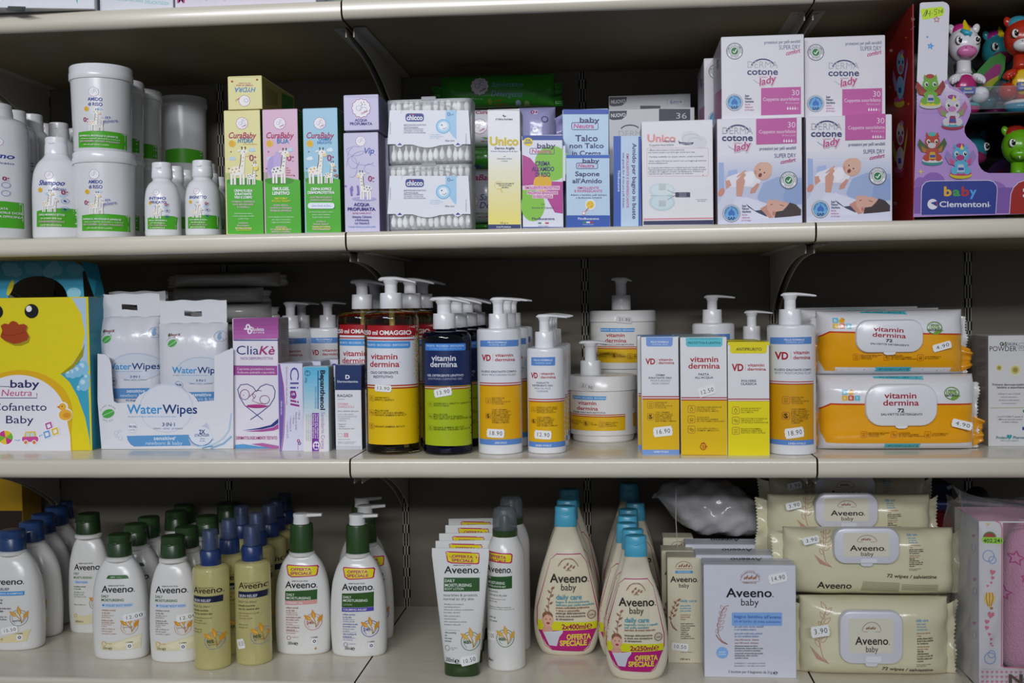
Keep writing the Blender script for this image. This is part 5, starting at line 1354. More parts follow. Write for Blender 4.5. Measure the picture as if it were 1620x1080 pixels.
ww_pack(478, 770, 194, 300, 925, Yt + .034, 'white hanging wipes pack, left one in the display tray', 3, 0, 0)
ww_pack(762, 1088, 224, 330, 925, Yt + .021, 'white hanging wipes pack, front right one in the display tray', 4, 312, 18)
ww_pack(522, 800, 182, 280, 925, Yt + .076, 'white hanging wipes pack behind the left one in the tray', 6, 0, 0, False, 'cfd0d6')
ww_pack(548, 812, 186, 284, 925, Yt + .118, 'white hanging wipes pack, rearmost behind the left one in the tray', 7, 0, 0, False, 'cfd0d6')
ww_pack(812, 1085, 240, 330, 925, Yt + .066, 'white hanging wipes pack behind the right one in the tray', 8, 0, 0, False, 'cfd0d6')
# flat wipes packs lying behind the tray
def flat_pack(fr, x0, x1, y0, y1, Y_, D_, col, label, seed, zb_=None, cat='wipes pack', name='wipes_pack'):
  frame(fr); a = atY(x0, (y0 + y1) / 2, Y_); b = atY(x1, (y0 + y1) / 2, Y_); c = atY((x0 + x1) / 2, y0, Y_); d = atY((x0 + x1) / 2, y1, Y_)
  r = empty(name, (float(a[0] + b[0]) / 2, Y_, float(d[2]) if zb_ is None else zb_), label, cat)
  H2 = float(c[2]) - r.location[2]; W2 = float(b[0] - a[0])
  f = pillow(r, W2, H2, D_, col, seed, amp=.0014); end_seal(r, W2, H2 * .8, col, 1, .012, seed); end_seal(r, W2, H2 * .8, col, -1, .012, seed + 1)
  return r, f
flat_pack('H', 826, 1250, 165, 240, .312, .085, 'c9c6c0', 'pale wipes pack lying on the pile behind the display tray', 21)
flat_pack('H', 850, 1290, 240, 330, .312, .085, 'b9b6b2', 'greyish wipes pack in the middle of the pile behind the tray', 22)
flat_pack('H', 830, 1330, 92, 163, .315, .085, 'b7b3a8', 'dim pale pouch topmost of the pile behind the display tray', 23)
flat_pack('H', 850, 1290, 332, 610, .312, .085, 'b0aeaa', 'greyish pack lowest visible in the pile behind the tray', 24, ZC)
# ---- four carton row: heart baby, vertical oil, blue cream, navy topped
r = carton('paste_carton', 'I', 66, 306, 281, 975, None, ZC, .055, 'e9e4ee', 'tall white and mauve carton with baby in heart outline', side='b5aaa8')
P = Print(r, 0)
P.rect(64, 282, 305, 394, 'a8539c', 276, 390)
for i in range(5): P.rect(64, 282 + i * 22, 305, 282 + i * 22 + 22, ['96468c', '9d4c93', 'a8539c', 'b05ca5', 'b866ad'][i], 277 + i * 22, 299 + i * 22)
P.line([(66, 398), (304, 398)], 6, '2f3a86')
for q in ((148, 330, 24), ): P.ring(143, 327, 9, 12, 8, 'f0e8f2', 12); P.ring(152, 350, 9, 12, 8, 'f0e8f2', 12); P.line([(122, 338), (140, 338)], 8, 'f0e8f2'); P.line([(152, 330), (166, 330)], 8, 'f0e8f2')
P.t('Budetta', 163, 228, 348, 17, 'f0e8f2', 'b', shear=.2); P.t('Farma', 156, 230, 362, 13, 'f0e8f2', 'r', shear=.2, track=.08)
P.t('Clia', 82, 200, 474, 46, '2f3a7c', 'r'); P.t('Kè', 202, 282, 474, 44, 'a8337a', 'b', shear=.25); P.t('PASTA DERMOPROTETTIVA', 104, 277, 502, 14, '8a5a9c', 'r')
P.rect(66, 536, 306, 584, 'a8539c', 538, 584); P.line([(66, 535), (306, 537)], 4, '7a3a86'); P.t('Coprente, protettiva e lenitiva', 86, 284, 557, 12, 'eedcf0', 'r'); P.t('Facilmente spalmabile e asportabile', 88, 286, 575, 11, 'eedcf0', 't')
H1 = [(187, 822), (130, 760), (98, 715), (86, 668), (98, 640), (125, 630), (160, 635), (187, 668)];
P.line([(222, 822), (170, 780), (125, 745), (98, 700), (88, 660), (104, 636), (140, 632), (170, 648), (188, 672)], 4, '2f3a86')
P.line([(156, 822), (210, 785), (260, 745), (284, 705), (288, 668), (275, 642), (240, 632), (210, 645), (188, 672)], 4, '2f3a86')
P.ring(126, 688, 24, 27, 3, '7a3a6a'); P.line(arc(200, 690, 32, 24, 130, 300, 12), 3, '7a3a6a'); P.ring(232, 715, 26, 22, 3, '7a3a6a'); P.line([(150, 700), (170, 680), (185, 695), (165, 720), (200, 735), (240, 738)], 3, '7a3a6a')
P.line([(116, 690), (122, 692)], 3, '7a3a6a'); P.ell(190, 750, 56, 10, 'b83a86'); P.line(arc(200, 735, 60, 22, 30, 160, 10), 3, '7a3a6a')
P.poly([(306, 815), (306, 838), (280, 858), (220, 872), (110, 880), (200, 866), (265, 850)], '2f3a86'); P.poly([(308, 842), (310, 868), (280, 880), (220, 886), (130, 885), (220, 874), (280, 862)], 'b0549c')
P.t('DERMATOLOGICAMENTE TESTATO', 80, 299, 927, 16, 'b0387c', 'b')
P.poly([(75, 975), (75, 956), (120, 952), (200, 964), (290, 975)], '5f9fd4'); P.poly([(160, 952), (220, 946), (308, 962), (309, 975), (270, 975)], 'b86aa8')
P.done()
Q = Print(r, r['W'] / 2, face='x')
for i in range(10): Q.line([(318, 310 + i * 9), (350, 308 + i * 9)], 2.4, '4a4648')
for i in range(8): Q.line([(318, 420 + i * 9), (346, 420 + i * 9)], 2.4, '6a6668')
Q.done('side_print')
r = carton('oil_carton', 'I', 303, 438, 524, 990, None, ZC, .05, 'dcdcf0', 'pale lilac carton with large vertical lettering and violet edge', 'small pharmacy cartons', side='b9b4c0')
LIL = r
P = Print(r, 0)
P.poly([(303, 526), (312, 526), (330, 640), (336, 760), (330, 900), (318, 990), (312, 990)], '7a5fb0'); P.line([(312, 526), (332, 640), (340, 760), (334, 900), (322, 990)], 4, 'a8337a')
P.t('Clia', 368, 520 + 14, 543, 46, '5a4f9c', 'r', rot=90); P.tl([], 0, 0, 0, 0, 'ffffff')
P.t('oil', 370, 450, 664, 46, '9a2f86', 'b', rot=90, shear=.2)
P.t('DETERGENTE LENITIVO CON OLI PREZIOSI', 347, 543 + 4, 540, 8, 'b05a9c', 't', rot=90) if False else P.t('Idratazione Lenitiva della pelle sensibile', 346, 346 + 205, 540, 9, 'b8609c', 't', rot=90)
P.t('SENZA ALCOL', 318, 318 + 75, 722, 7, 'e8e0f4', 'b', rot=90)
for x, y, s_, l_ in ((412, 772, '• Olio di', 48), (396, 782, 'Mandorle dolci', 94), (382, 800, '• Silice', 44), (366, 802, '• Vitamina E', 82), (350, 830, '• Coenzima Q10', 90)): P.t(s_, x, x + l_, y, 9, '7a5a9c', 'r', rot=90)
P.ring(412, 935, 6, 7, 5, 'b0387c', 10); P.ring(418, 948, 6, 7, 5, '7a5a9c', 10); P.t('Budetta', 408, 440, 952, 5, 'b0387c', 't', rot=90)
P.done()
c2 = dup(LIL, .012, .052, 0, 'lilac carton behind the vertical lettering one, its mauve top showing'); c3 = dup(LIL, .03, .104, 0, 'lilac carton, third back behind the vertical lettering one')
r = carton('cream_carton', 'I', 440, 573, 541, 991, None, ZC, .032, 'c9e2ec', 'small light blue to white carton with black vertical name and purple panel', 'small pharmacy cartons', side='a9b4b4')
P = Print(r, 0)
for i in range(14):
  t = i / 13; c = '%02x%02x%02x' % tuple(int((1 - t) * p + t * q) for p, q in zip((92, 182, 220), (232, 228, 230)))
  P.rect(440, 541 + i * 22, 573, 541 + i * 22 + 23, c)
P.rect(440, 849, 573, 991, 'e8e5e8')
P.ring(461, 574, 14, 14, 2.4, '2a5a7a', 20); P.t('B', 456, 466, 570, 7, '2a5a7a', 'b'); P.t('A', 456, 466, 586, 7, '2a5a7a', 'b'); P.t('20g', 449, 449 + 26, 598, 10, '2a4a6a', 'r', rot=90)
P.t('Bepanthenol', 530, 530 + 212, 558, 24, '1f2330', 'x', rot=90); P.line([(517, 560), (517, 766)], 5, '1f5a9c')
P.t('SENZA CORTISONE', 500, 500 + 118, 645, 9, '4fa0c8', 'b', rot=90)
P.t('Sensiderm Crema', 534, 534 + 196, 782, 19, '9a7ab8', 'r', rot=90)
P.rect(485, 786, 522, 990, '7a2fa0'); P.tl(['Crema per alleviare il', 'prurito della pelle con', 'eczema atopico'], 0, 0, 0, 0, 'ffffff')
for i, s_ in enumerate(['Crema per alleviare il', 'prurito della pelle con', 'eczema atopica']): P.t(s_, 511 - i * 11, 511 - i * 11 + 130, 792, 9, 'eadcf4', 'b', rot=90)
for i in range(3): P.t('crema indicata per adulti, bambini', 476 - i * 11, 476 - i * 11 + 145, 790, 6, '8a8f98', 't', rot=90)
P.ell(508, 960, 22, 26, 'f0eaf4'); P.ring(508, 960, 20, 24, 3, '7a2fa0'); P.ell(502, 954, 5, 6, '7a2fa0'); P.ell(514, 954, 5, 6, '7a2fa0'); P.ell(503, 970, 6, 8, '7a2fa0'); P.ell(514, 971, 5, 7, '7a2fa0')
P.done()
r = carton('cream_carton', 'I', 608, 748, 532, 984, None, ZC, .034, 'e9e9ee', 'small white carton with navy top panel and dotted foot', 'small pharmacy cartons', side='1f2a4a')
P = Print(r, 0)
P.rect(608, 530, 748, 664, '1f3468')
P.t('D', 663, 686, 604, 20, 'eef0f6', 'x'); P.t('Dermovitamina', 620, 730, 624, 11, 'e0e4f0', 'b')
P.t('RAGADI', 620, 700, 701, 14, '2a3050', 'b'); P.line([(620, 713), (658, 713)], 2, '6a7088')
P.t('CREMA', 622, 680, 744, 11, 'dc9aa8', 'b'); P.t('CAPEZZOLI', 622, 708, 759, 11, 'dc9aa8', 'b'); P.t('Aree delicate del seno', 622, 734, 780, 8, '3a3f58', 't')
P.tl(['CON COMPONENTI', 'AD AZIONE IDRATANTE', 'e RIGENERANTE', 'e LENITIVA'], 622, 798, 11, 7, '8f93a4', 't', .9); P.tl(['✓ Vitamina E'.replace('✓', '·'), '· Collagene', '· Olio di mandorle dolci'], 622, 850, 11.5, 7, '4a4f68', 't', .9)
P.box_line(624, 895, 646, 914, 4, 1.4, 'b0a0b0'); P.rect(655, 893, 678, 915, 'dc8aa0'); P.ring(666, 904, 6, 7, 2, 'f4eaf0', 12); P.t('SENZA PROFUMO', 624, 690, 930, 5, '8f93a4', 't'); P.tl(['DERMATOLOGICAMENTE TESTATO', 'TESTATO PER METALLI PESANTI'], 622, 944, 8, 5, '8f93a4', 't', .85)
for i in range(18):
  for j in range(3): P.ell(613 + i * 7.6, 964 + j * 7, 1.8, 1.8, '3a4a80', n=6)
P.done()
dup(r, .004, .037, 0, 'small navy topped carton behind the front one')
# ---- pump bottles with red lettering
RED = 'b01f2c'; VY = 'e8c010'; VB = '5f8fd2'
def vd_lines(P, x, y, k=1.0, n=3, col='6a5a10'):
  pass
def vd_icon(P, x, y, s_, kind, col='b8603a', ink='5a4a10'):
  P.box_line(x - s_, y - s_, x + s_, y + s_, s_ * .35, s_ * .13, col)
  if kind == 'S': P.t('S', x - s_ * .45, x + s_ * .45, y + s_ * .5, s_, '2a2418', 'x'); P.line(arc(x, y, s_ * .7, s_ * .7, 0, 300, 12), s_ * .1, '2a2418')
  elif kind == 'g': P.line([(x - s_ * .6, y - s_ * .4), (x + s_ * .6, y - s_ * .4)], s_ * .12, ink); P.line([(x - s_ * .5, y + s_ * .1), (x + s_ * .5, y + s_ * .1)], s_ * .12, ink); P.line([(x - s_ * .6, y + s_ * .5), (x + s_ * .6, y + s_ * .5)], s_ * .12, ink)
  elif kind == 'd': P.ring(x, y + s_ * .15, s_ * .4, s_ * .45, s_ * .12, ink, 12); P.line([(x - s_ * .2, y - s_ * .3), (x, y - s_ * .7), (x + s_ * .2, y - s_ * .3)], s_ * .12, ink)
  elif kind == 'f': P.ring(x - s_ * .25, y - s_ * .1, s_ * .25, s_ * .3, s_ * .12, ink, 10); P.ring(x + s_ * .3, y + s_ * .2, s_ * .3, s_ * .35, s_ * .12, ink, 10)
  else: P.ring(x, y, s_ * .45, s_ * .3, s_ * .12, ink, 10); P.line([(x - s_ * .5, y + s_ * .5), (x + s_ * .5, y + s_ * .4)], s_ * .12, ink)
def icon_text(P, x, y, s_, kind, lines, ts, ls, ink='5a4a10', col='b8603a'):
  vd_icon(P, x, y, s_, kind, col, ink); y0 = y - ls * (len(lines) - 1) / 2 + ts * .5
  P.tl(lines, x + s_ * 1.45, y0, ls, ts, ink, 't', .95)
def body_rows(cx, hw, yb, ysh, neck, yneck):
  return [(yb, hw * .9, 2), (yb - 5, hw * .97, 2), (yb - 14, hw, 2), (ysh + 26, hw, 2), (ysh + 12, hw * .985, 2), (ysh + 4, hw * .93, 2), (ysh, hw * .84, 2), (ysh - 2, hw * .7, 2), (yneck + 2, neck * 1.1, 2), (yneck, neck, 2)]
def place(fr, cx, yb, zb, hw, Y=None):
  if Y is not None: return Y
  return stand(fr, cx, yb, zb, hw)[1]
# big oil bottle
def oil_bottle():
  frame('J'); cx, hw, yb = 206, 144, 1012
  Y_ = place('J', cx, yb, ZC, hw)
  root, prof, sf, b = bottle('pump_bottle', 'J', cx, [(yb, hw * .88), (yb - 6, hw * .96), (yb - 16, hw), (300, hw), (275, hw * .985), (258, hw * .93), (246, hw * .8), (240, 62), (232, 42), (226, 40)], Y_, ZC, 'c2ad68', 'large amber oil pump bottle with red, white and yellow label', 'bottle', 'amber oil pump bottles', kind='liquid', k=3)
  z = lambda y: zl(cx, y, Y_, ZC); s_ = scl(cx, 500, Y_)
  pump(root, z(229), 60 * s_, z(146) - z(229), 33 * s_, z(78) - z(146), 134 * s_, .0065, 'e6e6e8', back=66 * s_, cx=0)
  mb = MB(); mb.tube([(0, 0, z(229)), (.004, 0, .06), (.014, 0, .008)], .0028, mat('d8d4c0', 'plastic'), 8); mb.build('dip_tube', root)
  P = Print(root, -b, sf)
  P.poly([(58, 320), (326, 322), (326, 956), (64, 956)], VY)
  P.poly([(58, 320), (326, 322), (326, 640), (58, 640)], 'e4e5ea')
  P.poly([(58, 320), (326, 320), (326, 383), (58, 381)], 'a81a22'); P.line([(58, 389), (326, 390)], 2, 'f0f0f0'); P.line([(58, 396), (326, 397)], 7, 'a81a22')
  P.t('250 ml OMAGGIO', 34, 295, 369, 22, 'f0eaea', 'x')
  P.poly([(58, 404), (290, 405), (290, 436), (284, 442), (58, 441)], '4f9adc'); P.t('PRURITO · SECCHEZZA · IRRITAZIONI', 60, 280, 429, 10, 'dfe9f6', 'b')
  P.t('vitamin', 83, 230, 500, 31, RED, 'b'); P.t('dermina', 78, 240, 541, 31, RED, 'b'); P.ring(242, 517, 2, 2, 1, RED, 8)
  P.t('OLIO DETERGENTE', 82, 234, 578, 13, '3a3f55', 'b'); P.t('RESTITUTIVO', 100, 208, 600, 13, '3a3f55', 'b')
  P.line([(58, 640), (326, 640)], 6, RED); P.line([(58, 647), (326, 647)], 4, 'ece6e0'); P.line([(58, 654), (326, 654)], 6, RED)
  icon_text(P, 88, 711, 14, 'd', ['ANTIPRURITO,', 'EFFETTO LENITIVO'], 9, 12, '4a3f10')
  icon_text(P, 88, 786, 14, 'f', ['PELLI SECCHE,', 'MOLTO SECCHE E SENSIBILI', 'NEONATI, BAMBINI E ADULTI'], 9, 12, '4a3f10')
  icon_text(P, 88, 859, 14, 'd', ['NEONATI, BAMBINI, ADULTI'], 9, 12, '4a3f10')
  P.done(); sticker(root, -b, sf, 154, 655, 96, 36, 3, '13.90')
  return root
ob = oil_bottle()
def dup_at(root, fr, cx, cy, Y_, label, rz=0):
  frame(fr); return dup(root, at=(float(atY(cx, cy, Y_)[0]), Y_, root.location[2]), label=label, rz=rz)
dup_at(ob, 'J', 306, 500, .150, 'amber oil pump bottle directly behind the front large one')
dup_at(ob, 'J', 372, 500, .232, 'amber oil pump bottle, third back behind the front large one')
dup_at(ob, 'I', 755, 300, .185, 'dim amber oil pump bottle left of and behind the front one')
dup_at(ob, 'I', 822, 300, .290, 'dimmest amber oil pump bottle close to the back wall')
# blue gel bottle
def gel_bottle():
  cx, hw, yb = 498, 131, 1014; Y_ = place('J', cx, yb, ZC, hw)
  root, prof, sf, b = bottle('pump_bottle', 'J', cx, [(yb, hw * .88), (yb - 6, hw * .96), (yb - 16, hw), (400, hw), (378, hw * .985), (360, hw * .92), (350, hw * .78), (346, 62), (340, 54), (334, 54)], Y_, ZC, '1f2f8a', 'dark blue gel pump bottle with lime green lower label', 'bottle', 'dark blue gel pump bottles', kind='liquid', k=3)
  z = lambda y: zl(cx, y, Y_, ZC); s_ = scl(cx, 500, Y_)
  pump(root, z(337), 60 * s_, z(255) - z(337), 37 * s_, z(185) - z(255), 142 * s_, .0075, 'e8e8ea', back=76 * s_, cx=-10 * s_)
  turned(root, [(.004, hw * s_ * .93, hw * s_ * .93, 2), (z(400), hw * s_ * .93, hw * s_ * .93, 2)], '141c46', 'gel_fill', 'cap', cap1=True)
  P = Print(root, -b, sf)
  P.poly([(369, 455), (628, 455), (628, 642), (369, 644)], '1d2c5c'); P.poly([(369, 644), (628, 642), (630, 966), (371, 960)], 'a9bd1c')
  P.rr(372, 416, 588, 454, 6, '3f86d8'); P.t('PRURITO · SECCHEZZA · IRRITAZIONI', 382, 580, 433, 9, 'cfe0f4', 'b'); P.t('ITCHING, DRYNESS, IRRITATION', 398, 570, 447, 8, '9cc0ea', 'r', shear=.2)
  P.t('vitamin', 411, 541, 508, 29, 'e4e6ee', 'b'); P.t('dermina', 404, 548, 541, 29, 'e4e6ee', 'b')
  P.t('GEL DETERGENTE LENITIVO', 386, 578, 592, 11, 'd8dce8', 'b'); P.t('SOOTHING CLEANSING GEL', 390, 573, 610, 11, 'aab0c8', 'r', shear=.2)
  P.line([(369, 648), (628, 647)], 5, RED); P.line([(369, 653), (628, 652)], 4, 'dcd8d4'); P.line([(369, 659), (628, 658)], 5, RED)
  icon_text(P, 404, 742, 13, 'd', ['ANTIPRURITO, EFFETTO LENITIVO', 'ANTI-ITCHING'], 9, 11, '3a4a10', 'a0903a'); icon_text(P, 404, 806, 13, 'f', ['PELLI SECCHE,', 'MOLTO SECCHE E SENSIBILI', 'DRY, VERY DRY AND SENSITIVE SKIN'], 9, 11, '3a4a10', 'a0903a'); icon_text(P, 404, 869, 13, 'd', ['NEONATI, BAMBINI, ADULTI', 'NEWBORNS, CHILDREN, ADULTS'], 9, 11, '3a4a10', 'a0903a')
  P.done(); sticker(root, -b, sf, 474, 676, 98, 44, -10, '13.90')
  return root
gb = gel_bottle()
for i, cx in enumerate((562, 618, 664)): dup_at(gb, 'J', cx, 600, gb.location[1] + .08 * (i + 1), 'dark blue gel pump bottle, %s behind the front one' % ordinal(i))
# white lotion bottles
def vd_white(fr, cx, hw, yb, ysh, yc1, yc0, hc, hs, ytop, L, bk, blue_band, tx, label, foot, stick, group, cap=None):
  Y_ = place(fr, cx, yb, ZC, hw)
  root, prof, sf, b = bottle('pump_bottle', fr, cx, [(yb, hw * .93), (yb - 4, hw * .985), (yb - 12, hw), (ysh + 18, hw), (ysh + 8, hw * .985), (ysh + 2, hw * .94), (ysh - 1, hw * .86), (ysh - 2, hc * 1.05)], Y_, ZC, 'e6e7ea', label, 'bottle', group)
  z = lambda y: zl(cx, y, Y_, ZC); s_ = scl(cx, 600, Y_)
  pump(root, z(ysh), hc * s_, z(yc0) - z(ysh), hs * s_, z(ytop + 8) - z(yc0), L * s_, .0028, 'e8e8ea', back=bk * s_, cx=(tx) * s_, thick=.0034, wmul=.85)
  return root, sf, b
root, sf, b = vd_white('J', 778, 117, 1010, 336, 330, 256, 52, 28, 176, 118, 42, None, -2, 'white body fluid pump bottle with yellow lower half, left of the smaller one', None, None, 'white and yellow pump bottles')
P = Print(root, -b, sf)
P.poly([(664, 642), (892, 642), (892, 930), (664, 930)], 'e6ae14'); P.poly([(668, 400), (872, 397), (872, 432), (668, 434)], VB)
P.t('PELLE NORMALE', 712, 814, 414, 9, 'e0e8f6', 'b'); P.t('NORMAL SKIN', 720, 808, 428, 9, 'd0dcf2', 'r', shear=.2)
P.t('VD', 678, 730, 508, 31, RED, 'x'); P.line([(741, 470), (741, 512)], 1.5, 'b89aa0'); P.t('vitamin', 752, 846, 486, 16.5, RED, 'b'); P.t('dermina', 752, 856, 510, 16.5, RED, 'b')
P.t('FLUIDO IDRATANTE CORPO', 676, 862, 571, 10, '4a5068', 'b'); P.t('BODY MOISTURIZING FLUID', 678, 858, 588, 10, '7a8098', 'r', shear=.2)
P.line([(664, 628), (892, 628)], 5, RED); P.line([(664, 634), (892, 634)], 4, 'ece6e0'); P.line([(664, 640), (892, 640)], 5, RED)
icon_text(P, 715, 722, 14, 'g', ['IDRATAZIONE', 'FINO A 72H', 'HYDRATION FOR UP', 'TO 72 HOURS'], 7.5, 10, '6a5210'); icon_text(P, 715, 803, 14, 'S', ['CON 5 CERAMIDI,', 'ACIDO IALURONICO,', 'BURRO DI KARITE*', 'E VITAMIN COMPLEX*', 'WITH 5 CERAMIDES,', 'HYALURONIC ACID,', 'SHEA BUTTER AND', 'VITAMIN COMPLEX*'], 7.5, 9.8, '6a5210')
P.poly([(665, 928), (892, 928), (892, 957), (665, 957)], VB); P.t('LINEA HYALO', 752, 815, 950, 10, 'e4ecf8', 'b')
P.done(); sticker(root, -b, sf, 755, 895, 98, 46, 2, '18.90')
vf = root
for i, cx in enumerate((822, 850)): dup_at(vf, 'J', cx, 600, vf.location[1] + .075 * (i + 1), 'white body fluid pump bottle, %s behind the left front one' % ordinal(i))
root, sf, b = vd_white('J', 1027, 101, 1006, 438, 430, 352, 52, 28, 266, 122, 44, None, -5, 'smallest white milk cleanser pump bottle with yellow lower half', None, None, 'white and yellow pump bottles')
P = Print(root, -b, sf)
P.poly([(928, 728), (1126, 730), (1126, 944), (928, 944)], 'e6b414'); P.poly([(944, 490), (1073, 488), (1073, 530), (1068, 534), (944, 534)], VB)
P.t('PELLE NORMALE', 958, 1058, 509, 9, 'e0e8f6', 'b'); P.t('NORMAL SKIN', 966, 1050, 525, 9, 'd0dcf2', 'r', shear=.2)
P.t('VD', 942, 980, 601, 28, RED, 'x'); P.line([(989, 572), (989, 604)], 1.5, 'b89aa0'); P.t('vitamin', 996, 1068, 583, 14, RED, 'b'); P.t('dermina', 996, 1076, 602, 14, RED, 'b')
for i, (s_, c) in enumerate((('OLIOLATTE', '4a5068'), ('DETERGENTE VISO', '4a5068'), ('MILK OIL FACE', '7a8098'), ('CLEANSER', '7a8098'))): P.t(s_, 1006, None, 630 + i * 15, 9, c, 'b' if i < 2 else 'r', al='c', sq=1.0)
P.line([(928, 714), (1126, 714)], 5, RED); P.line([(928, 720), (1126, 720)], 4, 'ece6e0'); P.line([(928, 726), (1126, 726)], 5, RED)
icon_text(P, 957, 770, 12, 'g', ['PRESERVA LA NATURALE', 'IDRATAZIONE CUTANEA', 'PRESERVES THE SKIN', 'NATURAL HYDRATION'], 7, 9, '6a5210'); icon_text(P, 957, 832, 12, 'S', ['CON 5 CERAMIDI,', 'ACIDO IALURONICO', 'E VITAMIN COMPLEX*', 'WITH 5 CERAMIDES,', 'HYALURONIC ACID', 'AND VITAMIN COMPLEX*'], 7, 9, '6a5210')
P.poly([(929, 942), (1126, 942), (1126, 970), (929, 970)], VB); P.t('LINEA HYALO', 968, 1054, 965, 10, 'e4ecf8', 'b')
P.done(); sticker(root, -b, sf, 1008, 903, 95, 46, 3, '12.90')
vm = root
for i, cx in enumerate((1043, 1056, 1069)): dup_at(vm, 'J', cx, 600, vm.location[1] + .062 * (i + 1), 'small milk cleanser pump bottle, %s behind the front one' % ordinal(i))
dup_at(vf, 'I', 372, 300, .285, 'dim white pump bottle at the back, directly above the lilac carton')
dup_at(vf, 'I', 432, 300, .345, 'dimmest white pump bottle touching the back wall, left side')
dup_at(vf, 'I', 571, 300, .305, 'dim white pump bottle at the back, above the blue vertical carton')
root, sf, b = vd_white('L', 908, 137, 1009, 264, 258, 176, 64, 33, 90, 148, 52, None, -6, 'white body fluid pump bottle at the right seam beside the yellow powder carton', None, None, 'white and yellow pump bottles')
P = Print(root, -b, sf)
P.poly([(772, 604), (1044, 604), (1044, 922), (772, 922)], 'dca014'); P.poly([(798, 338), (1029, 334), (1029, 374), (798, 377)], VB)
P.t('PELLE NORMALE', 868, 984, 355, 10, 'e0e8f6', 'b'); P.t('NORMAL SKIN', 876, 976, 369, 9, 'd0dcf2', 'r', shear=.2)
P.t('VD', 819, 890, 462, 40, RED, 'x'); P.line([(905, 418), (905, 462)], 1.5, 'b89aa0'); P.t('vitamin', 918, 1014, 432, 20, RED, 'b'); P.t('dermina', 918, 1020, 461, 20, RED, 'b')
P.t('FLUIDO IDRATANTE CORPO', 818, 1026, 528, 12, '4a5068', 'b'); P.t('BODY MOISTURIZING FLUID', 820, 1024, 546, 12, '7a8098', 'r', shear=.2)
P.line([(772, 590), (1044, 590)], 5, RED); P.line([(772, 597), (1044, 597)], 4, 'ece6e0'); P.line([(772, 603), (1044, 603)], 5, RED)
icon_text(P, 877, 695, 20, 'g', ['IDRATAZIONE', 'FINO A 72H', 'HYDRATION FOR UP', 'TO 72 HOURS'], 8, 11, '6a5210'); icon_text(P, 877, 784, 20, 'S', ['CON 5 CERAMIDI,', 'ACIDO IALURONICO,', 'BURRO DI KARITE*', 'E VITAMIN COMPLEX*', 'WITH 5 CERAMIDES,', 'HYALURONIC ACID', 'AND VITAMIN', 'COMPLEX*'], 8, 11, '6a5210')
P.poly([(772, 922), (1044, 922), (1044, 950), (772, 950)], VB); P.t('LINEA HYALO', 890, 990, 946, 11, 'e4ecf8', 'b')
P.done(); sticker(root, -b, sf, 925, 880, 112, 58, -8, '18.90')
dup_at(root, 'L', 462, 300, .250, 'dim white pump bottle at the back above the turquoise tabbed carton')
dup_at(vm, 'L', 686, 300, .270, 'dim small white pump bottle at the back behind the yellow powder carton')
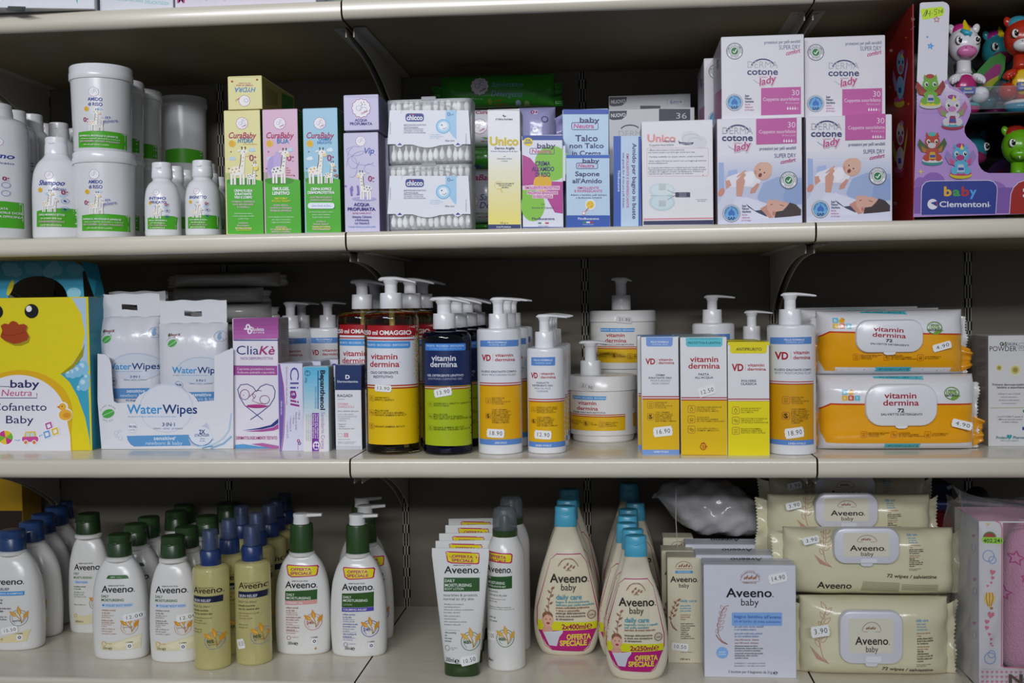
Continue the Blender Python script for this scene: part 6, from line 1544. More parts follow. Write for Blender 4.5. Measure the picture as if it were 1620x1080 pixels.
# ---- cream jars with pumps
def cream_jar(fr, cx, hw, yl0, yl1, yb, Y_, zb, pc, prows, label, L, bk, stick, detail=True, tx0=0, ty=0, rest=0):
  frame(fr)
  if Y_ is None: Y_ = place(fr, cx, yb, zb, hw)
  X = atY(cx, yl1, Y_)[0]; root = empty('cream_jar', (X, Y_, zb), label, 'jar', 'white cream jars with pumps')
  z = lambda y: zl(cx, y, Y_, zb); s_ = scl(cx, yl1, Y_)
  a = hw * s_; zt, zr = z(yl0), z(yl1)
  prof = [(.0002, a * .84, a * .84, 2), (.002, a * .88, a * .88, 2), (zr * .13, a * .9, a * .9, 2), (zr * .15, a * .96, a * .96, 2), (zr - .003, a * .975, a * .975, 2), (zr, a * .975, a * .975, 2)]
  turned(root, prof, 'e4e2df', 'jar_body', seg=64)
  turned(root, [(zr + .0004, a * .99, a * .99, 2), (zr + .001, a, a, 2), (zt - .002, a * .985, a * .985, 2), (zt - .0005, a * .96, a * .96, 2), (zt, a * .9, a * .9, 2)], 'e6e4e2', 'jar_lid', seg=64)
  if prows:
    yc1, yc0, yh, hc, hs = prows
    pump(root, z(yc1), hc * s_, z(yc0) - z(yc1), hs * s_, z(yh + 9) - z(yc0), L * s_, .005, 'e6e6e6', back=bk * s_, cx=(pc - cx) * s_, thick=.0036)
  sf = front_of(prof); b = a * .975
  P = Print(root, -b, sf)
  if detail:
    o = tx0; v = ty
    P.poly([(268 + o, 796 + v), (572 + o, 796 + v), (572 + o, 883 + v), (272 + o, 883 + v)], 'e2b41c')
    P.poly([(286 + o, 698 + v), (470 + o, 698 + v), (466 + o, 718 + v), (288 + o, 718 + v)], '4f9ad8'); P.t('PRURITO · SECCHEZZA · IRRITAZIONI', 290 + o, 464 + o, 712 + v, 8, 'dce8f6', 'b')
    P.t('vitamin', 316 + o, 416 + o, 745 + v, 20, RED, 'b'); P.t('dermina', 311 + o, 425 + o, 774 + v, 20, RED, 'b'); P.t('CREMA IDRATANTE RESTITUTIVA', 288 + o, 466 + o, 791 + v, 9, '4a4a58', 'b')
    P.line([(268 + o, 798 + v), (572 + o, 798 + v)], 4, RED); P.line([(268 + o, 803 + v), (572 + o, 803 + v)], 3, 'ece6e0'); P.line([(268 + o, 808 + v), (572 + o, 808 + v)], 4, RED)
    icon_text(P, 266 + o, 842 + v, 11, 'f', ['PELLI SECCHE,', 'MOLTO SECCHE', 'E SENSIBILI'], 6, 9, '6a5210'); icon_text(P, 360 + o, 845 + v, 13, 'S', ['CON', '5 CERAMIDI'], 6, 9, '6a5210'); icon_text(P, 445 + o, 848 + v, 14, 'g', ['EFFETTO LENITIVO', 'IMMEDIATO E', 'COSTANTE 48H'], 6, 9, '6a5210')
    for i in range(12): P.line([(612 + o, 690 + v + i * 7), (622 + o, 690 + v + i * 7)], 2, '8a8a8e')
    P.poly([(612 + o, 795 + v), (632 + o, 795 + v), (632 + o, 868 + v), (614 + o, 868 + v)], 'd8a81c')
  P.done()
  if stick: sticker(root, -a * 1.0, lambda x, z2: -np.sqrt(np.maximum((a * .995) ** 2 - x ** 2, 1e-6)), *stick, col='d4d3d2')
  return root, zt
cream_jar('K', 451, 184, 580, 660, 950, None, ZC, 387, (585, 505, 404, 56, 31), 'front white cream jar with pump and yellow label, standing on the shelf', 136, 60, (365, 648, 84, 36, 12, '21.90'))
frame('K')
j2, zt2 = cream_jar('K', 557, 180, 586, 655, 940, .312, ZC, 550, None, 'lower white cream jar at the back, carrying the upper jar', 40, 40, None, False)
cream_jar('K', 557, 178, 238, 300, 585, .312, ZC + zt2 + .0004, 550, (236, 158, 66, 52, 29), 'upper white cream jar with pump, stacked at the back', 58, 52, (564, 289, 88, 36, 4, '21.90'), True, 152, -364)
# ---- three white and yellow cartons
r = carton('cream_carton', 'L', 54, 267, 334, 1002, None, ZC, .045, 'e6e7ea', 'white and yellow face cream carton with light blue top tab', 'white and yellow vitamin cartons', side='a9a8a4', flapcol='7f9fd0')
def vd_box_base(P, x0, x1, y0, ym, yb, tab, tabtxt, t2, inset=24, txtcol='dfe8f6', style='b'):
  P.rect(x0, ym + 10, x1, yb, VY if tab != 'b' else 'e4b812')
  P.line([(x0, ym - 2), (x1, ym - 2)], 6, RED); P.line([(x0, ym + 5), (x1, ym + 5)], 4, 'ece6e0'); P.line([(x0, ym + 11), (x1, ym + 11)], 6, RED)
P = Print(r, 0); vd_box_base(P, 58, 268, 334, 676, 1002, 'b', '', '')
P.poly([(80, 336), (232, 336), (230, 380), (222, 388), (88, 388), (80, 380)], '7a9fdc'); P.t('PELLE NORMALE', 105, 207, 367, 9, 'e4ecf8', 'b'); P.t('NORMAL SKIN', 113, 200, 381, 8, 'd4e0f4', 'r', shear=.2)
P.t('VD', 76, 131, 489, 31, RED, 'x'); P.line([(141, 458), (141, 490)], 1.5, 'b89aa0'); P.t('vitamin', 150, 230, 470, 14.5, RED, 'b'); P.t('dermina', 150, 240, 488, 14.5, RED, 'b')
for i, (s_, c, a, b) in enumerate((('CREMA', '3a4058', 134, 188), ('IDRATANTE VISO', '3a4058', 94, 225), ('MOISTURISING', '7a8098', 104, 216), ('FACE CREAM', '7a8098', 111, 209))): P.t(s_, a, b, 556 + i * 16, 10, c, 'b' if i < 2 else 'r', shear=0 if i < 2 else .2)
icon_text(P, 105, 722, 18, 'g', ['IDRATAZIONE', 'FINO A 72H', 'HYDRATION FOR UP', 'TO 72 HOURS'], 7.5, 10, '6a5210'); icon_text(P, 105, 788, 18, 'S', ['CON 5 CERAMIDI,', 'ACIDO IALURONICO', 'E VITAMIN COMPLEX*', 'WITH 5 CERAMIDES,', 'HYALURONIC ACID', 'AND VITAMIN COMPLEX*'], 7.5, 10, '6a5210')
P.rect(58, 976, 268, 1002, '7a9fdc'); P.t('LINEA HYALO', 124, 208, 992, 10, 'e4ecf8', 'b')
P.done(); sticker(r, 0, None, 175, 872, 112, 55, -6, '16.90')
dup(r, -.004, .05, 0, 'face cream carton with blue tab, second in file');
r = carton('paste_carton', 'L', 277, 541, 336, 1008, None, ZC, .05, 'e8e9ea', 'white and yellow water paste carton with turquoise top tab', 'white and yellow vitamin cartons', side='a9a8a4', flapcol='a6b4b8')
P = Print(r, 0); vd_box_base(P, 280, 540, 336, 682, 1008, 'y', '', '')
P.poly([(306, 338), (515, 338), (514, 380), (504, 390), (316, 390), (306, 380)], '62c6d4'); P.t('PROTETTIVA E LENITIVA', 318, 505, 374, 12, '1f4a58', 'b'); P.t('PROTETTIVA E LENITIVA', 330, 490, 348, 7, '2f6a78', 'r')
P.t('vitamin', 329, 490, 476, 31, RED, 'b'); P.t('dermina', 320, 500, 514, 31, RED, 'b')
P.t('PASTA', 378, 439, 553, 12, '3a4058', 'b'); P.t("ALL'ACQUA", 357, 462, 571, 12, '3a4058', 'b')
for i, (k_, ls) in enumerate((('d', ['PREVIENE LA MACERAZIONE', 'DELLA PELLE IN CASO', 'DI PERSISTENTE UMIDITA']), ('x', ['CONSIGLIATA', 'PER NEONATI E BAMBINI', 'AD OGNI CAMBIO PANNOLINO']), ('f', ['CON OSSIDO DI ZINCO,', 'VITAMINE, OMEGA 3,6 E 9']))): icon_text(P, 338, 745 + i * 58, 20, k_, ls, 8, 11, '6a5210')
P.ring(405, 958, 16, 18, 5, 'b8481c', 18); P.t('S', 398, 413, 968, 18, 'b8481c', 'b'); P.line([(396, 938), (414, 936)], 4, 'b8481c'); P.line([(414, 958), (428, 958)], 5, 'b8481c')
P.line([(285, 1005), (535, 1007)], 2, 'a08a10')
P.done(); sticker(r, 0, None, 425, 643, 104, 50, -16, '12.50')
for i in (1, 2): dup(r, -.003 * i, .053 * i, 0, 'water paste carton with turquoise tab, %s in its file' % ordinal(i))
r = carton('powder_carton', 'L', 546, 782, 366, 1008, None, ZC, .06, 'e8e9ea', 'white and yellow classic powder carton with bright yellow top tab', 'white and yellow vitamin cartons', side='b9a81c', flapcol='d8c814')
P = Print(r, 0); vd_box_base(P, 546, 782, 366, 690, 1008, 'y', '', '')
P.rect(546, 700, 782, 1008, 'eede12')
P.rect(546, 362, 782, 382, 'e8d818'); P.poly([(558, 370), (768, 370), (767, 418), (758, 428), (568, 428), (558, 418)], 'e8d818'); P.t('ANTIPRURITO', 592, 737, 412, 16, '4a4418', 'b')
P.t('VD', 567, 634, 527, 38, RED, 'x'); P.line([(646, 490), (646, 526)], 1.5, 'b89aa0'); P.t('vitamin', 657, 752, 502, 16.5, RED, 'b'); P.t('dermina', 657, 762, 525, 16.5, RED, 'b')
P.t('POLVERE', 622, 706, 590, 12, '3a4058', 'b'); P.t('CLASSICA', 619, 710, 607, 12, '3a4058', 'b')
for i, (k_, ls) in enumerate((('d', ['AZIONE ANTIPRURITO', 'PROTEGGE LA PELLE', "DALL'UMIDITA"]), ('f', ['INDICATA PER SUDORAZIONI', 'ABBONDANTI E CATTIVI', 'ODORI DELLA TRASPIRAZIONE']), ('g', ['PER ADULTI E BAMBINI,', 'RINFRESCA E MANTIENE', 'IN BUONO STATO LA PELLE']))): icon_text(P, 590, 752 + i * 58, 20, k_, ls, 8, 11, '6a5e10')
P.done()
dup(r, -.003, .064, 0, 'yellow powder carton behind the front one')
# ---- big wipes packs with lids
def big_wipes(x0, x1, y0, y1, Y_, zb, label, lid, seed, logo, tilt=0, hi=True, D_=.062):
  frame('N'); xc = (x0 + x1) / 2
  if Y_ is None: Y_ = float(atZ(xc, y1, zb)[1]) + D_ * .35
  a = atY(x0, (y0 + y1) / 2, Y_ - .02); b = atY(x1, (y0 + y1) / 2, Y_ - .02); c = atY(xc, y0, Y_)
  r = empty('wipes_pack', (float(a[0] + b[0]) / 2, Y_, zb), label, 'wipes pack', 'yellow and white wipes packs')
  W2, H2 = float(b[0] - a[0]), float(c[2] - zb)
  f = pillow(r, W2, H2, D_, 'e4e3e6', seed, px=7, pz=5, amp=.0009)
  end_seal(r, W2, H2 * .9, 'dcdbd8', -1, .008, seed); end_seal(r, W2, H2 * .9, 'dcdbd8', 1, .008, seed + 9)
  end_seal(r, W2, H2 * .46, 'e09a14', -1, .0085, seed + 3, y=-.004, zc=H2 * .27); end_seal(r, W2, H2 * .42, 'e09a14', 1, .013, seed + 5, y=-.004, zc=H2 * .24, flare=-.3)
  return r, f, W2, H2
def vw_print(r, f, D_, x0, x1, yr, yb, lid, o, strip, sy0, sy1, ttl, rot=0, icons=0, sealx=0, toptab=None):
  P = Print(r, -D_ / 2, f, 'film', off=.0004)
  P.poly([(x0, yr + 30), (x0 + 60, yr - 4)] + [(x0 + 60 + (x1 - x0 - 60) * i / 12, yr - 4 + rot * i / 12) for i in range(1, 13)] + [(x1 + 12, yb + rot * .4), (x0 + 40, yb), (x0 + 8, yb - 60)], 'eea714' )
  P.line([(x0, yr + 30), (x0 + 60, yr - 4)] + [(x0 + 60 + (x1 - x0 - 60) * i / 12, yr - 4 + rot * i / 12) for i in range(1, 13)], 9, 'c8401c')
  P.rect(strip[0], sy0, strip[1], sy1, 'e6e6ea', sy0 + rot * .15, sy1 + rot * .15); xm = (strip[0] + strip[1]) / 2
  P.rr(xm - 108, sy0 - 2, xm + 100, sy1 - 2, 8, '52c0d0'); P.t('LIMPIADORES CALMANTES', xm - 96, xm + 88, sy0 + 18, 11, '2a4a58', 'b')
  if toptab: P.poly([(toptab[0], toptab[2]), (toptab[1], toptab[2] + 8), (toptab[1] - 6, toptab[3] + 8), (toptab[0] + 6, toptab[3])], '52c0d0'); P.t('DETERGENTI LENITIVE', toptab[0] + 40, toptab[1] - 36, toptab[3] - 4, 12, '2a4a58', 'b', rot=1)
  bx, by = o
  for dx, dy, s_, c in ((0, 0, 'B', '6cc4dc'), (0, 32, 'A', 'eec02a'), (35, 32, 'B', 'd8502a'), (70, 32, 'Y', '6cc4dc')):
    P.rr(bx + dx - 15, by + dy - 14, bx + dx + 16, by + dy + 14, 4, c); P.t(s_, bx + dx - 7, bx + dx + 7, by + dy + 8, 15, 'f0f0ea', 'b')
  P.ell(bx + 34, by + 4, 16, 11, 'eeb01a'); P.ell(bx + 38, by - 8, 8, 8, 'eeb01a'); P.poly([(bx + 44, by - 8), (bx + 54, by - 5), (bx + 44, by - 3)], 'd8502a')
  sx, sy = ttl
  P.ring(sx, sy, 42, 34, 5, '6a9a3a'); P.t('100%', sx - 32, sx + 30, sy + 4, 20, '7aa83a', 'x'); P.t('NATURALE', sx - 38, sx + 38, sy + 18, 12, '2a4a2a', 'x'); P.t('TESSUTO', sx - 24, sx + 24, sy - 14, 7, '4a6a3a', 'b'); P.leaf(sx - 10, sy + 36, sx + 50, sy + 12, 12, '7aa83a')
  for i, (dx, ls) in enumerate(((0, ['DELICATE ED EMOLLIENTI', 'PENSATE PER TUTTI', 'I TIPI DI PELLE']), (172, ['CONSIGLIATE', 'PER NEONATI E BAMBINI', 'AD OGNI CAMBIO PANNOLINO']), (364, ['CON VITAMINA E, B', 'ED ALLANTOINA']))):
    icon_text(P, icons[0] + dx, icons[1] + rot * .1 * i, 17, 'gfx'[i], ls, 7.5, 9.5, '7a4a10', 'c8602a')
  P.done()
def vw_lid(r, lid, D_, k, rot=0):
  x0, y0, x1, y1 = lid; frame('N'); Yp = r.location[1] - D_ / 2 - .003
  a = atY(x0, (y0 + y1) / 2, Yp); b = atY(x1, (y0 + y1) / 2, Yp); c = atY((x0 + x1) / 2, y0, Yp); d = atY((x0 + x1) / 2, y1, Yp)
  cx = float(a[0] + b[0]) / 2 - r.location[0]; cz = float(c[2] + d[2]) / 2 - r.location[2]
  l = lid_plate(r, cx, cz, float(b[0] - a[0]), float(c[2] - d[2]), -D_ / 2 + .0015, .008, 'e8e8ec', r=.021)
  P = Print(r, -D_ / 2 - .0066); xm = (x0 + x1) / 2; h = y1 - y0
  P.t('vitamin', x0 + (x1 - x0) * .265, x0 + (x1 - x0) * .71, y0 + h * .34, h * .135, 'a81f38', 'b', rot=rot); P.t('dermina', x0 + (x1 - x0) * .25, x0 + (x1 - x0) * .745, y0 + h * .51, h * .135, 'a81f38', 'b', rot=rot)
  P.t('72', xm - 20, xm + 18, y0 + h * .67, h * .085, '2a2a38', 'x', rot=rot); P.t('SALVIETTE DETERGENTI', x0 + (x1 - x0) * .22, x0 + (x1 - x0) * .79, y0 + h * .745, h * .05, '3a3a48', 'b', rot=rot)
  o = P.done('lid_print')
wA, fA, _, hA = big_wipes(92, 995, 545, 982, None, ZC, 'yellow and white wipes pack with lid, lower one of the front stack', None, 31, None)
vw_print(wA, fA, .062, 105, 980, 722, 942, None, (240, 650), (228, 930), 946, 974, (850, 655), 0, (348, 890), toptab=(410, 705, 548, 572))
vw_lid(wA, (355, 602, 766, 842), .062, 1)
sticker(wA, -.033, None, 906, 832, 122, 46, 13, '4.90')
frame('N')
wB, fB, _, hB = big_wipes(88, 928, 180, 560, wA.location[1] + .012, ZC + hA - .001, 'yellow and white wipes pack with lid, upper one of the front stack', None, 37, None)
vw_print(wB, fB, .062, 98, 925, 310, 530, None, (190, 240), (190, 858), 508, 536, (750, 282), 14, (305, 448), toptab=(335, 608, 172, 198))
vw_lid(wB, (300, 236, 686, 424), .062, 1, 3)
sticker(wB, -.033, None, 792, 388, 112, 42, -16, '4.90')
for i in (1, 2):
  dup(wA, 0, .07 * i, 0, 'yellow and white wipes pack, %s behind the lower front one' % ordinal(i))
  dup(wB, -.01 * i, .07 * i, .002 * i, 'yellow and white wipes pack, %s behind the upper front one' % ordinal(i))
frame('N')
# ---- skin powder cartons at the right edge
def skin_box(x0, Y_, label, det=True):
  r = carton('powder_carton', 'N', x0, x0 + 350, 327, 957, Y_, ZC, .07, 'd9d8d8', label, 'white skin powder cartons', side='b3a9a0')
  if det:
    P = Print(r, 0)
    P.t('G S', 1122, 1162, 384, 20, '3a3a48', 'x'); P.ell(1142, 376, 6, 8, '4a8a3a'); P.t('SKIN', 1164, 1220, 383, 17, '3a3a48', 'r'); P.t('POWDER', 1064, 1218, 415, 28, '3a3a48', 'r'); P.ring(1246, 390, 22, 24, 2, '6a6a78', 6); P.t('SD', 1232, 1260, 400, 17, '6a6a78', 'r')
    for a, b, q in ((1118, 510, 22), (1210, 522, 34), (1310, 512, 26)):
      P.ell(a, b, q, q, 'e0dcc0'); P.ell(a, b, q * .72, q * .72, 'c9bf7a'); P.ell(a, b, q * .4, q * .4, 'a0903a')
    P.t('Polvere dermoprotettiva', 1080, 1275, 611, 12, '4a4a5a', 'b'); P.t('lenitiva e assorbente', 1106, 1270, 627, 12, '4a4a5a', 'b')
    P.tl(['Indicata in caso di fastidi', 'cutanei associati a', 'eccessiva sudorazione', 'e arrossamento'], 1175, 662, 18, 10, '8a8a96', 'r', .9, 'c')
    P.line([(1066, 738), (1400, 736)], 2.4, 'a89a3a'); P.ell(1262, 756, 9, 10, '3f8a4a')
    P.tl(['Con ECTOSEED™ estratto di', 'e Mirra per una pelle asciutta,', 'morbida e vellutata'], 1180, 792, 15, 8.5, '6a6a76', 't', .95, 'c')
    P.rect(1250, 846, 1290, 864, '2a4a8c')
    P.t('Prodeco', 1100, 1165, 914, 15, '3a7a8a', 'b', shear=.15); P.t('Pharma', 1196, 1262, 914, 15, '3a7a8a', 'b', shear=.15); P.heart(1176, 902, 18, '3f9aa8'); P.t('ethic per natura', 1125, 1228, 928, 9, '6a9aa4', 't')
    P.done()
  Q = Print(r, -r['W'] / 2, face='x')
  for blk, n in ((350, 3), (400, 6), (480, 5), (560, 6), (640, 6)):
    for i in range(n): Q.line([(x0 - 55 + (i % 2) * 4, blk + i * 10), (x0 - 14, blk + i * 9.5)], 2.4, '8a7f7a')
  Q.done('side_print')
  return r
skin_box(1057, None, 'white skin powder carton with yellow dots at the right photo edge'); frame('N')
skin_box(990, .205, 'white skin powder carton directly behind the front one at the right edge', False)
skin_box(925, .300, 'white skin powder carton furthest back at the right edge', False)
# ================================================================== ROW 3 (on the bottom shelf)
ZD = Z4T
DG = '26401f'; AV = '23252b'
def oval(fr, cx, yb, rows, label, col='e4e3df', dr=.58, n=2.3, cat='bottle', group=None, name='wash_bottle', Y_=None, kind='plastic'):
  """oval bottle standing on the bottom shelf; rows from the foot up in crop px"""
  frame(fr); hw = max(r[1] for r in rows)
  if Y_ is None: Y_ = stand(fr, cx, yb, ZD, hw, dr=dr)[1]
  return bottle(name, fr, cx, rows, Y_, ZD, col, label, cat, group, kind, dr, n, 4) + (Y_,)
def cap_on(root, cx, Y_, y0, y1, hw, col, dr=1.0, zb=None, kind='cap'):
  zb = ZD if zb is None else zb
  z0, z1 = zl(cx, y0, Y_, zb), zl(cx, y1, Y_, zb); a = hw * scl(cx, y0, Y_)
  flip_cap(root, z0, a, a * dr, z1 - z0, col, kind)
def oat(P, x, y, k, ring='b9a58c', col='d9962f', txt='', tcol='8a6a4a'):
  """ring emblem with three oat ears"""
  P.ring(x, y, 38 * k, 38 * k, 3 * k, ring, 24); P.line(arc(x, y, 28 * k, 28 * k, 120, 420, 18), 2 * k, ring)
  P.line([(x + 12 * k, y + 28 * k), (x + 10 * k, y), (x, y - 22 * k)], 3 * k, 'b98a3a'); P.line([(x + 12 * k, y + 24 * k), (x + 30 * k, y - 10 * k)], 3 * k, 'b98a3a'); P.line([(x + 10 * k, y + 10 * k), (x - 14 * k, y - 16 * k)], 3 * k, 'b98a3a')
  P.leaf(x - 8 * k, y - 8 * k, x - 42 * k, y - 34 * k, 9 * k, col); P.leaf(x + 6 * k, y - 12 * k, x - 4 * k, y - 58 * k, 9 * k, col); P.leaf(x + 22 * k, y + 4 * k, x + 40 * k, y - 32 * k, 9 * k, col)
  P.leaf(x - 8 * k, y - 10 * k, x - 30 * k, y - 26 * k, 3 * k, 'efbf5f'); P.leaf(x + 6 * k, y - 14 * k, x, y - 44 * k, 3 * k, 'efbf5f')
  if txt: P.t(txt, x - 28 * k, x + 2 * k, y + 10 * k, 14 * k, tcol, 'b')
def code_tag(P, x, y, k=1.0):
  """batch tag with lettering only"""
  P.rect(x - 12 * k, y - 13 * k, x + 14 * k, y + 15 * k, 'f0f0f0'); P.ring(x + 1, y + 1, 6 * k, 6 * k, 4 * k, '3a4058', 8)
  P.t('113486', x - 16 * k, x + 16 * k, y - 16 * k, 6 * k, '3a3a40', 'b')
def aveeno(P, x0, x1, y, h, col=AV):
  P.t('Aveeno', x0, x1, y, h, col, 'b', track=-.01); P.ell(x1 + 4, y - 2, 2.4, 2.4, col, n=8)
def wash_body(cx, hw, yb, ysh, neck):
  H = yb - ysh
  return [(yb, hw * .86), (yb - H * .012, hw * .93), (yb - H * .05, hw * .965), (yb - H * .3, hw), (yb - H * .5, hw * .985), (yb - H * .68, hw * .93), (yb - H * .82, hw * .80), (yb - H * .9, hw * .67), (yb - H * .955, hw * .53), (yb - H * .985, neck * 1.08, 2, .9), (ysh, neck, 2, 1)]
# ---- blue capped shampoo file at the left edge
def wash(fr, cx, hw, yb, ysh, ycap, hwc, capcol, label, group, Y_=None, neckring=True):
  root, prof, sf, b, Y_ = oval(fr, cx, yb, wash_body(cx, hw, yb, ysh, hwc * .95), label, group=group, Y_=Y_)
  a = hwc * scl(cx, ysh, Y_); z0 = zl(cx, ysh, Y_, ZD)
  turned(root, [(z0 - .008, a * 1.05, a * 1.05, 2), (z0 - .0065, a * 1.14, a * 1.14, 2), (z0 - .003, a * 1.14, a * 1.14, 2), (z0 - .001, a * .96, a * .96, 2)], 'e0dfdb', 'neck_ring')
  cap_on(root, cx, Y_, ysh + 4, ycap, hwc, capcol)
  return root, sf, b, Y_
root, sf, b, Yb = wash('O', 72, 146, 922, 405, 308, 60, '24406f', 'white shampoo bottle with blue cap and price sticker at the left photo edge', 'blue capped shampoo bottles')
P = Print(root, -b, sf)
aveeno(P, -60, 104, 588, 30); P.t('SKIN RELIEF', -60, 44, 616, 12, '2a3f74', 'b'); P.rr(-60, 622, 114, 643, 4, '4f9ad8'); P.t('SOOTHING SHAMPOO', -50, 106, 637, 9, 'd8e8f6', 'b')
P.tl(['soothes very dry', '& sensitive scalp', 'detersione', 'frequente, cute molto secca', 'irritata o sensibile'], -50, 668, 14, 9, '2a3450', 'b', .7); P.tl(['with soothing oat', 'con avena lenitiva'], -50, 752, 13, 9, '2a3450', 't', .9)
oat(P, 90, 755, 1.05, '8a8f9a', txt='', col='d9a24a'); P.t('scent free', 62, 100, 772, 8, '4a4f5a', 'b')
P.poly([(-60, 850), (20, 850), (60, 835), (145, 815), (138, 830), (124, 875), (-60, 880)], 'e6d9a8'); P.t('300ml ℮', -60, 16, 866, 13, '3a3a40', 'r'); code_tag(P, 94, 852)
P.done(); sticker(root, -b, sf, 48, 815, 84, 34, -10, '15.50')
blu = root
for i, (cx, dy) in enumerate(((166, .062), (226, .125), (294, .19), (356, .255))): dup_at(blu, 'O', cx, 600, blu.location[1] + dy, 'white shampoo bottle with blue cap, %s behind the left edge one' % ordinal(i))
# ---- green capped body washes
def yogurt(fr, cx, x_, y_, hw, yb, ysh, ycap, hwc, label, tcol, newtab, price=None, ox=0, oy=0):
  root, sf, b, Yb = wash(fr, cx, hw, yb, ysh, ycap, hwc, '2a4424', label, 'green capped body washes')
  P = Print(root, -b, sf)
  o, v = ox, oy
  if newtab: P.poly([(526 + o, 561 + v), (534 + o, 546 + v), (542 + o, 543 + v), (622 + o, 543 + v), (630 + o, 547 + v), (638 + o, 561 + v)], '2f6a34'); P.t('NEW', 548 + o, 572 + o, 556 + v, 7, 'e0eadc', 'b'); P.t('FORMULA', 576 + o, 606 + o, 556 + v, 6, 'b0c8ac', 't')
  P.t('DERMATOLOGIST TESTED', 540 + o, 620 + o, 597 + v, 6, '3a3a40', 'b')
  aveeno(P, 505 + o, 660 + o, 627 + v, 32)
  P.t('DAILY', 505 + o, 545 + o, 652 + v, 12, '2f6a34', 'b'); P.t('MOISTURISING', 505 + o, 619 + o, 671 + v, 12, '2f6a34', 'b')
  P.rr(508 + o, 681 + v, 660 + o, 701 + v, 4, 'c8d8ee'); P.t('YOGURT BODY WASH', 528 + o, 656 + o, 697 + v, 11, '4a86cc', 'b'); P.ell(517 + o, 691 + v, 6, 5, '4a86cc')
  P.tl(['revitalises normal', 'to dry skin'], 508 + o, 719 + v, 14, 9, tcol, 'b', .78); P.tl(['clinically proven to', 'gently cleanse'], 508 + o, 744 + v, 10, 7, tcol, 't', .8); P.tl(['rivitalizza la pelle', 'da normale a secca'], 508 + o, 770 + v, 11, 8, tcol, 'b', .75)
  P.tl(['detergente delicato', 'profumato'], 508 + o, 790 + v, 9, 6, tcol, 't', .8); P.tl(['with soothing oat', '& fresh yogurt', 'con avena e yogurt'], 508 + o, 812 + v, 12, 8, tcol, 't', .85)
  oat(P, 645 + o, 800 + v, 1.0, 'cfa890', txt='', tcol='b07a6a'); P.t('apricot scent', 620 + o, 662 + o, 804 + v, 7, 'a8705a', 't')
  P.poly([(498 + o, 868 + v), (540 + o, 880 + v), (600 + o, 868 + v), (698 + o, 840 + v), (694 + o, 910 + v), (505 + o, 918 + v)], 'e4dcb4'); P.poly([(560 + o, 890 + v), (640 + o, 862 + v), (694 + o, 850 + v), (690 + o, 880 + v), (600 + o, 905 + v)], 'eee6c6'); P.ring(522 + o, 884 + v, 11, 11, 2, 'd0803a'); P.t('Recyclable', 536 + o, 564 + o, 884 + v, 5, 'c07a3a', 't')
  P.t('300ml', 515 + o, 545 + o, 912 + v, 13, '4a4a4c', 'r'); P.t('℮', 547 + o, 564 + o, 914 + v, 16, '3a3a3c', 'b'); code_tag(P, 647 + o, 896 + v)
  P.done()
  if price: sticker(root, -b, sf, 664 + o, 751 + v, 96, 36, -7, '12.00')
  return root
g1 = yogurt('O', 608, 0, 0, 137, 968, 434, 330, 58, 'white yogurt body wash with green cap and small green tab, price 12.00', 'c08a74', True, True)
g2 = yogurt('O', 878, 0, 0, 122, 982, 440, 338, 60, 'white yogurt body wash with green cap, touching the yellow spray bottles', '8a7a6a', False, True, 270, 3)
for i, (cx, dy) in enumerate(((688, .075), (756, .13))): dup_at(g1, 'O', cx, 600, g1.location[1] + dy, 'white body wash with green cap, %s behind the one with the green tab' % ordinal(i))
for i, (cx, dy) in enumerate(((945, .065), (893, .19), (935, .245))): dup_at(g2, 'O', cx, 600, g2.location[1] + dy, 'white body wash with green cap, %s behind the one at the sprays' % ordinal(i))
root, sf, b, Yb = wash('O', 452, 102, 834, 322, 226, 56, '223a1c', 'white body wash with dark green cap standing alone further back, green lettering', 'green capped body washes')
P = Print(root, -b, sf)
P.t('DERMATOLOGIST TESTED', 392, 462, 484, 6, '3a3a40', 'b'); aveeno(P, 368, 494, 514, 29)
P.t('DAILY', 366, 396, 537, 11, '3a7a3a', 'b'); P.t('MOISTURISING', 366, 460, 557, 11, '3a7a3a', 'b'); P.rr(368, 567, 442, 581, 3, 'c4d4ea'); P.t('BODY WASH', 380, 438, 579, 8, '4a86cc', 'b')
P.tl(['nourishes normal', 'to dry skin'], 368, 600, 12, 8, '4a7a4a', 'b', .75); P.tl(['clinically proven', 'deterge la pelle', 'da normale a secca'], 368, 628, 11, 7, '4a7a4a', 't', .85); P.tl(['with soothing oat'], 368, 690, 11, 7, '4a7a4a', 't', .85)
oat(P, 484, 680, .9, '7a9a7a'); P.poly([(370, 735), (420, 745), (520, 715), (520, 780), (372, 788)], 'e2d8b0'); P.ring(378, 742, 8, 8, 2, 'd0a03a'); P.t('500ml ℮', 376, 418, 776, 10, '4a4a4c', 'b')
P.done()
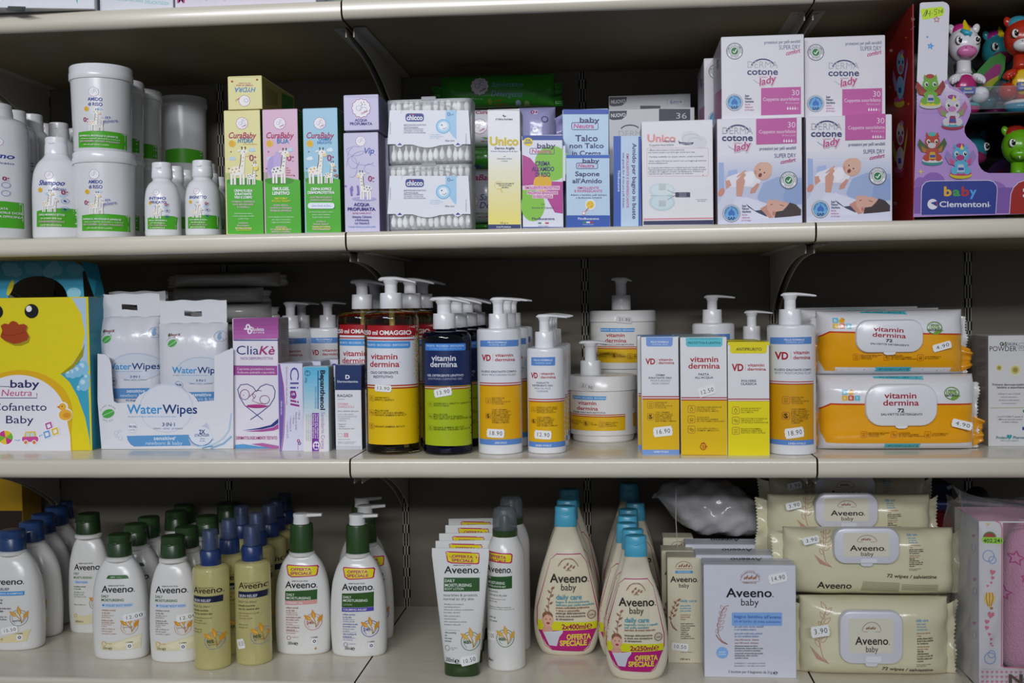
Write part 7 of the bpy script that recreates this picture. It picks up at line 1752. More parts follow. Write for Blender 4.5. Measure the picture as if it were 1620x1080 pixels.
# ---- yellow oil sprays
def spray(fr, cx, hw, yb, ysh, label, det=True, Y_=None, o=0, v=0):
  frame(fr)
  if Y_ is None: Y_ = stand(fr, cx, yb, ZD, hw)[1]
  root, prof, sf, b = bottle('spray_bottle', fr, cx, [(yb, hw * .9), (yb - 5, hw * .97), (yb - 14, hw), (ysh + 22, hw), (ysh + 10, hw * .96), (ysh + 2, hw * .84), (ysh - 3, hw * .6), (ysh - 6, hw * .45)], Y_, ZD, 'f2eaa6', label, 'bottle', 'yellow oil spray bottles', 'oil', k=3)
  z = lambda y: zl(cx, y, Y_, ZD); s_ = scl(cx, ysh, Y_); nv = 'blue'
  zc0, zc1, zc2 = z(ysh - 2), z(ysh - 78), z(ysh - 176)
  turned(root, [(zc0, 50 * s_, 50 * s_, 2), (zc0 + .001, 51 * s_, 51 * s_, 2), (zc1 - .002, 50 * s_, 50 * s_, 2), (zc1, 45 * s_, 45 * s_, 2)], '20386a', 'screw_collar', 'cap')
  turned(root, [(zc1, 30 * s_, 30 * s_, 2), (zc1 + (zc2 - zc1) * .5, 27 * s_, 27 * s_, 2), (zc1 + (zc2 - zc1) * .52, 20 * s_, 20 * s_, 2), (zc1 + (zc2 - zc1) * .86, 19 * s_, 19 * s_, 2), (zc1 + (zc2 - zc1) * .9, 15 * s_, 15 * s_, 2)], '20386a', 'spray_head', 'cap')
  turned(root, [(zc1 + .0005, 41 * s_, 41 * s_, 2), (zc2 - .0015, 37 * s_, 37 * s_, 2), (zc2, 34 * s_, 34 * s_, 2)], '6a7898', 'clear_overcap', 'haze')
  mb = MB(); mb.tube([(0, 0, zc0), (-.003, 0, zc0 * .5), (.006, .002, .006)], .0022, mat('e4e2d4', 'plastic'), 8); mb.build('dip_tube', root)
  mb = MB(); c_ = root
  if det:
    P = Print(root, -b, sf)
    P.t('DERMATOLOGIST TESTED', 332 + o, 412 + o, 583 + v, 6, '4a4428', 'b'); aveeno(P, 306 + o, 446 + o, 607 + v, 30, '3a3420')
    P.rect(304 + o, 622 + v, 449 + o, 654 + v, '1f2440'); P.t('SKIN RELIEF', 310 + o, 400 + o, 650 + v, 13, 'd8dae4', 'b')
    P.t('BODY OIL SPRAY', 304 + o, 398 + o, 679 + v, 10, '5a5430', 'r'); P.tl(['instantly nourishes', 'very dry, sensitive skin'], 304 + o, 697 + v, 17, 10, '4a4428', 'b', .78)
    P.tl(['idrata immediatamente la pelle', 'secca e sensibile', 'lascia la pelle morbida'], 306 + o, 734 + v, 13, 7, '6a6438', 't', .8); P.tl(['with oat oil', '& jojoba oil'], 306 + o, 792 + v, 14, 8, '5a5430', 't', .9)
    oat(P, 414 + o, 846 + v, 1.15, '8f93a8', 'e0a02a', '98%', '3a4a2a'); P.t('NATURAL', 388 + o, 430 + o, 868 + v, 6, '6a6438', 't')
    P.done()
  return root, sf, b
s1, sf, b = spray('P', 176, 87, 1020, 486, 'yellow oil spray bottle, leftmost of the front three sprays', True, o=-232, v=24)
s2, sf2, b2 = spray('P', 384, 87, 996, 464, 'yellow oil spray bottle nearest the white pump lotions, price sticker low', True)
sticker(s2, -b2, sf2, 318, 886, 46, 48, -16, '10.50')
frame('P'); Ys = s2.location[1]
dup_at(s2, 'P', 268, 600, Ys + .045, 'yellow oil spray bottle, in the gap between the front two sprays')
for i, (cx, dy) in enumerate(((331, .15), (408, .095), (472, .16), (506, .21), (548, .265))):
  dup_at(s2, 'P', cx, 600, Ys + dy, ['yellow oil spray behind the gap bottle, left rear file', 'yellow oil spray directly behind the right front spray', 'dim yellow oil spray, third back on the right', 'dim yellow oil spray, fourth back on the right', 'dimmest yellow oil spray at the back wall'][i])
dup_at(g2, 'P', 262, 600, g2.location[1] + .262, 'dark capped white bottle at the wall left of the sprays', 0)
dup_at(g2, 'P', 160, 600, g2.location[1] + .15, 'dark capped white bottle behind the leftmost spray')
# ---- white pump lotions with green collar
def pump_lotion(fr, cx, hw, yb, ysh, yg, yw, xs, label, band2, bcol, ink, o=0, v=0, l3=False):
  root, prof, sf, b, Y_ = oval(fr, cx, yb, wash_body(cx, hw, yb, ysh, 56), label, group='white pump lotions with green collars', name='pump_bottle')
  z = lambda y: zl(cx, y, Y_, ZD); s_ = scl(cx, ysh, Y_); a = 58 * s_
  turned(root, [(z(ysh) - .006, a * 1.02, a * 1.02, 2), (z(ysh) - .0045, a * 1.08, a * 1.08, 2), (z(ysh) - .001, a * 1.08, a * 1.08, 2), (z(ysh), a * .9, a * .9, 2)], 'e2e1dd', 'neck_ring')
  turned(root, [(z(ysh) + .0002, a, a, 2), (z(yg) - .003, a * .95, a * .95, 2), (z(yg) - .0008, a * .92, a * .92, 2), (z(yg), a * .84, a * .84, 2)], '2b4a22', 'green_collar', 'cap')
  # round pump head with a straight flat spout
  mb = MB(); m = mat('e4e4e2', 'plastic'); zc, zt = z(yg), z(yw)
  mb.loft([(zc, a * .70, a * .70, 2), (zc + (zt - zc) * .55, a * .66, a * .66, 2), (zc + (zt - zc) * .8, a * .7, a * .7, 2), (zt - .0005, a * .68, a * .68, 2), (zt, a * .6, a * .6, 2)], m, 32)
  L = xs * s_; zz = zt - .0045
  vs = []
  for i in range(9):
    t = i / 8; x = -a * .3 + (L + a * .3) * t; w_ = a * (.62 - .35 * t); up = .0035 * t
    for y_, q in ((-w_, 0), (-w_ * .7, .0042 - .001 * t), (w_ * .7, .0042 - .001 * t), (w_, 0), (w_ * .6, -.0022 + .001 * t), (-w_ * .6, -.0022 + .001 * t)): vs.append((x, y_ , zz + q + up * .3))
  F_ = [(i * 6 + k, i * 6 + (k + 1) % 6, (i + 1) * 6 + (k + 1) % 6, (i + 1) * 6 + k) for i in range(8) for k in range(6)] + [tuple(range(6))[::-1], tuple(range(48, 54))]
  mb.add(vs, F_, m); mb.build('pump_head', root, ang=50)
  P = Print(root, -b, sf)
  P.poly([(540 + o, 500 + v), (546 + o, 492 + v), (694 + o, 498 + v), (701 + o, 506 + v), (698 + o, 544 + v), (690 + o, 549 + v), (572 + o, 553 + v), (552 + o, 542 + v)], 'c0246a')
  P.poly([(546 + o, 502 + v), (551 + o, 497 + v), (690 + o, 503 + v), (695 + o, 509 + v), (692 + o, 540 + v), (687 + o, 544 + v), (574 + o, 547 + v), (557 + o, 538 + v)], 'e8dc1c')
  P.t('OFFERTA', 565 + o, 668 + o, 521 + v, 13, 'b01f62', 'x'); P.t('SPECIALE', 564 + o, 672 + o, 540 + v, 13, 'b01f62', 'x')
  P.t('DERMATOLOGIST TESTED', 574 + o, 656 + o, 574 + v, 6, '3a3a40', 'b'); aveeno(P, 540 + o, 694 + o, 605 + v, 32)
  P.rect(541 + o, 621 + v, 700 + o, 668 + v + (22 if l3 else 0), '2f5a28' if not l3 else '33591f', 614 + v, 664 + v + (24 if l3 else 0))
  P.rect(541 + o, 669 + v + (22 if l3 else 0), 700 + o, 690 + v + (22 if l3 else 0), bcol, 665 + v + (24 if l3 else 0), 685 + v + (24 if l3 else 0))
  P.t('DAILY', 548 + o, 590 + o, 644 + v, 12, 'dfe8dc', 'b'); P.t('MOISTURISING', 548 + o, 670 + o, 661 + v, 12, 'dfe8dc', 'b')
  if l3: P.t('LOTION', 549 + o, 594 + o, 680 + v, 9, 'b8c8b0', 'r')
  P.t(band2, 548 + o, 548 + o + 8.5 * len(band2), 683 + v + (22 if l3 else 0), 9, 'e6e4ec', 'b')
  v += 22 if l3 else 0
  P.tl(['softens normal', 'to dry skin'], 546 + o, 707 + v, 14, 9, ink, 'b', .8); P.tl(['clinically proven to', 'moisturise dry skin'], 546 + o, 731 + v, 10, 6.5, ink, 't', .85); P.tl(['ammorbidisce la pelle', 'da normale a secca'], 546 + o, 755 + v, 12, 8, ink, 'b', .75); P.tl(['clinicamente testata', 'per idratare'], 546 + o, 778 + v, 10, 6, ink, 't', .85)
  P.line([(546 + o, 792 + v), (618 + o, 792 + v)], 1.2, ink); P.tl(['with nourishing oat', '& almond oil'], 547 + o, 805 + v, 13, 8, ink, 'b', .75); P.tl(['con avena nutriente e', 'olio di mandorle'], 547 + o, 823 + v, 10, 6, ink, 't', .85)
  oat(P, 682 + o, 775 + v, 1.08, ink if l3 else 'c98f8a', 'd9962f', '24h', ink)
  P.ring(561 + o, 854 + v, 10, 10, 2, ink, 10); P.t('Recyclable bottle', 576 + o, 612 + o, 852 + v, 5, ink, 't'); P.t('300ml', 556 + o, 590 + o, 888 + v - (8 if l3 else 0), 15, '3a3a3c', 'r'); P.t('℮', 591 + o, 608 + o, 890 + v - (8 if l3 else 0), 18, '2a2a2c', 'b'); code_tag(P, 688 + o, 872 + v - (12 if l3 else 0))
  if not l3: P.ell(694 + o, 910 + v, 5, 6, 'c98f3a', n=8)
  P.done()
  return root
p1 = pump_lotion('P', 634, 138, 943, 416, 277, 226, 104, 'white pump lotion with green collar and pinkish band, left of two', 'CREAMY OIL', 'dca09c', 'a8584a')
p2 = pump_lotion('P', 914, 140, 954, 422, 282, 230, 104, 'white pump lotion with green collar and violet band, right of two', 'CALMING RELIEF', '5a4ab0', '5a58a8', 286, 12, True)
for i, (cx, dy, rz) in enumerate(((952, .07, .25), (938, .14, .2))): dup_at(p2, 'P', cx, 600, p2.location[1] + dy, 'white pump lotion with green collar, %s behind the violet banded one' % ordinal(i), rz)
# ---- squeeze tubes and mist can
def tube_thing(fr, cx, xt0, xt1, yt, xb0, xb1, ycap0, yb, label, det=True, Y_=None):
  frame(fr); hwb = (xb1 - xb0) / 2
  if Y_ is None: Y_ = stand(fr, cx, yb, ZD, hwb, dr=.62)[1]
  X = atY(cx, (yt + yb) / 2, Y_)[0]
  root = empty('cream_tube', (X, Y_, ZD), label, 'tube', 'white cream tubes standing on green caps')
  z = lambda y: zl(cx, y, Y_, ZD); s_ = scl(cx, yb, Y_)
  ht = (xt1 - xt0) / 2 * scl(cx, yt, Y_); hb = hwb * s_; zc = z(ycap0) + .004; zt = z(yt)
  turned(root, [(.0003, hb * .97, hb * .58, 2.2), (.0015, hb, hb * .62, 2.2), (zc, hb * 1.0, hb * .62, 2.2), (zc + .0005, hb * .95, hb * .58, 2.2)], '2c441f', 'screw_cap', 'cap', 48)
  prof = []
  for i in range(15):
    t = i / 14; a = hb * 1.0 + (ht - hb) * t; prof.append((zc + .0006 + (zt - .012 - zc) * t, a, hb * .62 * (1 - t) + .0012 * t, 2.2 + 1.0 * t))
  mb = MB(); mb.loft(prof, mat('e2e3e0', 'plastic'), 56); mb.build('tube_body', root, ang=50)
  mb = MB(); mb.bbox(-ht * 1.0, ht * 1.0, -.0010, .0010, zt - .0125, zt, mat('e6e7e4', 'plastic'), .0004);
  for i in range(4): mb.box(-ht * .99, ht * .99, -.0013, .0013, zt - .0105 + i * .0024, zt - .0098 + i * .0024, mat('e6e7e4', 'plastic'))
  mb.build('crimp_seal', root, smooth=False, weld=False)
  sf = front_of([(q[0], q[1], q[2], q[3]) for q in prof]); b = hb * .4
  if det:
    P = Print(root, -b, sf)
    P.poly([(136, 428), (150, 425), (302, 431), (311, 440), (308, 486), (300, 491), (166, 486), (147, 478)], 'c0246a'); P.poly([(142, 434), (152, 431), (298, 437), (305, 443), (302, 481), (296, 485), (168, 480), (152, 473)], 'e8dc1c')
    P.t('OFFERTA', 170, 277, 456, 13, 'b01f62', 'x', rot=3); P.t('SPECIALE', 168, 279, 475, 13, 'b01f62', 'x', rot=3)
    P.t('DERMATOLOGIST TESTED', 176, 268, 498, 6, '3a3a40', 'b'); aveeno(P, 132, 306, 534, 34)
    P.rect(131, 556, 311, 624, '2f5a2c'); P.t('DAILY', 136, 187, 578, 14, 'dfe8dc', 'b'); P.t('MOISTURISING', 136, 271, 600, 14, 'dfe8dc', 'b'); P.t('BODY LOTION', 136, 231, 617, 12, 'c8d8c4', 'b')
    P.t('nourishes & protects', 130, 300, 648, 13, '2f4a3a', 'r'); P.t('normal to dry skin', 130, 283, 667, 13, '2f4a3a', 'r')
    P.tl(['clinically proven instant &', 'long lasting hydration', "clinicamente testata per un'idratazione", 'immediata e duratura'], 132, 690, 13.5, 7, '5a6058', 't', .95); P.tl(["helps replenish skin's", 'natural moisture', 'aiuta a ripristinare la naturale', 'idratazione della pelle'], 134, 748, 14, 7, '5a6058', 't', .95)
    P.line([(136, 814), (216, 815)], 1.2, '5a6058'); P.tl(['with nourishing', 'oat', 'con avena', 'nutriente'], 138, 830, 14, 8, '3a5a40', 'b', .8)
    oat(P, 268, 868, 1.2, '6a8a6a', 'd9aa4f', '48h', '2f5a2c'); P.ring(152, 902, 12, 13, 2, '5a7a5a', 10); P.tl(['Recyclable', 'Tube'], 172, 902, 8, 5, '5a7a5a', 't', 1)
    P.t('200ml', 143, 186, 970, 21, '3a4a40', 'r'); P.t('℮', 190, 214, 975, 24, '1f2a24', 'b')
    P.done(); sticker(root, -b, sf, 262, 962, 84, 44, -10, '10.50')
  return root
t1 = tube_thing('Q', 222, 75, 362, 403, 138, 314, 985, 1052, 'white body lotion tube on green cap with price sticker, front of five')
for i, (cx, dy, dz) in enumerate(((236, .05, 0), (250, .10, 0), (277, .16, 0), (290, .21, 0))): dup_at(t1, 'Q', cx, 600, t1.location[1] + dy, 'white body lotion tube, %s behind the front tube' % ordinal(i), .1)
frame('Q'); cx, hw, yb = 446, 94, 1025
Y_ = stand('Q', cx, yb, ZD, hw)[1]
root, prof, sf, b = bottle('mist_can', 'Q', cx, [(yb, hw * .9), (yb - 4, hw * .95), (yb - 14, hw), (470, hw), (430, hw * .98), (400, hw * .92), (370, hw * .82), (345, hw * .70), (336, hw * .66)], Y_, ZD, 'e3e2de', 'tall white mist can with clear cap beside the body lotion tube', 'spray can')
z = lambda y: zl(cx, y, Y_, ZD); s_ = scl(cx, 336, Y_); a = 63 * s_
turned(root, [(z(338), a, a, 2), (z(306), a * 1.0, a * 1.0, 2), (z(305), a * .95, a * .95, 2)], '2c441f', 'green_ring', 'cap')
turned(root, [(z(306), a * .45, a * .45, 2), (z(262), a * .4, a * .4, 2), (z(240), a * .3, a * .3, 2)], '2a4030', 'spray_nozzle', 'cap')
turned(root, [(z(306), a * .98, a * .98, 2), (z(225), a * .94, a * .94, 2), (z(205), a * .84, a * .84, 2), (z(196), a * .6, a * .6, 2)], '8a9298', 'clear_cap', 'haze')
P = Print(root, -b, sf)
P.poly([(352, 424), (470, 431), (479, 440), (476, 476), (468, 481), (356, 474)], 'c0246a'); P.poly([(352, 431), (466, 437), (473, 443), (470, 471), (464, 475), (356, 468)], 'e8dc1c'); P.t('OFFERTA', 356, 446, 453, 14, 'b01f62', 'x', rot=3); P.t('SPECIALE', 354, 446, 472, 14, 'b01f62', 'x', rot=3)
P.t('Aveeno', 340, 470, 528, 33, AV, 'b'); P.ell(474, 526, 2.4, 2.4, AV, n=8)
P.rect(350, 550, 476, 612, '2f5a2c', 544, 606); P.t('DAILY', 352, 370, 562, 11, 'dfe8dc', 'b'); P.t('MOISTURISING', 354, 440, 586, 13, 'dfe8dc', 'b'); P.t('AFTER-SHOWER MIST', 353, 446, 602, 9, 'c8d8c4', 'b')
P.tl(['nourishes', 'normal to dry skin'], 356, 628, 18, 11, '2f4a3a', 'r', .8); P.tl(['clinically proven on wet', 'and dry skin'], 356, 664, 13, 7, '5a6058', 't', .9); P.tl(['idratazione ideale per mantenere', 'la pelle fresca a 48 ore dopo la doccia'], 358, 704, 10, 6.5, '5a6058', 't', .9); P.tl(['with oat', 'con avena'], 358, 758, 18, 9, '3a5a40', 'b', .8)
oat(P, 442, 856, 1.15, '6a8a6a', 'd9aa4f', '48h', '2f5a2c'); P.t('200ml ℮', 352, 380, 978, 13, '3a4a40', 'b')
P.done(); sticker(root, -b, sf, 368, 850, 44, 44, -6, '1.00')
mc = root; dup_at(mc, 'Q', 478, 600, mc.location[1] + .085, 'tall white mist can behind the front mist can')
# ---- cream coloured twin-pack baby bottles
def baby_bath(fr, cx, hw, yb, ysh, ycap, hwc, x0, x1, ytop, ybot, label, L, k=1.0):
  H = yb - ysh
  rows = [(yb, hw * .62), (yb - H * .012, hw * .72), (yb - H * .04, hw * .82), (yb - H * .1, hw * .92), (yb - H * .18, hw * .985), (yb - H * .27, hw), (yb - H * .36, hw * .975), (yb - H * .48, hw * .91), (yb - H * .62, hw * .79), (yb - H * .76, hw * .62), (yb - H * .88, hw * .455), (yb - H * .97, hwc * 1.0, 2, .8), (ysh, hwc * .92, 2, .95)]
  root, prof, sf, b, Y_ = oval(fr, cx, yb, rows, label, 'ded6bf', .46, 2.2, 'bottle', 'cream coloured baby wash bottles', 'baby_wash_bottle')
  cap_on(root, cx, Y_, ysh + 2, ycap, hwc, '4fa9c8', .8)
  w_ = (x1 - x0) / 2; xc = (x0 + x1) / 2; h = ybot - ytop
  P = Print(root, -b, sf)
  def oc(g):
    return [(xc - w_ * .36, ytop + g), (xc + w_ * .42, ytop + g), (xc + w_ * .62 - g * .3, ytop + h * .09 + g * .4), (x1 - g, ytop + h * .6), (x1 - g, ytop + h * .72), (xc + w_ * .68 - g * .5, ybot - h * .03 - g * .4), (xc + w_ * .52, ybot - g), (xc - w_ * .48, ybot - h * .015 - g), (xc - w_ * .72 + g * .3, ybot - h * .06 - g * .6), (x0 + g, ytop + h * .72), (x0 + g, ytop + h * .55), (xc - w_ * .56 + g * .3, ytop + h * .06 + g * .3)]
  P.poly(oc(0), 'b02468'); P.poly(oc(5), 'e2d9bf')
  for i in range(24): P.line([(xc - w_ * .45 + i * w_ * .04, ytop + h * .04), (xc - w_ * .45 + i * w_ * .04, ytop + h * .65)], .8, 'd6cba9')
  # offer band, bathing baby
  yo = ytop + h * .69
  P.poly([(x0 + 4, yo - 8 * k), (x1 - 5, yo + 2), (x1 - 8, yo + h * .085), (x0 + 8, yo + h * .1)], 'd8d820')
  P.poly([(x0 + 8, yo + h * .085), (x1 - 8, yo + h * .075), (xc + w_ * .64, ybot - h * .045), (xc + w_ * .5, ybot - 6), (xc - w_ * .48, ybot - h * .015 - 6), (xc - w_ * .68, ybot - h * .075)], 'b8247a')
  P.t(L[0], xc - w_ * .18, xc + w_ * .6, yo + h * .068, h * .05, 'a01a50', 'x'); P.t('℮', xc + w_ * .62, xc + w_ * .8, yo + h * .07, h * .062, 'a01a50', 'b')
  P.t('OFFERTA', xc - w_ * .02, xc + w_ * .76, yo + h * .175, h * .053, 'e8dc3c', 'x'); P.t('SPECIALE', xc - w_ * .24, xc + w_ * .63, yo + h * .24, h * .053, 'e8dc3c', 'x')
  bx, by = x0 + w_ * .36, yo - h * .03
  P.ell(bx, by + h * .11, w_ * .17, h * .05, 'd9a48c'); P.ell(bx, by + h * .01, w_ * .19, h * .075, 'dcab92'); P.ell(bx, by - h * .035, w_ * .17, h * .045, '8a6248'); P.ell(bx + w_ * .02, by + h * .008, w_ * .155, h * .058, 'e0b29a')
  for dx in (-.05, .09): P.ell(bx + w_ * dx, by, w_ * .018, h * .007, '3a2a24', n=8)
  P.ell(bx + w_ * .02, by + h * .04, w_ * .06, h * .012, 'a84a4a')
  P.poly([(x0 + w_ * .22, by + h * .135), (x0 + w_ * .85, by + h * .11), (x0 + w_ * .86, by + h * .13), (x0 + w_ * .74, by + h * .18), (x0 + w_ * .66, by + h * .275), (x0 + w_ * .42, by + h * .27), (x0 + w_ * .3, by + h * .19)], 'cfd2dc'); P.line([(x0 + w_ * .22, by + h * .14), (x0 + w_ * .86, by + h * .115)], 4 * k, 'e2e4ea')
  # rounded emblem and lettering
  ey = ytop + h * .135
  P.line(arc(xc + w_ * .02, ey, w_ * .32, h * .085, 185, 355, 18), 2.4, '9a6a58'); P.curve_t('PEDIATRICIAN & DERMATOLOGIST', xc + w_ * .02, ey, w_ * .27, 195, 345, 6, '9a6a58', 't')
  for dx, dy in ((-.12, .0), (-.03, -.03), (.08, -.01), (.17, 0), (.0, .015)): P.leaf(xc + w_ * dx, ey + h * (dy + .012), xc + w_ * (dx + .07), ey + h * (dy - .02), 5, '9a6a58')
  P.t('TESTED', xc - w_ * .07, xc + w_ * .13, ey + h * .035, 6, '9a6a58', 't')
  yl = ytop + h * .285
  P.t('Aveeno', xc - w_ * .57 + L[3], xc + w_ * .64 + L[3], yl, h * .085, '2a2622', 'b'); P.ell(xc + w_ * .68 + L[3], yl - 3, 2.4, 2.4, '2a2622', n=8)
  P.t('baby', xc - w_ * .2 + L[3], xc + w_ * .28 + L[3], yl + h * .078, h * .066, '2a2622', 'r')
  P.t('daily care', xc - w_ * .36, xc + w_ * .46, yl + h * .17, h * .05, '3a9ab8', 'b')
  P.tl(L[1], xc - w_ * .37, yl + h * .205, h * .03, h * .022, '4fa2b4', 'b', 1.15); P.tl(L[2], xc - w_ * .37, yl + h * .262, h * .03, h * .02, '8a4a34', 'b', 1.1)
  P.tl(['deterge delicatamente', 'e dona una sensazione', 'di idratazione'], xc - w_ * .37, yl + h * .318, h * .03, h * .02, '3a322c', 'b', 1.15)
  P.ell(x1 - w_ * .22, yl + h * .33, w_ * .14, h * .045, '8a7468'); P.ell(x1 - w_ * .22, yl + h * .33, w_ * .11, h * .036, 'cfc4ae'); P.t('24h', x1 - w_ * .3, x1 - w_ * .14, yl + h * .342, 8, '8a7468', 'x')
  lx, ly = x0 + w_ * .46, yl + h * .34
  P.line([(lx + 10, ly), (lx - 12, ly - h * .06), (lx - 10, ly - h * .15), (lx + 4, ly - h * .24), (lx + 10, ly - h * .3)], 2.6, '9a6a58')
  for i in range(6): P.leaf(lx - 8 + i * 2, ly - h * (.08 + .038 * i), lx - 8 + i * 2 + (18 if i % 2 else -16), ly - h * (.11 + .038 * i), 5 * k, '9a6a58')
  P.poly([(lx - 34, ly - h * .08), (lx - 22, ly - h * .02), (lx + 10, ly), (lx - 14, ly - h * .035)], '9a6a58')
  P.done()
  return root
w4 = baby_bath('R', 242, 166, 952, 288, 190, 57, 90, 402, 438, 928, 'cream coloured large twin-offer baby wash bottle, 400ml offer label', ('2x400ml', ['bagno e docciaschiuma', 'delicato per pelle sensibile'], ['avena colloidale prebiotica', '+ aloe e camomilla'], 0))
w2 = baby_bath('R', 594, 158, 1074, 438, 337, 59, 440, 737, 564, 1030, 'cream coloured smaller twin-offer baby wash bottle, 250ml offer label', ('2x250ml', ['bagnetto corpo e capelli', 'per pelle sensibile'], ['estratto di avena naturale', ''], 0), .9)
for i, (cx, dy) in enumerate(((250, .05), (263, .15))): dup_at(w4, 'R', cx, 600, w4.location[1] + dy, 'cream coloured baby wash bottle, %s behind the 400ml offer one' % ordinal(i))
for i, (cx, dy) in enumerate(((578, .042), (548, .084), (552, .138), (556, .19), (592, .245))):
  dup_at(w2, 'R', cx, 600, w2.location[1] + dy, 'cream coloured baby wash bottle, %s behind the 250ml offer one' % ordinal(i))
dup_at(w4, 'R', 563, 600, .345, 'cream coloured large baby wash bottle at the wall behind the 250ml file')
# ---- striped narrow cartons and white bath cartons
def strip_box(x0, x1, yt, yb, label, det=True, Y_=None):
  r = carton('cream_carton', 'S', x0, x1, yt, yb, Y_, ZD, .038, 'dcd4b8', label, 'striped narrow cream cartons', side='a39c84')
  if det:
    P = Print(r, 0)
    stripes(P, x0 + 2, x1 - 2, yt + 4, yb - 3, 22, 'e6dfc8')
    P.line(arc(196, 503, 42, 34, 185, 355, 16), 2.4, '9a6a58'); P.line([(156, 505), (238, 505)], 2, '9a6a58')
    for i in range(5): P.leaf(170 + i * 12, 498, 180 + i * 12, 486 - (i % 2) * 8, 4, '9a6a58')
    P.rect(153, 515, 241, 528, '4f9fd0'); P.t('NUOVA FORMULA', 166, 228, 525, 7, 'd8e8f4', 'b')
    P.t('Aveeno', 128, 262, 572, 28, '2a2622', 'b'); P.ell(265, 570, 2, 2, '2a2622', n=8); P.t('baby', 172, 223, 599, 20, '2a2622', 'r')
    P.t('daily care', 177, 260, 672, 12, '3f9ac0', 'b'); P.tl(['pasta cambio', 'protettiva per', 'pelle sensibile'], 178, 694, 13, 8, '4fa2c4', 'b', .85); P.tl(['con estratto di', 'avena e ossido', 'di zinco'], 180, 740, 11, 7, '9a6a58', 'b', .8)
    P.tl(['lenisce rapidamente', 'e dona una protezione', 'di lunga durata', 'sviluppata per', 'i neonati e', 'adatta a pelli', 'con la tendenza', 'a manifestare eczema'], 180, 784, 10.5, 7, '3a322c', 'b', .78)
    P.line([(165, 818), (140, 790), (128, 760), (135, 720), (160, 665), (178, 655)], 2.6, '9a6a58')
    for i in range(8): P.leaf(136 + i * 4, 760 - i * 13, 136 + i * 4 + (18 if i % 2 else -16), 744 - i * 13, 5, '9a6a58')
    P.line([(130, 772), (142, 800), (160, 815)], 5, '9a6a58')
    P.t('senza profumo', 180, 240, 926, 6, '6a6050', 't'); P.t('100 ml ℮', 178, 228, 963, 9, '4a443c', 'b')
    P.done(); sticker(r, 0, None, 176, 897, 88, 38, 6, '10.50')
  return r
sb = strip_box(115, 281, 452, 979, 'narrow striped cream carton with price sticker, right of the cream bottles')
frame('S')
P = Print(sb, sb['H'] + .0006, face='z'); P.t('Aveeno', 118, 240, 420, -12, '2a2622', 'b') if False else None
dup(sb, -.006, .042, 0, 'narrow striped cream carton behind the front one'); dup(sb, .0, .13, 0, 'narrow striped cream carton near the back under the white bag')
def bath_box(label):
  r = carton('bath_carton', 'S', 298, 760, 490, 1053, None, ZD, .042, 'd9dbe4', label, 'white oat bath cartons', side='a9a9b0')
  P = Print(r, 0)
  P.line(arc(529, 570, 48, 46, 185, 355, 18), 2.4, '9a6a58'); P.curve_t('SVILUPPATO CON', 529, 572, 50, 205, 335, 8, '8a5a4a', 'b')
  for i in range(6): P.leaf(498 + i * 11, 560, 508 + i * 11, 546 - (i % 2) * 10, 5, 'b07a64')
  P.line([(484, 572), (576, 570)], 2, 'b07a64'); P.t('DERMATOLOGI', 494, 560, 580, 7, '8a5a4a', 'b')
  P.t('Aveeno', 408, 638, 648, 44, '23232b', 'b'); P.ell(644, 645, 3, 3, '23232b', n=8); P.t('baby', 484, 572, 690, 34, '23232b', 'r')
  P.rr(437, 725, 690, 792, 7, '8ab4ea'); P.t("bagno lenitivo all'avena", 449, 684, 752, 15, '3f66b8', 'b', rot=1); P.t('pó de banho de aveia suavizante', 449, 682, 774, 12, '4f74c0', 'b', rot=1)
  P.tl(['per pelli molto secche, sensibili', 'e con tendenza atopica'], 450, 801, 14, 10, '5f86b8', 'b', .8); P.tl(['para pele muito seca, sensível', 'ou com tendência atópica'], 451, 835, 14, 10, '5f86b8', 'b', .8)
  P.tl(['avena 100% naturale - idratante', 'aveia 100% natural - hidratante'], 451, 866, 16, 8, 'a06a5a', 'b', .82); P.tl(['clinicamente testato per lenire', 'delicatamente, donare sollievo in caso', 'di prurito e prevenire la secchezza'], 451, 897, 11.5, 8, '3a3a44', 'b', .8); P.tl(['comprovado clinicamente que suaviza', 'delicadamente, alivia o prurido', 'e previne a secura'], 451, 934, 11.5, 8, '3a3a44', 'b', .8)
  P.tl(['ipoallergenico* • senza saponi e coloranti', 'hipoalergénico* • sem sabão nem corantes'], 528, 983, 13, 7, '5a5a64', 't', .9, 'c')
  P.t('5 bustine per il bagnetto da 21g', 420, 640, 1028, 13, '2a2a34', 'r', rot=1); P.t('℮', 645, 668, 1036, 18, '2a2a34', 'b')
  P.line([(416, 884), (385, 865), (368, 830), (366, 790), (385, 720), (405, 694), (422, 690)], 3, 'a8705c')
  for i in range(9): P.leaf(368 + i * 3, 830 - i * 15, 368 + i * 3 + (24 if i % 2 else -10), 808 - i * 15, 7, 'b8806c', 2)
  P.line([(357, 836), (372, 858), (392, 876), (416, 884)], 5, 'a8705c')
  P.ell(389, 927, 30, 29, '8ab8ea'); P.t('senza', 372, 406, 926, 8, 'dce8f6', 'b'); P.t('profumo', 370, 408, 938, 8, 'dce8f6', 'b')
  P.done(); sticker(r, 0, None, 668, 553, 96, 48, -12, '14.90')
  frame('S'); Q = Print(r, r['H'] + .0006, face='z'); Q.t('Aveeno', 590, 430, 452, -15, '3a3a42', 'b'); Q.line([(300, 468), (752, 468)], 1.5, 'a8aab2'); Q.done('top_print')
  return r
bb = bath_box('white oat bath carton with blue panel and price 14.90, front of its file')
dup(bb, -.006, .058, .0, 'white oat bath carton, second in its file'); dup(bb, -.016, .125, 0, 'white oat bath carton, third in its file under the white bag')
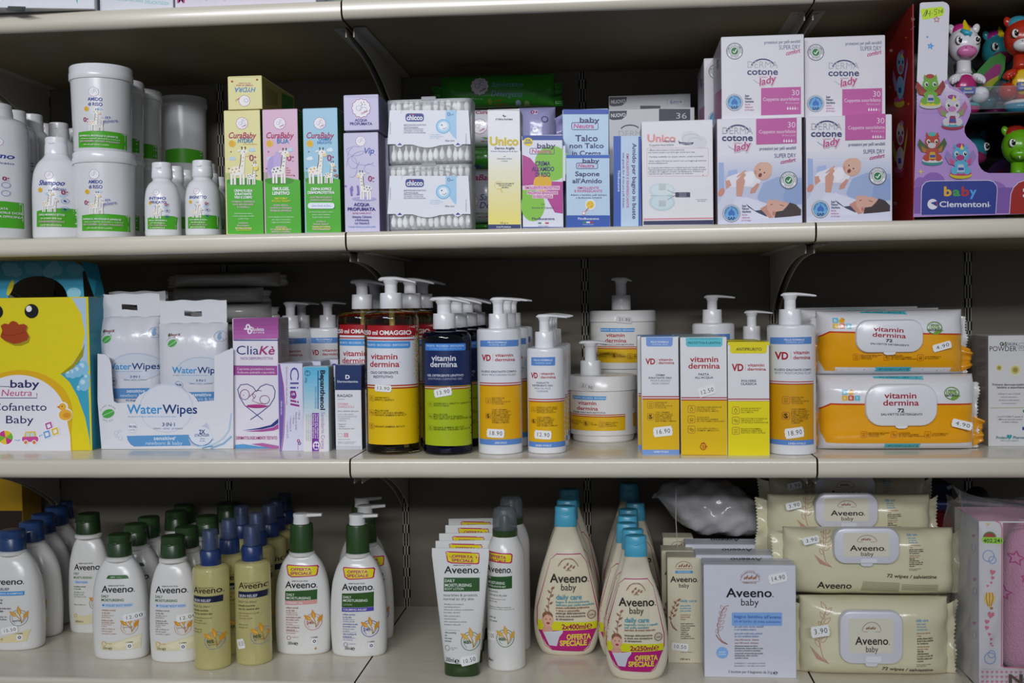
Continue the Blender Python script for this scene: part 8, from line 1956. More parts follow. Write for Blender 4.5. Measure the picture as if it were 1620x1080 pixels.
# ---- white bag lying over the cartons
frame('S')
def bag():
  r = empty('plastic_bag', (0, 0, 0), 'crumpled white bag lying across the cartons under the shelf', 'bag')
  Yb_ = .25
  def c(x, y): q = atY(x, y, Yb_); return float(q[0]), float(q[2])
  X0, Zt = c(60, 70); X1, Zb = c(650, 332); Xc = (X0 + X1) / 2; Zc = ZD + bb['H'] + .002
  r.location = (Xc, Yb_, Zc)
  top_ = [(60, 130), (90, 80), (150, 62), (250, 50), (360, 56), (450, 85), (540, 150), (620, 225), (652, 290)]
  bot_ = [(60, 140), (100, 190), (130, 230), (180, 280), (250, 318), (340, 334), (450, 338), (560, 338), (652, 330)]
  tx = np.array([q[0] for q in top_]); N = 48; M = 30; mb = MB(); vs = []
  for i in range(N + 1):
    x = 60 + (652 - 60) * i / N
    yt = np.interp(x, [q[0] for q in top_], [q[1] for q in top_]); yb_ = np.interp(x, [q[0] for q in bot_], [q[1] for q in bot_])
    Xa, Za = c(x, yt); _, Zbb = c(x, yb_)
    cz = (Za + Zbb) / 2 - Zc; hz = max((Za - Zbb) / 2, .002); hy = .06 * math.sin(math.pi * min(max((i + 1.2) / (N + 2), .04), .96)) ** .6
    for j in range(M):
      a = 2 * math.pi * j / M
      wr = 1 + .05 * math.sin(5 * a + i * .4) + .04 * math.sin(9 * a - i * .7) + .02 * rnd.uniform(-1, 1)
      vs.append((Xa - Xc, -hy * math.cos(a) * wr, max(cz + hz * math.sin(a) * wr, .0005)))
  F_ = [(i * M + k, (i + 1) * M + k, (i + 1) * M + (k + 1) % M, i * M + (k + 1) % M) for i in range(N) for k in range(M)] + [tuple(range(M)), tuple(range(N * M, (N + 1) * M))[::-1]]
  mb.add(vs, F_, mat('b4b2b4', 'film')); mb.build('bag_film', r, ang=180)
  mb = MB(); a = c(60, 128); b_ = c(34, 150)
  mb.add([(a[0] - Xc + .01, 0, a[1] - Zc + .004), (a[0] - Xc + .01, 0, a[1] - Zc - .006), (b_[0] - Xc, -.004, b_[1] - Zc), (b_[0] - Xc + .004, .002, b_[1] - Zc + .006)], [(0, 1, 2, 3)], mat('b4b2b4', 'film')); mb.build('bag_corner', r, weld=False)
  frame('S')
  mb = MB(); P0 = c(143, 60); P1 = c(150, 345); mb.tube([(P0[0] - Xc, -.077, P0[1] - Zc), (P0[0] - Xc - .001, -.082, (P0[1] + P1[1]) / 2 - Zc), (P1[0] - Xc, -.08, P1[1] - Zc)], .0006, mat('b8b6b4', 'film'), 5); mb.build('hanging_thread', r)
bag()
# ---- cream wipes packs with raised lids
def av_wipes(x0, x1, y0, y1, Y_, zb, label, seed, D_=.06, dimcol='dcd6b4'):
  frame('U'); xc = (x0 + x1) / 2
  if Y_ is None: Y_ = float(atZ(xc, y1, zb)[1]) + D_ * .35
  a = atY(x0, (y0 + y1) / 2, Y_ - .02); b = atY(x1, (y0 + y1) / 2, Y_ - .02); c = atY(xc, y0, Y_)
  r = empty('wipes_pack', (float(a[0] + b[0]) / 2, Y_, zb), label, 'wipes pack', 'cream coloured baby wipes packs')
  W2, H2 = float(b[0] - a[0]), float(c[2] - zb)
  f = pillow(r, W2, H2, D_, dimcol, seed, px=4.5, pz=4, amp=.0022)
  end_seal(r, W2, H2 * .9, dimcol, -1, .016, seed, flare=.12); end_seal(r, W2, H2 * .9, dimcol, 1, .012, seed + 9, flare=.2)
  return r, f, W2, H2
def av_print(r, f, D_, lx0, ly0, lx1, ly1, tx, ty, bot, ears, K=1.0):
  frame('U'); P = Print(r, -D_ / 2, f, 'film', off=.0004)
  x, y, k = ears
  P.line([(x + 40, y), (x + 10, y - 30 * k), (x - 5, y - 90 * k), (x + 5, y - 170 * k), (x + 35, y - 240 * k)], 3, 'b98a72')
  for i in range(9): P.leaf(x - 2 + i * 4, y - (70 + i * 20) * k, x - 2 + i * 4 + (34 if i % 2 else -20), y - (100 + i * 20) * k, 9, 'b98a72', 2.4)
  P.poly([(x - 50, y - 70 * k), (x - 20, y - 20 * k), (x + 42, y), (x, y - 30 * k)], 'c49a84')
  for ls, dx, dy, ld, hh, c in ((['daily care'], 0, 0, 12, 14, '6aa8cc'), (['baby wipes', 'for dry and', 'sensitive skin'], 4, 16, 14, 9, '7ab0cc'), (['natural oat extract', '+ aloe'], 4, 62, 14, 8, 'b07a60'), (["gently cleans baby's", 'body & face suitable', 'for newborns'], 6, 90, 12.5, 9, '4a4034'), (['estratto di avena', 'naturale + aloe'], 6, 130, 12, 8, 'b07a60'), (['deterge', 'delicatamente', 'il corpo e il viso dei', 'bambini adatto per', 'neonati'], 6, 153, 12.5, 9, '4a4034'), (['free from sulphate & alcohol', 'senza solfati e alcol'], 4, 220, 9, 5.5, '6a604c')):
    P.tl(ls, tx + dx, ty + dy * K, ld * K, hh * K, c, 'b', .8 / K ** .5)
  bx0, bx1, by, rot = bot; P.t('72 wipes / salviettine', bx0, bx1, by, 17, '4a4034', 'b', rot=rot, shear=.12)
  P.done()
  Yp = r.location[1] - D_ / 2 - .004
  a = atY(lx0, (ly0 + ly1) / 2, Yp); b = atY(lx1, (ly0 + ly1) / 2, Yp); c = atY((lx0 + lx1) / 2, ly0, Yp); d = atY((lx0 + lx1) / 2, ly1, Yp)
  lid_plate(r, float(a[0] + b[0]) / 2 - r.location[0], float(c[2] + d[2]) / 2 - r.location[2], float(b[0] - a[0]), float(c[2] - d[2]), -D_ / 2 + .001, .0085, 'dcdce4', r=.016)
  P = Print(r, -D_ / 2 - .0076); w_, h = lx1 - lx0, ly1 - ly0; xm = (lx0 + lx1) / 2
  P.rr(lx0 + w_ * .15, ly0 + h * .15, lx1 - w_ * .15, ly1 - h * .2, 8, 'e0dcc8'); P.rect(xm - w_ * .08, ly1 - h * .14, xm + w_ * .16, ly1 - h * .03, 'e4e4ea')
  P.line(arc(xm + w_ * .01, ly0 + h * .4, w_ * .15, h * .18, 185, 355, 16), 2.6, '8a6a58'); P.line([(xm - w_ * .13, ly0 + h * .4), (xm - w_ * .05, ly0 + h * .4)], 2, '8a6a58'); P.line([(xm + w_ * .07, ly0 + h * .4), (xm + w_ * .15, ly0 + h * .4)], 2, '8a6a58')
  for i in range(5): P.leaf(xm - w_ * .08 + i * 10, ly0 + h * .36, xm - w_ * .05 + i * 10, ly0 + h * .31 - (i % 2) * 5, 4, 'a07a64')
  P.t('Aveeno', xm - w_ * .25, xm + w_ * .27, ly0 + h * .64, h * .145, '3a322c', 'b'); P.ell(xm + w_ * .285, ly0 + h * .635, 2.6, 2.6, '3a322c', n=8); P.t('baby', xm - w_ * .08, xm + w_ * .11, ly0 + h * .78, h * .11, '3a322c', 'r')
  P.done('lid_print')
aA, fA2, _, hA2 = av_wipes(152, 908, 640, 1052, None, ZD, 'cream baby wipes pack with white lid, lower front one', 51)
av_print(aA, fA2, .06, 342, 716, 662, 984, 728, 772, (560, 824, 1020, 3), (250, 985, 1.15))
sticker(aA, -.036, None, 246, 820, 96, 56, -8, '3.90')
aB, fB2, _, hB2 = av_wipes(70, 935, 296, 668, aA.location[1] + .022, ZD + hA2 - .002, 'cream baby wipes pack with white lid, upper front one', 57)
av_print(aB, fB2, .06, 312, 298, 645, 482, 688, 346, (580, 838, 548, 3), (265, 500, .95), .74)
frame('U'); P = Print(aB, -.03, fB2, 'film', off=.0006); P.t('Aveeno', 232, 408, 606, 34, '3a322c', 'b', rot=2)
for i in range(9): P.line([(462 - i * 1, 572 + i * 6), (648, 580 + i * 6)], 2.2, '8a8268'); P.line([(658, 586 + i * 5), (850, 596 + i * 5)], 2, '9a9278') if i < 7 else None
P.done('seal_print')
sticker(aB, -.034, None, 200, 362, 84, 38, -12, '3.90')
for i in (1,): dup(aA, .012, .068 * i, 0, 'cream baby wipes pack behind the lower front one')
aC = dup(aB, -.012, .066, .034, 'cream baby wipes pack behind the upper front one, lid edge catching light'); aD = dup(aB, -.0, .135, .05, 'dim cream baby wipes pack at the back, topmost of the stack')
dup(aA, -.01, .14, 0, 'cream baby wipes pack at the back, lowest of the rear stack')
# ================================================================== toy display carton (upper right)
frame('V')
Yd = .010
def dp(x, y, k='V'):
  frame(k); q = atY(x, y, Yd); return float(q[0]), float(q[2])
A0 = dp(300, 1065); xl = float(atY(290, 1040, Yd)[0]); frame('W'); ql = atY(270, 1020, Yd); Xd = float(ql[0]); frame('V')
root = empty('toy_display_carton', (Xd, Yd, ZB), 'tall red and lilac display carton holding winged rocking toys, upper right corner', 'display carton')
def dl(x, y, k='V'):
  a = dp(x, y, k); return (a[0] - Xd, max(a[1] - ZB, .0003))
TR = 1900
outl = [dl(270, 1040, 'W'), dl(1340, 1010, 'W'), dl(TR, 1000, 'W'), dl(TR, 622, 'W'), dl(1320, 622, 'W'), dl(985, 622, 'W'), dl(945, 608, 'W'), dl(912, 580, 'W'), dl(890, 540, 'W'), dl(884, 500, 'W'), dl(886, 440, 'W'), dl(878, 395, 'W'), dl(855, 350, 'W'), dl(815, 312, 'W'), dl(775, 275, 'W'), dl(755, 235, 'W'), dl(756, 185, 'W'), dl(785, 125, 'W'), dl(805, 75, 'W'), dl(816, 10, 'W'),
    dl(812, 1000), dl(795, 940), dl(755, 885), dl(700, 850), dl(640, 822), dl(606, 790), dl(592, 750), dl(592, 700), dl(612, 80), dl(606, 50), dl(585, 28), dl(550, 16), dl(350, 24), dl(332, 34)]
cfront = mat('b08ac8', 'carton'); mb = MB()
ol = [outl[0]] + [p for p in outl[1:]]
mb.prism(ol, 0, .0014, cfront, mat('d8d4d8', 'carton')); mb.build('front_panel', root, smooth=False)
Ht = dl(332, 34)[1]; Dd = .17
mb = MB(); mb.box(0, .0014, .0015, Dd, .0003, Ht, mat('9c1f1c', 'gloss')); mb.build('side_panel', root, smooth=False)
Wd = dl(TR, 800, 'W')[0]
mb = MB(); mb.box(Wd - .0014, Wd, .0015, Dd, .0003, Ht, mat('9c1f1c', 'gloss')); mb.build('side_panel', root, smooth=False)
mb = MB(); mb.box(Wd - .04, Wd, 0, .0014, dl(985, 622, 'W')[1], Ht, mat('dddbe2', 'carton')); mb.build('front_column', root, smooth=False)
mb = MB(); dk = mat('1f1f24', 'carton')
mb.box(.0015, Wd, Dd, Dd + .0014, .0003, Ht + .018, dk); mb.build('back_panel', root, smooth=False)
mb = MB(); mb.box(.0015, Wd, .0016, Dd, .0003, .0016, dk); mb.build('base_panel', root, smooth=False)
zl_ = dl(900, 1062)[1]
mb = MB(); mb.box(dl(612, 1062)[0], Wd, .004, Dd, zl_ - .0016, zl_, dk); mb.build('inner_ledge', root, smooth=False)
P = Print(root, 0, off=.0001)
frame('V')
# white upper column fading to lilac
P.poly([(332, 34), (350, 24), (550, 16), (585, 28), (606, 50), (612, 80), (592, 700), (592, 752), (520, 800), (300, 830)], 'dddbe2')
for i in range(8):
  t = i / 7; c = '%02x%02x%02x' % tuple(int((1 - t) * p + t * q) for p, q in zip((214, 206, 222), (176, 138, 200)))
  x1 = [594, 612, 690, 750, 785, 805, 812, 815][i]
  P.poly([(304, 800 + i * 34), (x1 if i else 590, 800 + i * 34), ([612, 690, 750, 785, 805, 812, 815, 815][i]), 0] if False else [(304, 800 + i * 34), (x1, 800 + i * 34), ([612, 690, 750, 785, 805, 812, 815, 815][i], 834 + i * 34), (300, 834 + i * 34)], c)
P.poly([(338, 100), (350, 86), (535, 62), (552, 76), (566, 102), (548, 148), (400, 182), (360, 186), (352, 160)], 'c8ea1c')
for a in ([(362, 158), (392, 96)], [(380, 160), (402, 92), (392, 150)], [(404, 100), (398, 130), (428, 128)], [(428, 98), (424, 158)], [(442, 128), (452, 126)], [(500, 88), (470, 92), (468, 112), (488, 112), (490, 132), (466, 142)], [(512, 92), (508, 130), (530, 104), (512, 100)], [(552, 84), (536, 104), (534, 122), (548, 120), (548, 106), (536, 108)]): P.line(a, 5, '1f2a20')
P.star(490, 185, 30, 'c0504a', hollow=7); P.star(402, 351, 13, '4f9ae0'); P.star(432, 437, 36, '4f9ae0', rot=-80); P.star(428, 440, 14, '7fc0f4')
frame('W')
for a, b, rx, ry, c in ((300, 700, 60, 60, '8a5fae'), (460, 690, 110, 95, '8a5fae'), (700, 720, 90, 60, '8a5fae'), (980, 760, 170, 90, '8f66b4')): P.ell(a if a > 330 else 335, b + 20, rx if a > 330 else 58, ry, c)
P.rect(275, 760, 1300, 1005, '7d55a4', 760, 1000)
P.star(338, 610, 34, 'e8d24a', 4, .2)
P.poly(rrpts(342, 688, 1068, 1100, 70)[:], 'd9d4e4') if False else None
P.poly([(338, 1022), (342, 790), (352, 740), (385, 705), (430, 694), (980, 688), (1030, 700), (1062, 740), (1068, 790), (1052, 1008)], 'd5d0e2')
P.poly([(343, 1020), (348, 790), (358, 744), (388, 710), (432, 700), (978, 694), (1026, 706), (1057, 744), (1062, 790), (1047, 1008)], '26388c')
for ch, x0, x1, c in (('b', 558, 632, 'e0a81c'), ('a', 642, 712, '3f9a4a'), ('b', 724, 798, 'b02a30'), ('y', 802, 868, '4f9ae0')): P.t(ch, x0, x1, 838 if ch != 'y' else 838, 84 if ch == 'b' else 80, c, 'x')
P.ell(452, 918, 50, 50, 'e4e2ea', n=28); P.poly([(430, 905), (492, 888), (505, 905), (496, 940), (482, 935)], '26388c'); P.poly([(484, 892), (494, 900), (498, 930), (486, 930)], 'b02a30')
P.t('Clementoni', 516, 986, 944, 52, 'e4e2ea', 'b'); P.ell(995, 932, 5, 5, 'e4e2ea', n=8)
P.poly([(1176, 1010), (1190, 820), (1215, 760), (1262, 710), (1330, 686), (1800, 680), (1800, 1000)], 'd5d0e2'); P.poly([(1182, 1010), (1196, 822), (1220, 764), (1266, 716), (1332, 692), (1800, 686), (1800, 1000)], 'a01c18')
P.ell(1318, 838, 12, 14, 'e4e2ea'); P.rect(1308, 770, 1340, 800, 'e4e2ea')
# printed toys: flat pictures on the panel
def flat_toy(P, x, y, k, body, mane, muzzle, bib, wing, wing2, base, base2, horn='e8d22a', o=None):
  P.poly([(x - 45 * k, y - 60 * k), (x - 130 * k, y - 150 * k), (x - 150 * k, y - 90 * k), (x - 110 * k, y - 20 * k), (x - 50 * k, y - 10 * k)], wing); P.poly([(x - 50 * k, y - 40 * k), (x - 110 * k, y - 80 * k), (x - 100 * k, y - 20 * k), (x - 50 * k, y - 5 * k)], wing2)
  P.poly([(x + 45 * k, y - 60 * k), (x + 120 * k, y - 160 * k), (x + 145 * k, y - 100 * k), (x + 100 * k, y - 20 * k), (x + 50 * k, y - 10 * k)], wing); P.poly([(x + 50 * k, y - 40 * k), (x + 105 * k, y - 90 * k), (x + 95 * k, y - 25 * k), (x + 50 * k, y - 5 * k)], wing2)
  P.ell(x, y + 82 * k, 105 * k, 36 * k, base); P.ell(x, y + 66 * k, 102 * k, 24 * k, base2)
  P.ell(x - 58 * k, y + 40 * k, 36 * k, 36 * k, body); P.ell(x + 58 * k, y + 40 * k, 36 * k, 36 * k, body); P.ell(x, y, 55 * k, 70 * k, body)
  P.poly([(x - 26 * k, y - 18 * k), (x + 26 * k, y - 18 * k), (x + 36 * k, y + 52 * k), (x - 36 * k, y + 52 * k)], bib); P.rect(x - 26 * k, y + 12 * k, x + 28 * k, y + 38 * k, '26489c')
  P.ell(x - 44 * k, y - 20 * k, 22 * k, 22 * k, body); P.ell(x + 44 * k, y - 20 * k, 22 * k, 22 * k, body)
  P.poly([(x - 66 * k, y - 170 * k), (x - 60 * k, y - 215 * k), (x - 30 * k, y - 190 * k)], body); P.poly([(x + 66 * k, y - 170 * k), (x + 55 * k, y - 215 * k), (x + 25 * k, y - 190 * k)], body)
  P.ell(x, y - 122 * k, 74 * k, 76 * k, body); P.ell(x - 6 * k, y - 196 * k, 42 * k, 22 * k, mane); P.ell(x - 6 * k, y - 82 * k, 40 * k, 28 * k, muzzle)
  if horn: P.poly([(x - 8 * k, y - 160 * k), (x + 8 * k, y - 215 * k), (x + 26 * k, y - 160 * k)], horn)
  for d in (-40, 38): P.ell(x + d * k, y - 120 * k, 18 * k, 22 * k, 'f0f0ee'); P.ell(x + (d + 3) * k, y - 118 * k, 13 * k, 17 * k, '1f1a20'); P.ell(x + (d + 6) * k, y - 126 * k, 5 * k, 5 * k, 'f0f0ee', n=8)
flat_toy(P, 640, 98, 1.0, 'c8c4c8', '8f3a8a', 'b878ac', '8a2858', 'b06a96', '7a9a4a', '9a2440', '3f9aac')
flat_toy(P, 448, 440, .95, 'b03a20', '4fa89c', 'c4c0c4', 'c8a01c', '3a5a28', 'b06a1c', '2f8a8a', 'd4d0d0', None)
flat_toy(P, 716, 560, 1.0, '52aac8', 'a02a80', 'a8286c', 'c0c0cc', '8f7ab0', 'c04a80', 'c8b81c', 'b8386a')
frame('V'); flat_toy(P, 428, 920, .98, '6aa82c', 'a8382c', '5a9a28', 'b8b4b4', '8f2c20', 'a0402c', 'c4c4bc', 'd0c41c', None)
P.done('front_print')
Q = Print(root, 0, face='x', off=.0001)
frame('V'); Q.t('9+', 252, 290, 205, 36, 'd8b4b0', 'b', rot=-8); Q.t('months', 246, 300, 285, 12, 'd8b4b0', 'r', rot=-38)
for a, b in ((200, 358), (48, 828), (224, 986)): Q.star(a, b, 18, 'd8a81c', 4, .2)
Q.star(60, 480, 22, 'd8b4b0', 5)
def side_toy(y, body, k, wing, wing2):
  Q.poly([(130, y + 300), (80, y + 120), (75, y + 220), (100, y + 330)], wing); Q.poly([(175, y + 250), (215, y + 0), (218, y + 80), (180, y + 330)], wing)
  Q.ell(138, y + 440, 50, 40, wing2, -10); Q.ell(135, y + 400, 48, 28, 'b8487a', -10); Q.ell(150, y + 60, 36, 110, body); Q.ell(148, y + 290, 36, 110, body); Q.ell(165, y - 40, 20, 30, '8f5a9a'); Q.poly([(152, y + 10), (162, y - 60), (175, y + 10)], 'd8c41c')
  Q.ell(152, y + 110, 20, 34, 'b8587a'); Q.ell(136, y + 50, 7, 18, '1f1a20'); Q.ell(172, y + 50, 6, 18, '1f1a20'); Q.rect(132, y + 290, 158, y + 340, '26489c')
side_toy(540, '7ab0cc', 1, '9a8ac0', 'c8b030')
frame('W'); side_toy(190, 'c4b8c4', 1, 'a8a04a', '8a2838')
frame('W'); Q.t('m', 84, 116, 925, 44, 'c8a8a8', 'b')
Q.done('side_print')
# clear retaining strip along the ledge
mb = MB(); c0 = dl(640, 815); c1 = dl(1320, 1010)
mb.box(c0[0], Wd, .012, .0125, c1[1], c0[1], mat('cfd4da', 'clear')); mb.box(c0[0], Wd, .0115, .013, c0[1] - .0006, c0[1], mat('cfd4da', 'haze'))
mb.build('clear_strip', root, smooth=False)
# ---- the toys: winged rocking animals
def toy(name, fr, cx, ybase, Y_, label, body, mane, muzz, bib, base, base2, wing=None, wing2=None, horn=True, k=1.0, rz=0, teeth=False, fore=None):
  frame(fr); q = atY(cx, ybase, Y_); u = scl(cx, ybase, Y_) * k
  zb = ZB + (zl_ if fr == 'V' else .0018)
  r = empty(name, (float(q[0]), Y_, zb), label, 'toy', 'winged rocking toys in the display carton', rz)
  B = mat(body, 'plastic')
  def part(nm, c, rr_, m, rot=None, parent=None, seg=24):
    mb = MB(); mb.ell([v * u for v in c], [v * u for v in rr_], m if not isinstance(m, str) else mat(m, 'plastic'), seg, 14, rot)
    return mb.build(nm, parent or r, ang=180)
  mb = MB(); mb.loft([(0.0002, 20 * u, 18 * u, 2), (22 * u, 95 * u, 80 * u, 2), (60 * u, 138 * u, 110 * u, 2), (105 * u, 155 * u, 122 * u, 2)], mat(base, 'plastic'), 40); mb.build('rocking_base', r, ang=180)
  mb = MB(); mb.loft([(104 * u, 156 * u, 123 * u, 2), (128 * u, 150 * u, 118 * u, 2), (142 * u, 120 * u, 95 * u, 2), (146 * u, 60 * u, 50 * u, 2)], mat(base2, 'plastic'), 40); mb.build('seat_ring', r, ang=180)
  part('torso', (0, 0, 300), (112, 95, 165), B)
  mb = MB(); mb.loft([(430 * u, 85 * u, 80 * u, 2), (470 * u, 68 * u, 66 * u, 2), (560 * u, 66 * u, 66 * u, 2)], B, 28); mb.build('neck', r, ang=180)
  for s_ in (-1, 1):
    part('leg', (s_ * 135, -60, 215), (82, 90, 82), B)
    a = part('arm', (s_ * 118, -80, 372), (72, 50, 42), B, ('Y', s_ * .5))
    for i in range(3): part('finger', (s_ * (150 - i * 26), -118 - i * 4, 338 + i * 12), (17, 20, 26), B, parent=a, seg=12)
  b_ = part('bib', (0, -62, 300), (98, 50, 118), bib)
  mb = MB(); mb.bbox(-70 * u, 70 * u, -124 * u, -108 * u, 215 * u, 290 * u, mat('2748a0', 'plastic'), 5 * u); pl = mb.build('badge', r)
  t_, tt, adv = text_geo('baby', 'b'); mb = MB()
  for s2, h2, z2, w2 in (('baby', 22, 258, 72), ('Clementoni', 17, 226, 96)):
    V2, T2, _ = text_geo(s2, 'b'); a0, a1 = V2[:, 0].min(), V2[:, 0].max(); f_ = w2 / (a1 - a0)
    mb.add([((v[0] - a0) * f_ * u - w2 * u / 2, -124.6 * u, (z2 + v[1] * h2) * u) for v in V2], T2, mat('e8d84a' if s2 == 'baby' else 'e4e2ea', 'ink'))
  mb.build('badge_print', pl, smooth=False, weld=False)
  hd = part('head', (0, 0, 715), (152, 140, 178), B, seg=36)
  part('muzzle', (-8, -112, 628), (94, 62, 62), muzz, parent=hd)
  for s_ in (-1, 1):
    part('nostril', (-8 + s_ * 28, -166, 655), (7, 5, 5), '6a2a48', parent=hd, seg=10)
    e = part('eye', (s_ * 84, -112, 735), (40, 22, 46), '1a161a', ('Z', -s_ * .35))
    part('eye_white', (s_ * 84 - 1, -117, 735), (36, 22, 42), 'eceae6', ('Z', -s_ * .35), e)
    part('pupil', (s_ * 84 + 3, -125, 736), (26, 19, 31), '141216', ('Z', -s_ * .35), e)
    part('glint', (s_ * 84 + 10, -141, 752), (9, 6, 9), 'ffffff', None, e, 10)
    ear = part('ear', (s_ * 118, 0, 868), (36, 26, 52), B, ('Y', s_ * .35))
  if horn:
    mb = MB(); mb.loft([((830 + i * 12) * u, (60 - i * 5.2 - (i % 2) * 2.4) * u, (56 - i * 5 - (i % 2) * 2.2) * u, 2, 0, (-55 + i * 3) * u) for i in range(11)], mat('e6cc1c', 'plastic'), 24); mb.build('horn', r, ang=60)
  mn = part('mane', (-18, 20, 848), (112, 95, 78), mane)
  if fore: mb = MB(); mb.tube([(-60 * u, -105 * u, 835 * u), (-20 * u, -128 * u, 800 * u), (20 * u, -134 * u, 790 * u), (12 * u, -137 * u, 762 * u)], [18 * u, 30 * u, 22 * u, 4 * u], mat(fore, 'plastic'), 12); mb.build('forelock', r, ang=180)
  if teeth:
    for s_ in (-1, 1): mb = MB(); mb.loft([((575) * u, 2 * u, 2 * u, 2, (s_ * 32) * u, -166 * u), (592 * u, 10 * u, 8 * u, 2, s_ * 32 * u, -164 * u), (600 * u, 11 * u, 8 * u, 2, s_ * 32 * u, -160 * u)], mat('e8e6dc', 'plastic'), 12); mb.build('tooth', r)
  if wing:
    for s_ in (-1, 1):
      pts = [(100, 330), (150, 470), (260, 590), (370, 640), (420, 600), (410, 480), (350, 350), (250, 260), (140, 270)]
      mb = MB(); mb.prism([(s_ * a * u, b * u) for a, b in pts], 38 * u, 50 * u, mat(wing, 'plastic')); w_ = mb.build('wing', r, ang=40)
      p2 = [(170, 350), (220, 440), (320, 530), (380, 520), (370, 450), (310, 360), (230, 300)]
      mb = MB(); mb.prism([(s_ * a * u, b * u) for a, b in p2], 34 * u, 38 * u, mat(wing2, 'plastic')); mb.build('wing_panel', w_, ang=40)
      p3 = [(190, 320), (270, 380), (350, 420), (340, 370), (270, 300)]
      mb = MB(); mb.prism([(s_ * a * u, b * u) for a, b in p3], 30 * u, 34 * u, mat('9a9a2a', 'plastic')); mb.build('wing_panel', w_, ang=40)
  return r
toy('unicorn_toy', 'V', 748, 1058, .058, 'white winged unicorn toy with pink muzzle and magenta bib, left on the ledge', 'e4e2e6', 'c02f80', 'd878ac', 'b02468', 'b02468', '3fa6ac', '3a7a34', '8a2a68', True, 1.0, .05, fore='3fb0c8')
toy('dragon_toy', 'V', 1292, 1058, .050, 'red winged toy with white muzzle and yellow bib at the right photo edge', 'b83018', '3f9aac', 'e0dedc', 'e0b81c', '2f8aa8', 'd8d8dc', None, None, False, 1.06, -.05)
toy('unicorn_toy', 'V', 1075, 1050, .118, 'turquoise winged unicorn toy half hidden behind the white and red ones', '2f8f9c', 'a02a80', '8a2a58', 'a8a8b0', '9a8a1c', '8a2868', '2c5a2c', '7a2a4a', True, 1.0, .1)
toy('dragon_toy', 'W', 1262, 1042, .055, 'green toy dragon with two small teeth in the lower compartment', '6ab01c', '9c2a1c', '6ab01c', 'd8d8cc', 'c8c01c', 'c4c4bc', None, None, False, 1.0, -.05, True)
toy('unicorn_toy', 'W', 820, 1010, .118, 'turquoise toy peeping from the lower compartment behind the carton edge', '2a7f90', '7a2a60', '7a2a50', '8a8a94', '8a7a1c', '8a2858', '3a2448', '5a1a20', False, 1.0, .25)
# ================================================================== goods on the top shelf
frame('X'); ZA = Z1T
def toprow(x0, x1, yb, Y_, h, dep, col, label, rz=0, name='carton_box', side=None):
  frame('X'); a = atY(x0, yb, Y_); b = atY(x1, yb, Y_); w_ = float(b[0] - a[0])
  r = empty(name, (float(a[0] + b[0]) / 2, Y_, ZA), label, 'box', rz=rz)
  mb = MB(); mb.bbox(-w_ / 2, w_ / 2, 0, dep, .0002, h, mat(col, 'carton'), .0006, mat(side or col, 'carton')); mb.build('carton_body', r, ang=20)
  mb = MB(); mb.bbox(-w_ / 2 + .001, w_ / 2 - .001, .001, dep - .001, h, h + .0007, mat(col, 'carton'), .0002); mb.build('tuck_flap', r, ang=20)
  return r
r = toprow(-170, 138, 12, -.028, .12, .08, 'dcdfe6', 'white carton on the top shelf turned aslant over the edge, left corner', rz=.20)
frame('A'); P = Print(r, 0); P.poly([(317, -20), (331, 18), (333, -20)], '3fb0b4'); P.done()
frame('A')
P = Print(r, .0002, face='z', off=-.0012); P.poly([(34, 22), (110, 24), (106, 46), (30, 42)], '5f8088'); P.poly([(34, 22), (110, 24), (108, 34), (32, 30)], '8f989c'); P.done('bottom_print')
r = toprow(158, 274, 17, .012, .12, .10, 'dcdfe6', 'white carton with small teal capitals on the top shelf, left bay')
frame('A'); P = Print(r, 0); P.t('DELICATEZZA', 620, 722, 14, 12, '7fc4cc', 'r', rot=4); P.t('PER UNA NATURALE', 500, 610, 2, 11, '7fc4cc', 'r', rot=4); P.done()
r = toprow(277, 500, 12, .012, .11, .12, 'ddd6e2', 'pale carton with magenta letter and lilac rhombs on the top shelf')
frame('A'); P = Print(r, 0); P.t('M', 757, 789, 12, 26, 'b5226e', 'x', rot=0); P.poly([(870, -10), (880, 8), (890, -10)], 'd8b8d4'); P.poly([(950, -6), (960, 6), (970, -6)], 'd8b8d4'); P.line([(752, 33), (975, 31)], 2, '6a6258'); P.done()
toprow(512, 540, 3, .06, .10, .10, '7c8a80', 'grey green carton edge on the top shelf above the left seam')
toprow(585, 820, 2, .07, .10, .12, '23252a', 'dark carton on the top shelf above the cotton bud boxes')
toprow(860, 1100, 0, .08, .10, .12, '2a2624', 'dark brown carton on the top shelf, middle bay right')
# ================================================================== row 3, far left and far right
r = carton('display_carton', 'O', -330, 112, 30, 330, .30, ZD, .06, 'a07c10', 'dim yellow carton standing beyond the blue capped bottles, left edge', flap=False)
P = Print(r, 0); P.rect(-330, 215, 112, 1400, '2c221c'); P.line([(-200, 40), (40, 160)], 2, 'b8941c'); P.done()
r = carton('soap_carton', 'S', 596, 664, 262, 700, .30, ZD, .04, '1a8a9a', 'teal carton edge behind the white bag', flap=False)
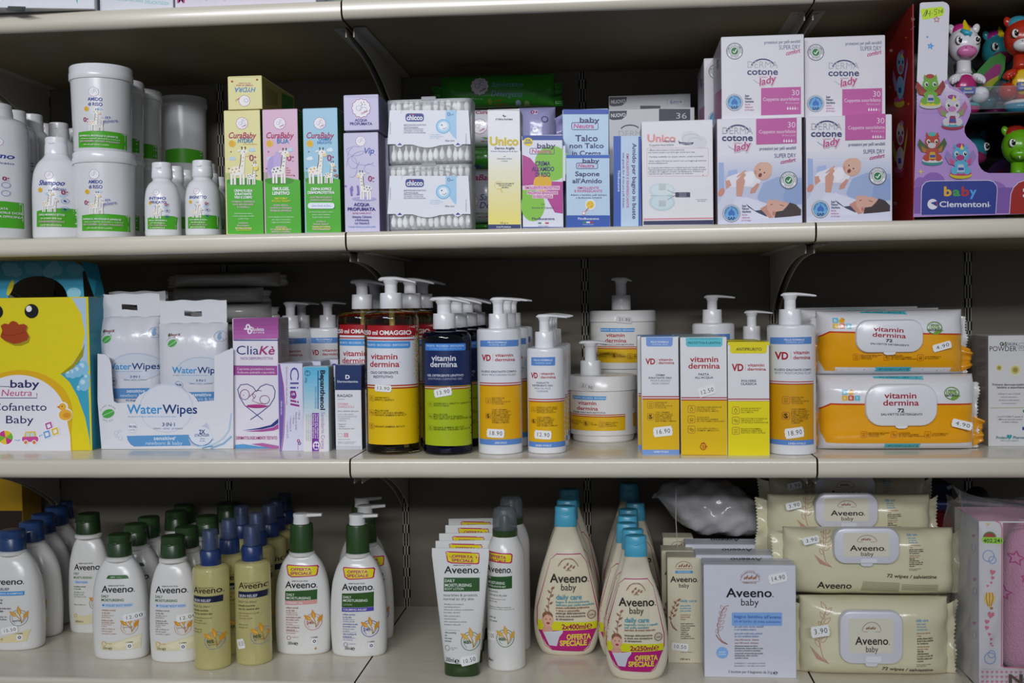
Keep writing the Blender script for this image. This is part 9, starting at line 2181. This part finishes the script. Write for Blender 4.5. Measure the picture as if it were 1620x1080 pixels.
# pink plush gift in a windowed carton, wrapped in clear film
frame('U'); Yg = .016; X0 = atY(1045, 700, Yg)[0]; X1 = X0 + .20; Xg = float(X0 + X1) / 2
root = empty('plush_gift_carton', (Xg, Yg, ZD), 'white carton with pink hearts and window showing pink plush, wrapped in clear film', 'gift box')
def gl(x, y):
  frame('U'); q = atY(x, y, Yg); return float(q[0]) - Xg, max(float(q[2]) - ZD, .0003)
W_ = .20; Hg = gl(1100, 268)[1]; Dg = .10
wx0, wz0 = gl(1165, 1003); _, wz1 = gl(1165, 275)
cardw = mat('dcd9dc', 'carton'); mb = MB()
mb.box(-W_ / 2, wx0, 0, .0015, .0003, Hg, cardw); mb.box(wx0, W_ / 2, 0, .0015, .0003, wz0, cardw); mb.box(W_ / 2 - .02, W_ / 2, 0, .0015, wz0, Hg, cardw); mb.box(wx0, W_ / 2 - .02, 0, .0015, wz1, Hg, cardw)
mb.build('window_panel', root, smooth=False)
mb = MB(); mb.box(-W_ / 2, -W_ / 2 + .0015, .0016, Dg, .0003, Hg, cardw); mb.box(W_ / 2 - .0015, W_ / 2, .0016, Dg, .0003, Hg, cardw); mb.box(-W_ / 2, W_ / 2, Dg, Dg + .0015, .0003, Hg, mat('d8a8b8', 'carton')); mb.box(-W_ / 2, W_ / 2, .0016, Dg, .0003, .0018, cardw)
mb.build('carton_shell', root, smooth=False)
P = Print(root, 0)
P.line([(1158, 1000), (1160, 300), (1150, 276), (1130, 268)], 6, 'd8788c'); P.line([(1158, 985), (1170, 1002), (1400, 1008)], 6, 'd8788c')
P.poly([(1075, 278), (1105, 278), (1092, 292)], 'd8c08a'); P.ell(1098, 345, 28, 24, 'a8382c'); P.line(arc(1098, 352, 32, 30, 190, 350, 12), 6, '4a8a3a')
P.poly([(1056, 362), (1064, 346), (1160, 350), (1168, 366), (1158, 382), (1068, 378)], 'a0e02c'); P.t('402.241', 1066, 1160, 374, 18, '1f3020', 'b')
for a, b in ((1092, 442), (1112, 462), (1100, 956), (1108, 935)): P.ring(a, b, 28 if a in (1092, 1100) else 18, 28 if a in (1092, 1100) else 18, 5, '8fa8d4', 20)
for a, b, q in ((1112, 524, 18), (1113, 552, 12), (1106, 576, 9), (1088, 592, 8), (1104, 738, 22), (1084, 772, 15), (1084, 802, 14), (1096, 835, 11), (1106, 860, 10), (1104, 882, 8), (1112, 892, 6)): P.heart(a, b, q, 'd87a8c', .2)
P.ell(1097, 656, 27, 34, 'e8cf5f'); P.poly([(1076, 672), (1118, 672), (1104, 700), (1092, 700)], 'e8cf5f')
for d in (-14, 0, 14): P.line([(1097 + d, 626), (1097 + d * 1.2, 656), (1097 + d * .5, 694)], 5, 'c8783a')
P.rect(1100, 698, 1114, 710, 'a8783a')
for i in range(14):
  for j in range(4): P.heart(1062 + i * 24, 1024 + j * 24, 9, 'd88a9c')
P.t('Nani', 1192, 1380, 1082, 46, '5a4434', 'x'); P.line([(1045, 1008), (1500, 1012)], 1.5, 'c8c0c0')
P.done()
Q = Print(root, -W_ / 2, face='x', off=.0001)
for a, b in ((1018, 340), (1024, 560), (1022, 780)): Q.heart(a, b, 12, 'c8909c'); Q.ring(a, b + 60, 10, 20, 3, '9fb0c8', 14)
Q.done('side_print')
pk = mat('d99ab8', 'plush')
mb = MB(); mb.loft(smooth_prof([(.006, .055, .02, 2.6), (.03, .078, .034, 2.6), (.10, .08, .038, 2.6), (.15, .074, .034, 2.5), (Hg - .03, .066, .028, 2.4), (Hg - .006, .05, .018, 2.2)], 5), pk, 56, cx=.016, cy=.046)
pb = mb.build('plush_body', root, ang=180)
mb = MB(); mb.ell((-.006, .018, Hg - .018), (.022, .014, .010), pk, 24, 14, ('Y', -.7)); mb.build('plush_hand', root, ang=180)
frame('U')
ps = front_of([(q[0], q[1], q[2], q[3]) for q in smooth_prof([(.006, .055, .02, 2.6), (.03, .078, .034, 2.6), (.10, .08, .038, 2.6), (.15, .074, .034, 2.5), (Hg - .03, .066, .028, 2.4), (Hg - .006, .05, .018, 2.2)], 5)], .046)
sf_ = lambda x, z: ps(x - .016, z)
P = Print(root, .012, sf_, 'ink', off=.0006)
for a, b, q in ((1250, 465, 36), (1190, 642, 34), (1290, 560, 24)): P.star(a, b, q, 'c03f8a', 5, .5, -80, hollow=8)
P.done('embroidered_star')
# the clear film: loose bag with a gathered peak at the upper left
mb = MB(); fm = mat('c8ccd0', 'clear'); V = []; nx, nz = 26, 26
xL = gl(1015, 700)[0]; pkx, pkz = gl(935, 95)
for i in range(nz + 1):
  t = i / nz; z = .0004 + (Hg + .016) * t
  for j in range(nx + 1):
    s_ = j / nx; x = xL - .004 + (W_ / 2 + .012 - xL) * s_
    y = -.006 - .004 * math.sin(s_ * 31 + t * 9) * math.sin(t * 17) - .003 * rnd.random()
    if t > .82: y += (t - .82) * .10
    pull = max(0, (t - .55) / .45) ** 2 * max(0, 1 - s_ * 2.4) ** 1.5
    V.append((x + (pkx - x) * pull, y + .012 * pull, z + (pkz - z) * pull))
mb.add(V, [(i * (nx + 1) + j, i * (nx + 1) + j + 1, (i + 1) * (nx + 1) + j + 1, (i + 1) * (nx + 1) + j) for i in range(nz) for j in range(nx)], fm)
V = []
for i in range(nz + 1):
  t = i / nz; z = .0004 + (Hg + .016) * t
  for j in range(13):
    s_ = j / 12; y = -.006 + (Dg + .012) * s_
    x = xL - .004 - .003 * math.sin(t * math.pi) * (1 - s_) - .003 * math.sin(t * 23 + s_ * 8)
    pull = max(0, (t - .55) / .45) ** 2 * max(0, 1 - s_ * 1.6) ** 1.5
    V.append((x + (pkx - x) * pull, y, z + (pkz - z) * pull))
mb.add(V, [(i * 13 + j, (i + 1) * 13 + j, (i + 1) * 13 + j + 1, i * 13 + j + 1) for i in range(nz) for j in range(12)], fm)
V = []
for i in range(9):
  for j in range(nx + 1):
    s_ = j / nx; x = xL - .004 + (W_ / 2 + .012 - xL) * s_; V.append((x, .006 + (Dg) * i / 8, ZD * 0 + Hg + .016 - .004 * math.sin(s_ * 19 + i) - .006 * i / 8))
mb.add(V, [(i * (nx + 1) + j, i * (nx + 1) + j + 1, (i + 1) * (nx + 1) + j + 1, (i + 1) * (nx + 1) + j) for i in range(8) for j in range(nx)], fm)
mb.build('clear_film', root, ang=180, weld=False)
# things behind: navy carton, dark haired dolls, red carton
frame('U')
r = carton('game_carton', 'U', 780, 912, 82, 640, .26, ZD, .06, '1c2648', 'navy carton high behind the cream baby wipes packs', flap=False)
P = Print(r, 0); P.poly([(880, 96), (905, 84), (912, 100), (890, 110)], '8fb8ac'); P.rect(790, 170, 900, 190, '26346a'); P.ell(806, 178, 7, 7, 'c0c4d0'); P.t('Clementoni', 818, 890, 184, 10, 'b8bcd0', 'r'); P.done()
r = carton('game_carton', 'U', 826, 912, 224, 720, .215, ZD, .03, '7a1a1c', 'dark red carton under the navy one behind the wipes packs', flap=False)
def doll(cx, ytop, Y_, label):
  frame('U'); q = atY(cx, ytop, Y_); h = float(q[2]) - ZD; r = empty('doll', (float(q[0]), Y_, ZD), label, 'doll', 'dim dolls behind the film wrapped gift')
  u = scl(cx, ytop, Y_)
  mb = MB(); mb.loft(smooth_prof([(.0003, 70 * u, 50 * u, 2), (.04, 74 * u, 52 * u, 2), (h * .5, 60 * u, 42 * u, 2), (h - 130 * u, 34 * u, 30 * u, 2)], 4), mat('8f8f94', 'matte'), 28); mb.build('dress', r, ang=180)
  mb = MB(); mb.ell((0, 0, h - 80 * u), (46 * u, 44 * u, 52 * u), mat('8a6450', 'plastic'), 24, 14); hd = mb.build('head', r, ang=180)
  mb = MB(); mb.ell((0, 8 * u, h - 58 * u), (56 * u, 52 * u, 54 * u), mat('16110f', 'matte'), 24, 14); mb.build('hair', hd, ang=180)
  mb = MB()
  for s_ in (-1, 1): mb = MB(); mb.ell((s_ * 17 * u, -42 * u, h - 84 * u), (6 * u, 4 * u, 8 * u), mat('141012', 'plastic'), 10, 8); mb.build('eye', hd, ang=180)
  for s_ in (-1, 1): mb = MB(); mb.tube([(s_ * 40 * u, 0, h - 150 * u), (s_ * 72 * u, -10 * u, h - 230 * u), (s_ * 60 * u, -30 * u, h - 300 * u)], [16 * u, 15 * u, 12 * u], mat('8f8f94', 'matte'), 10); mb.build('arm', r, ang=180)
doll(1042, 142, .20, 'dark haired doll, nearer one behind the film wrapped gift'); doll(1038, 90, .30, 'dark haired doll, farther one near the back wall')
frame('U')
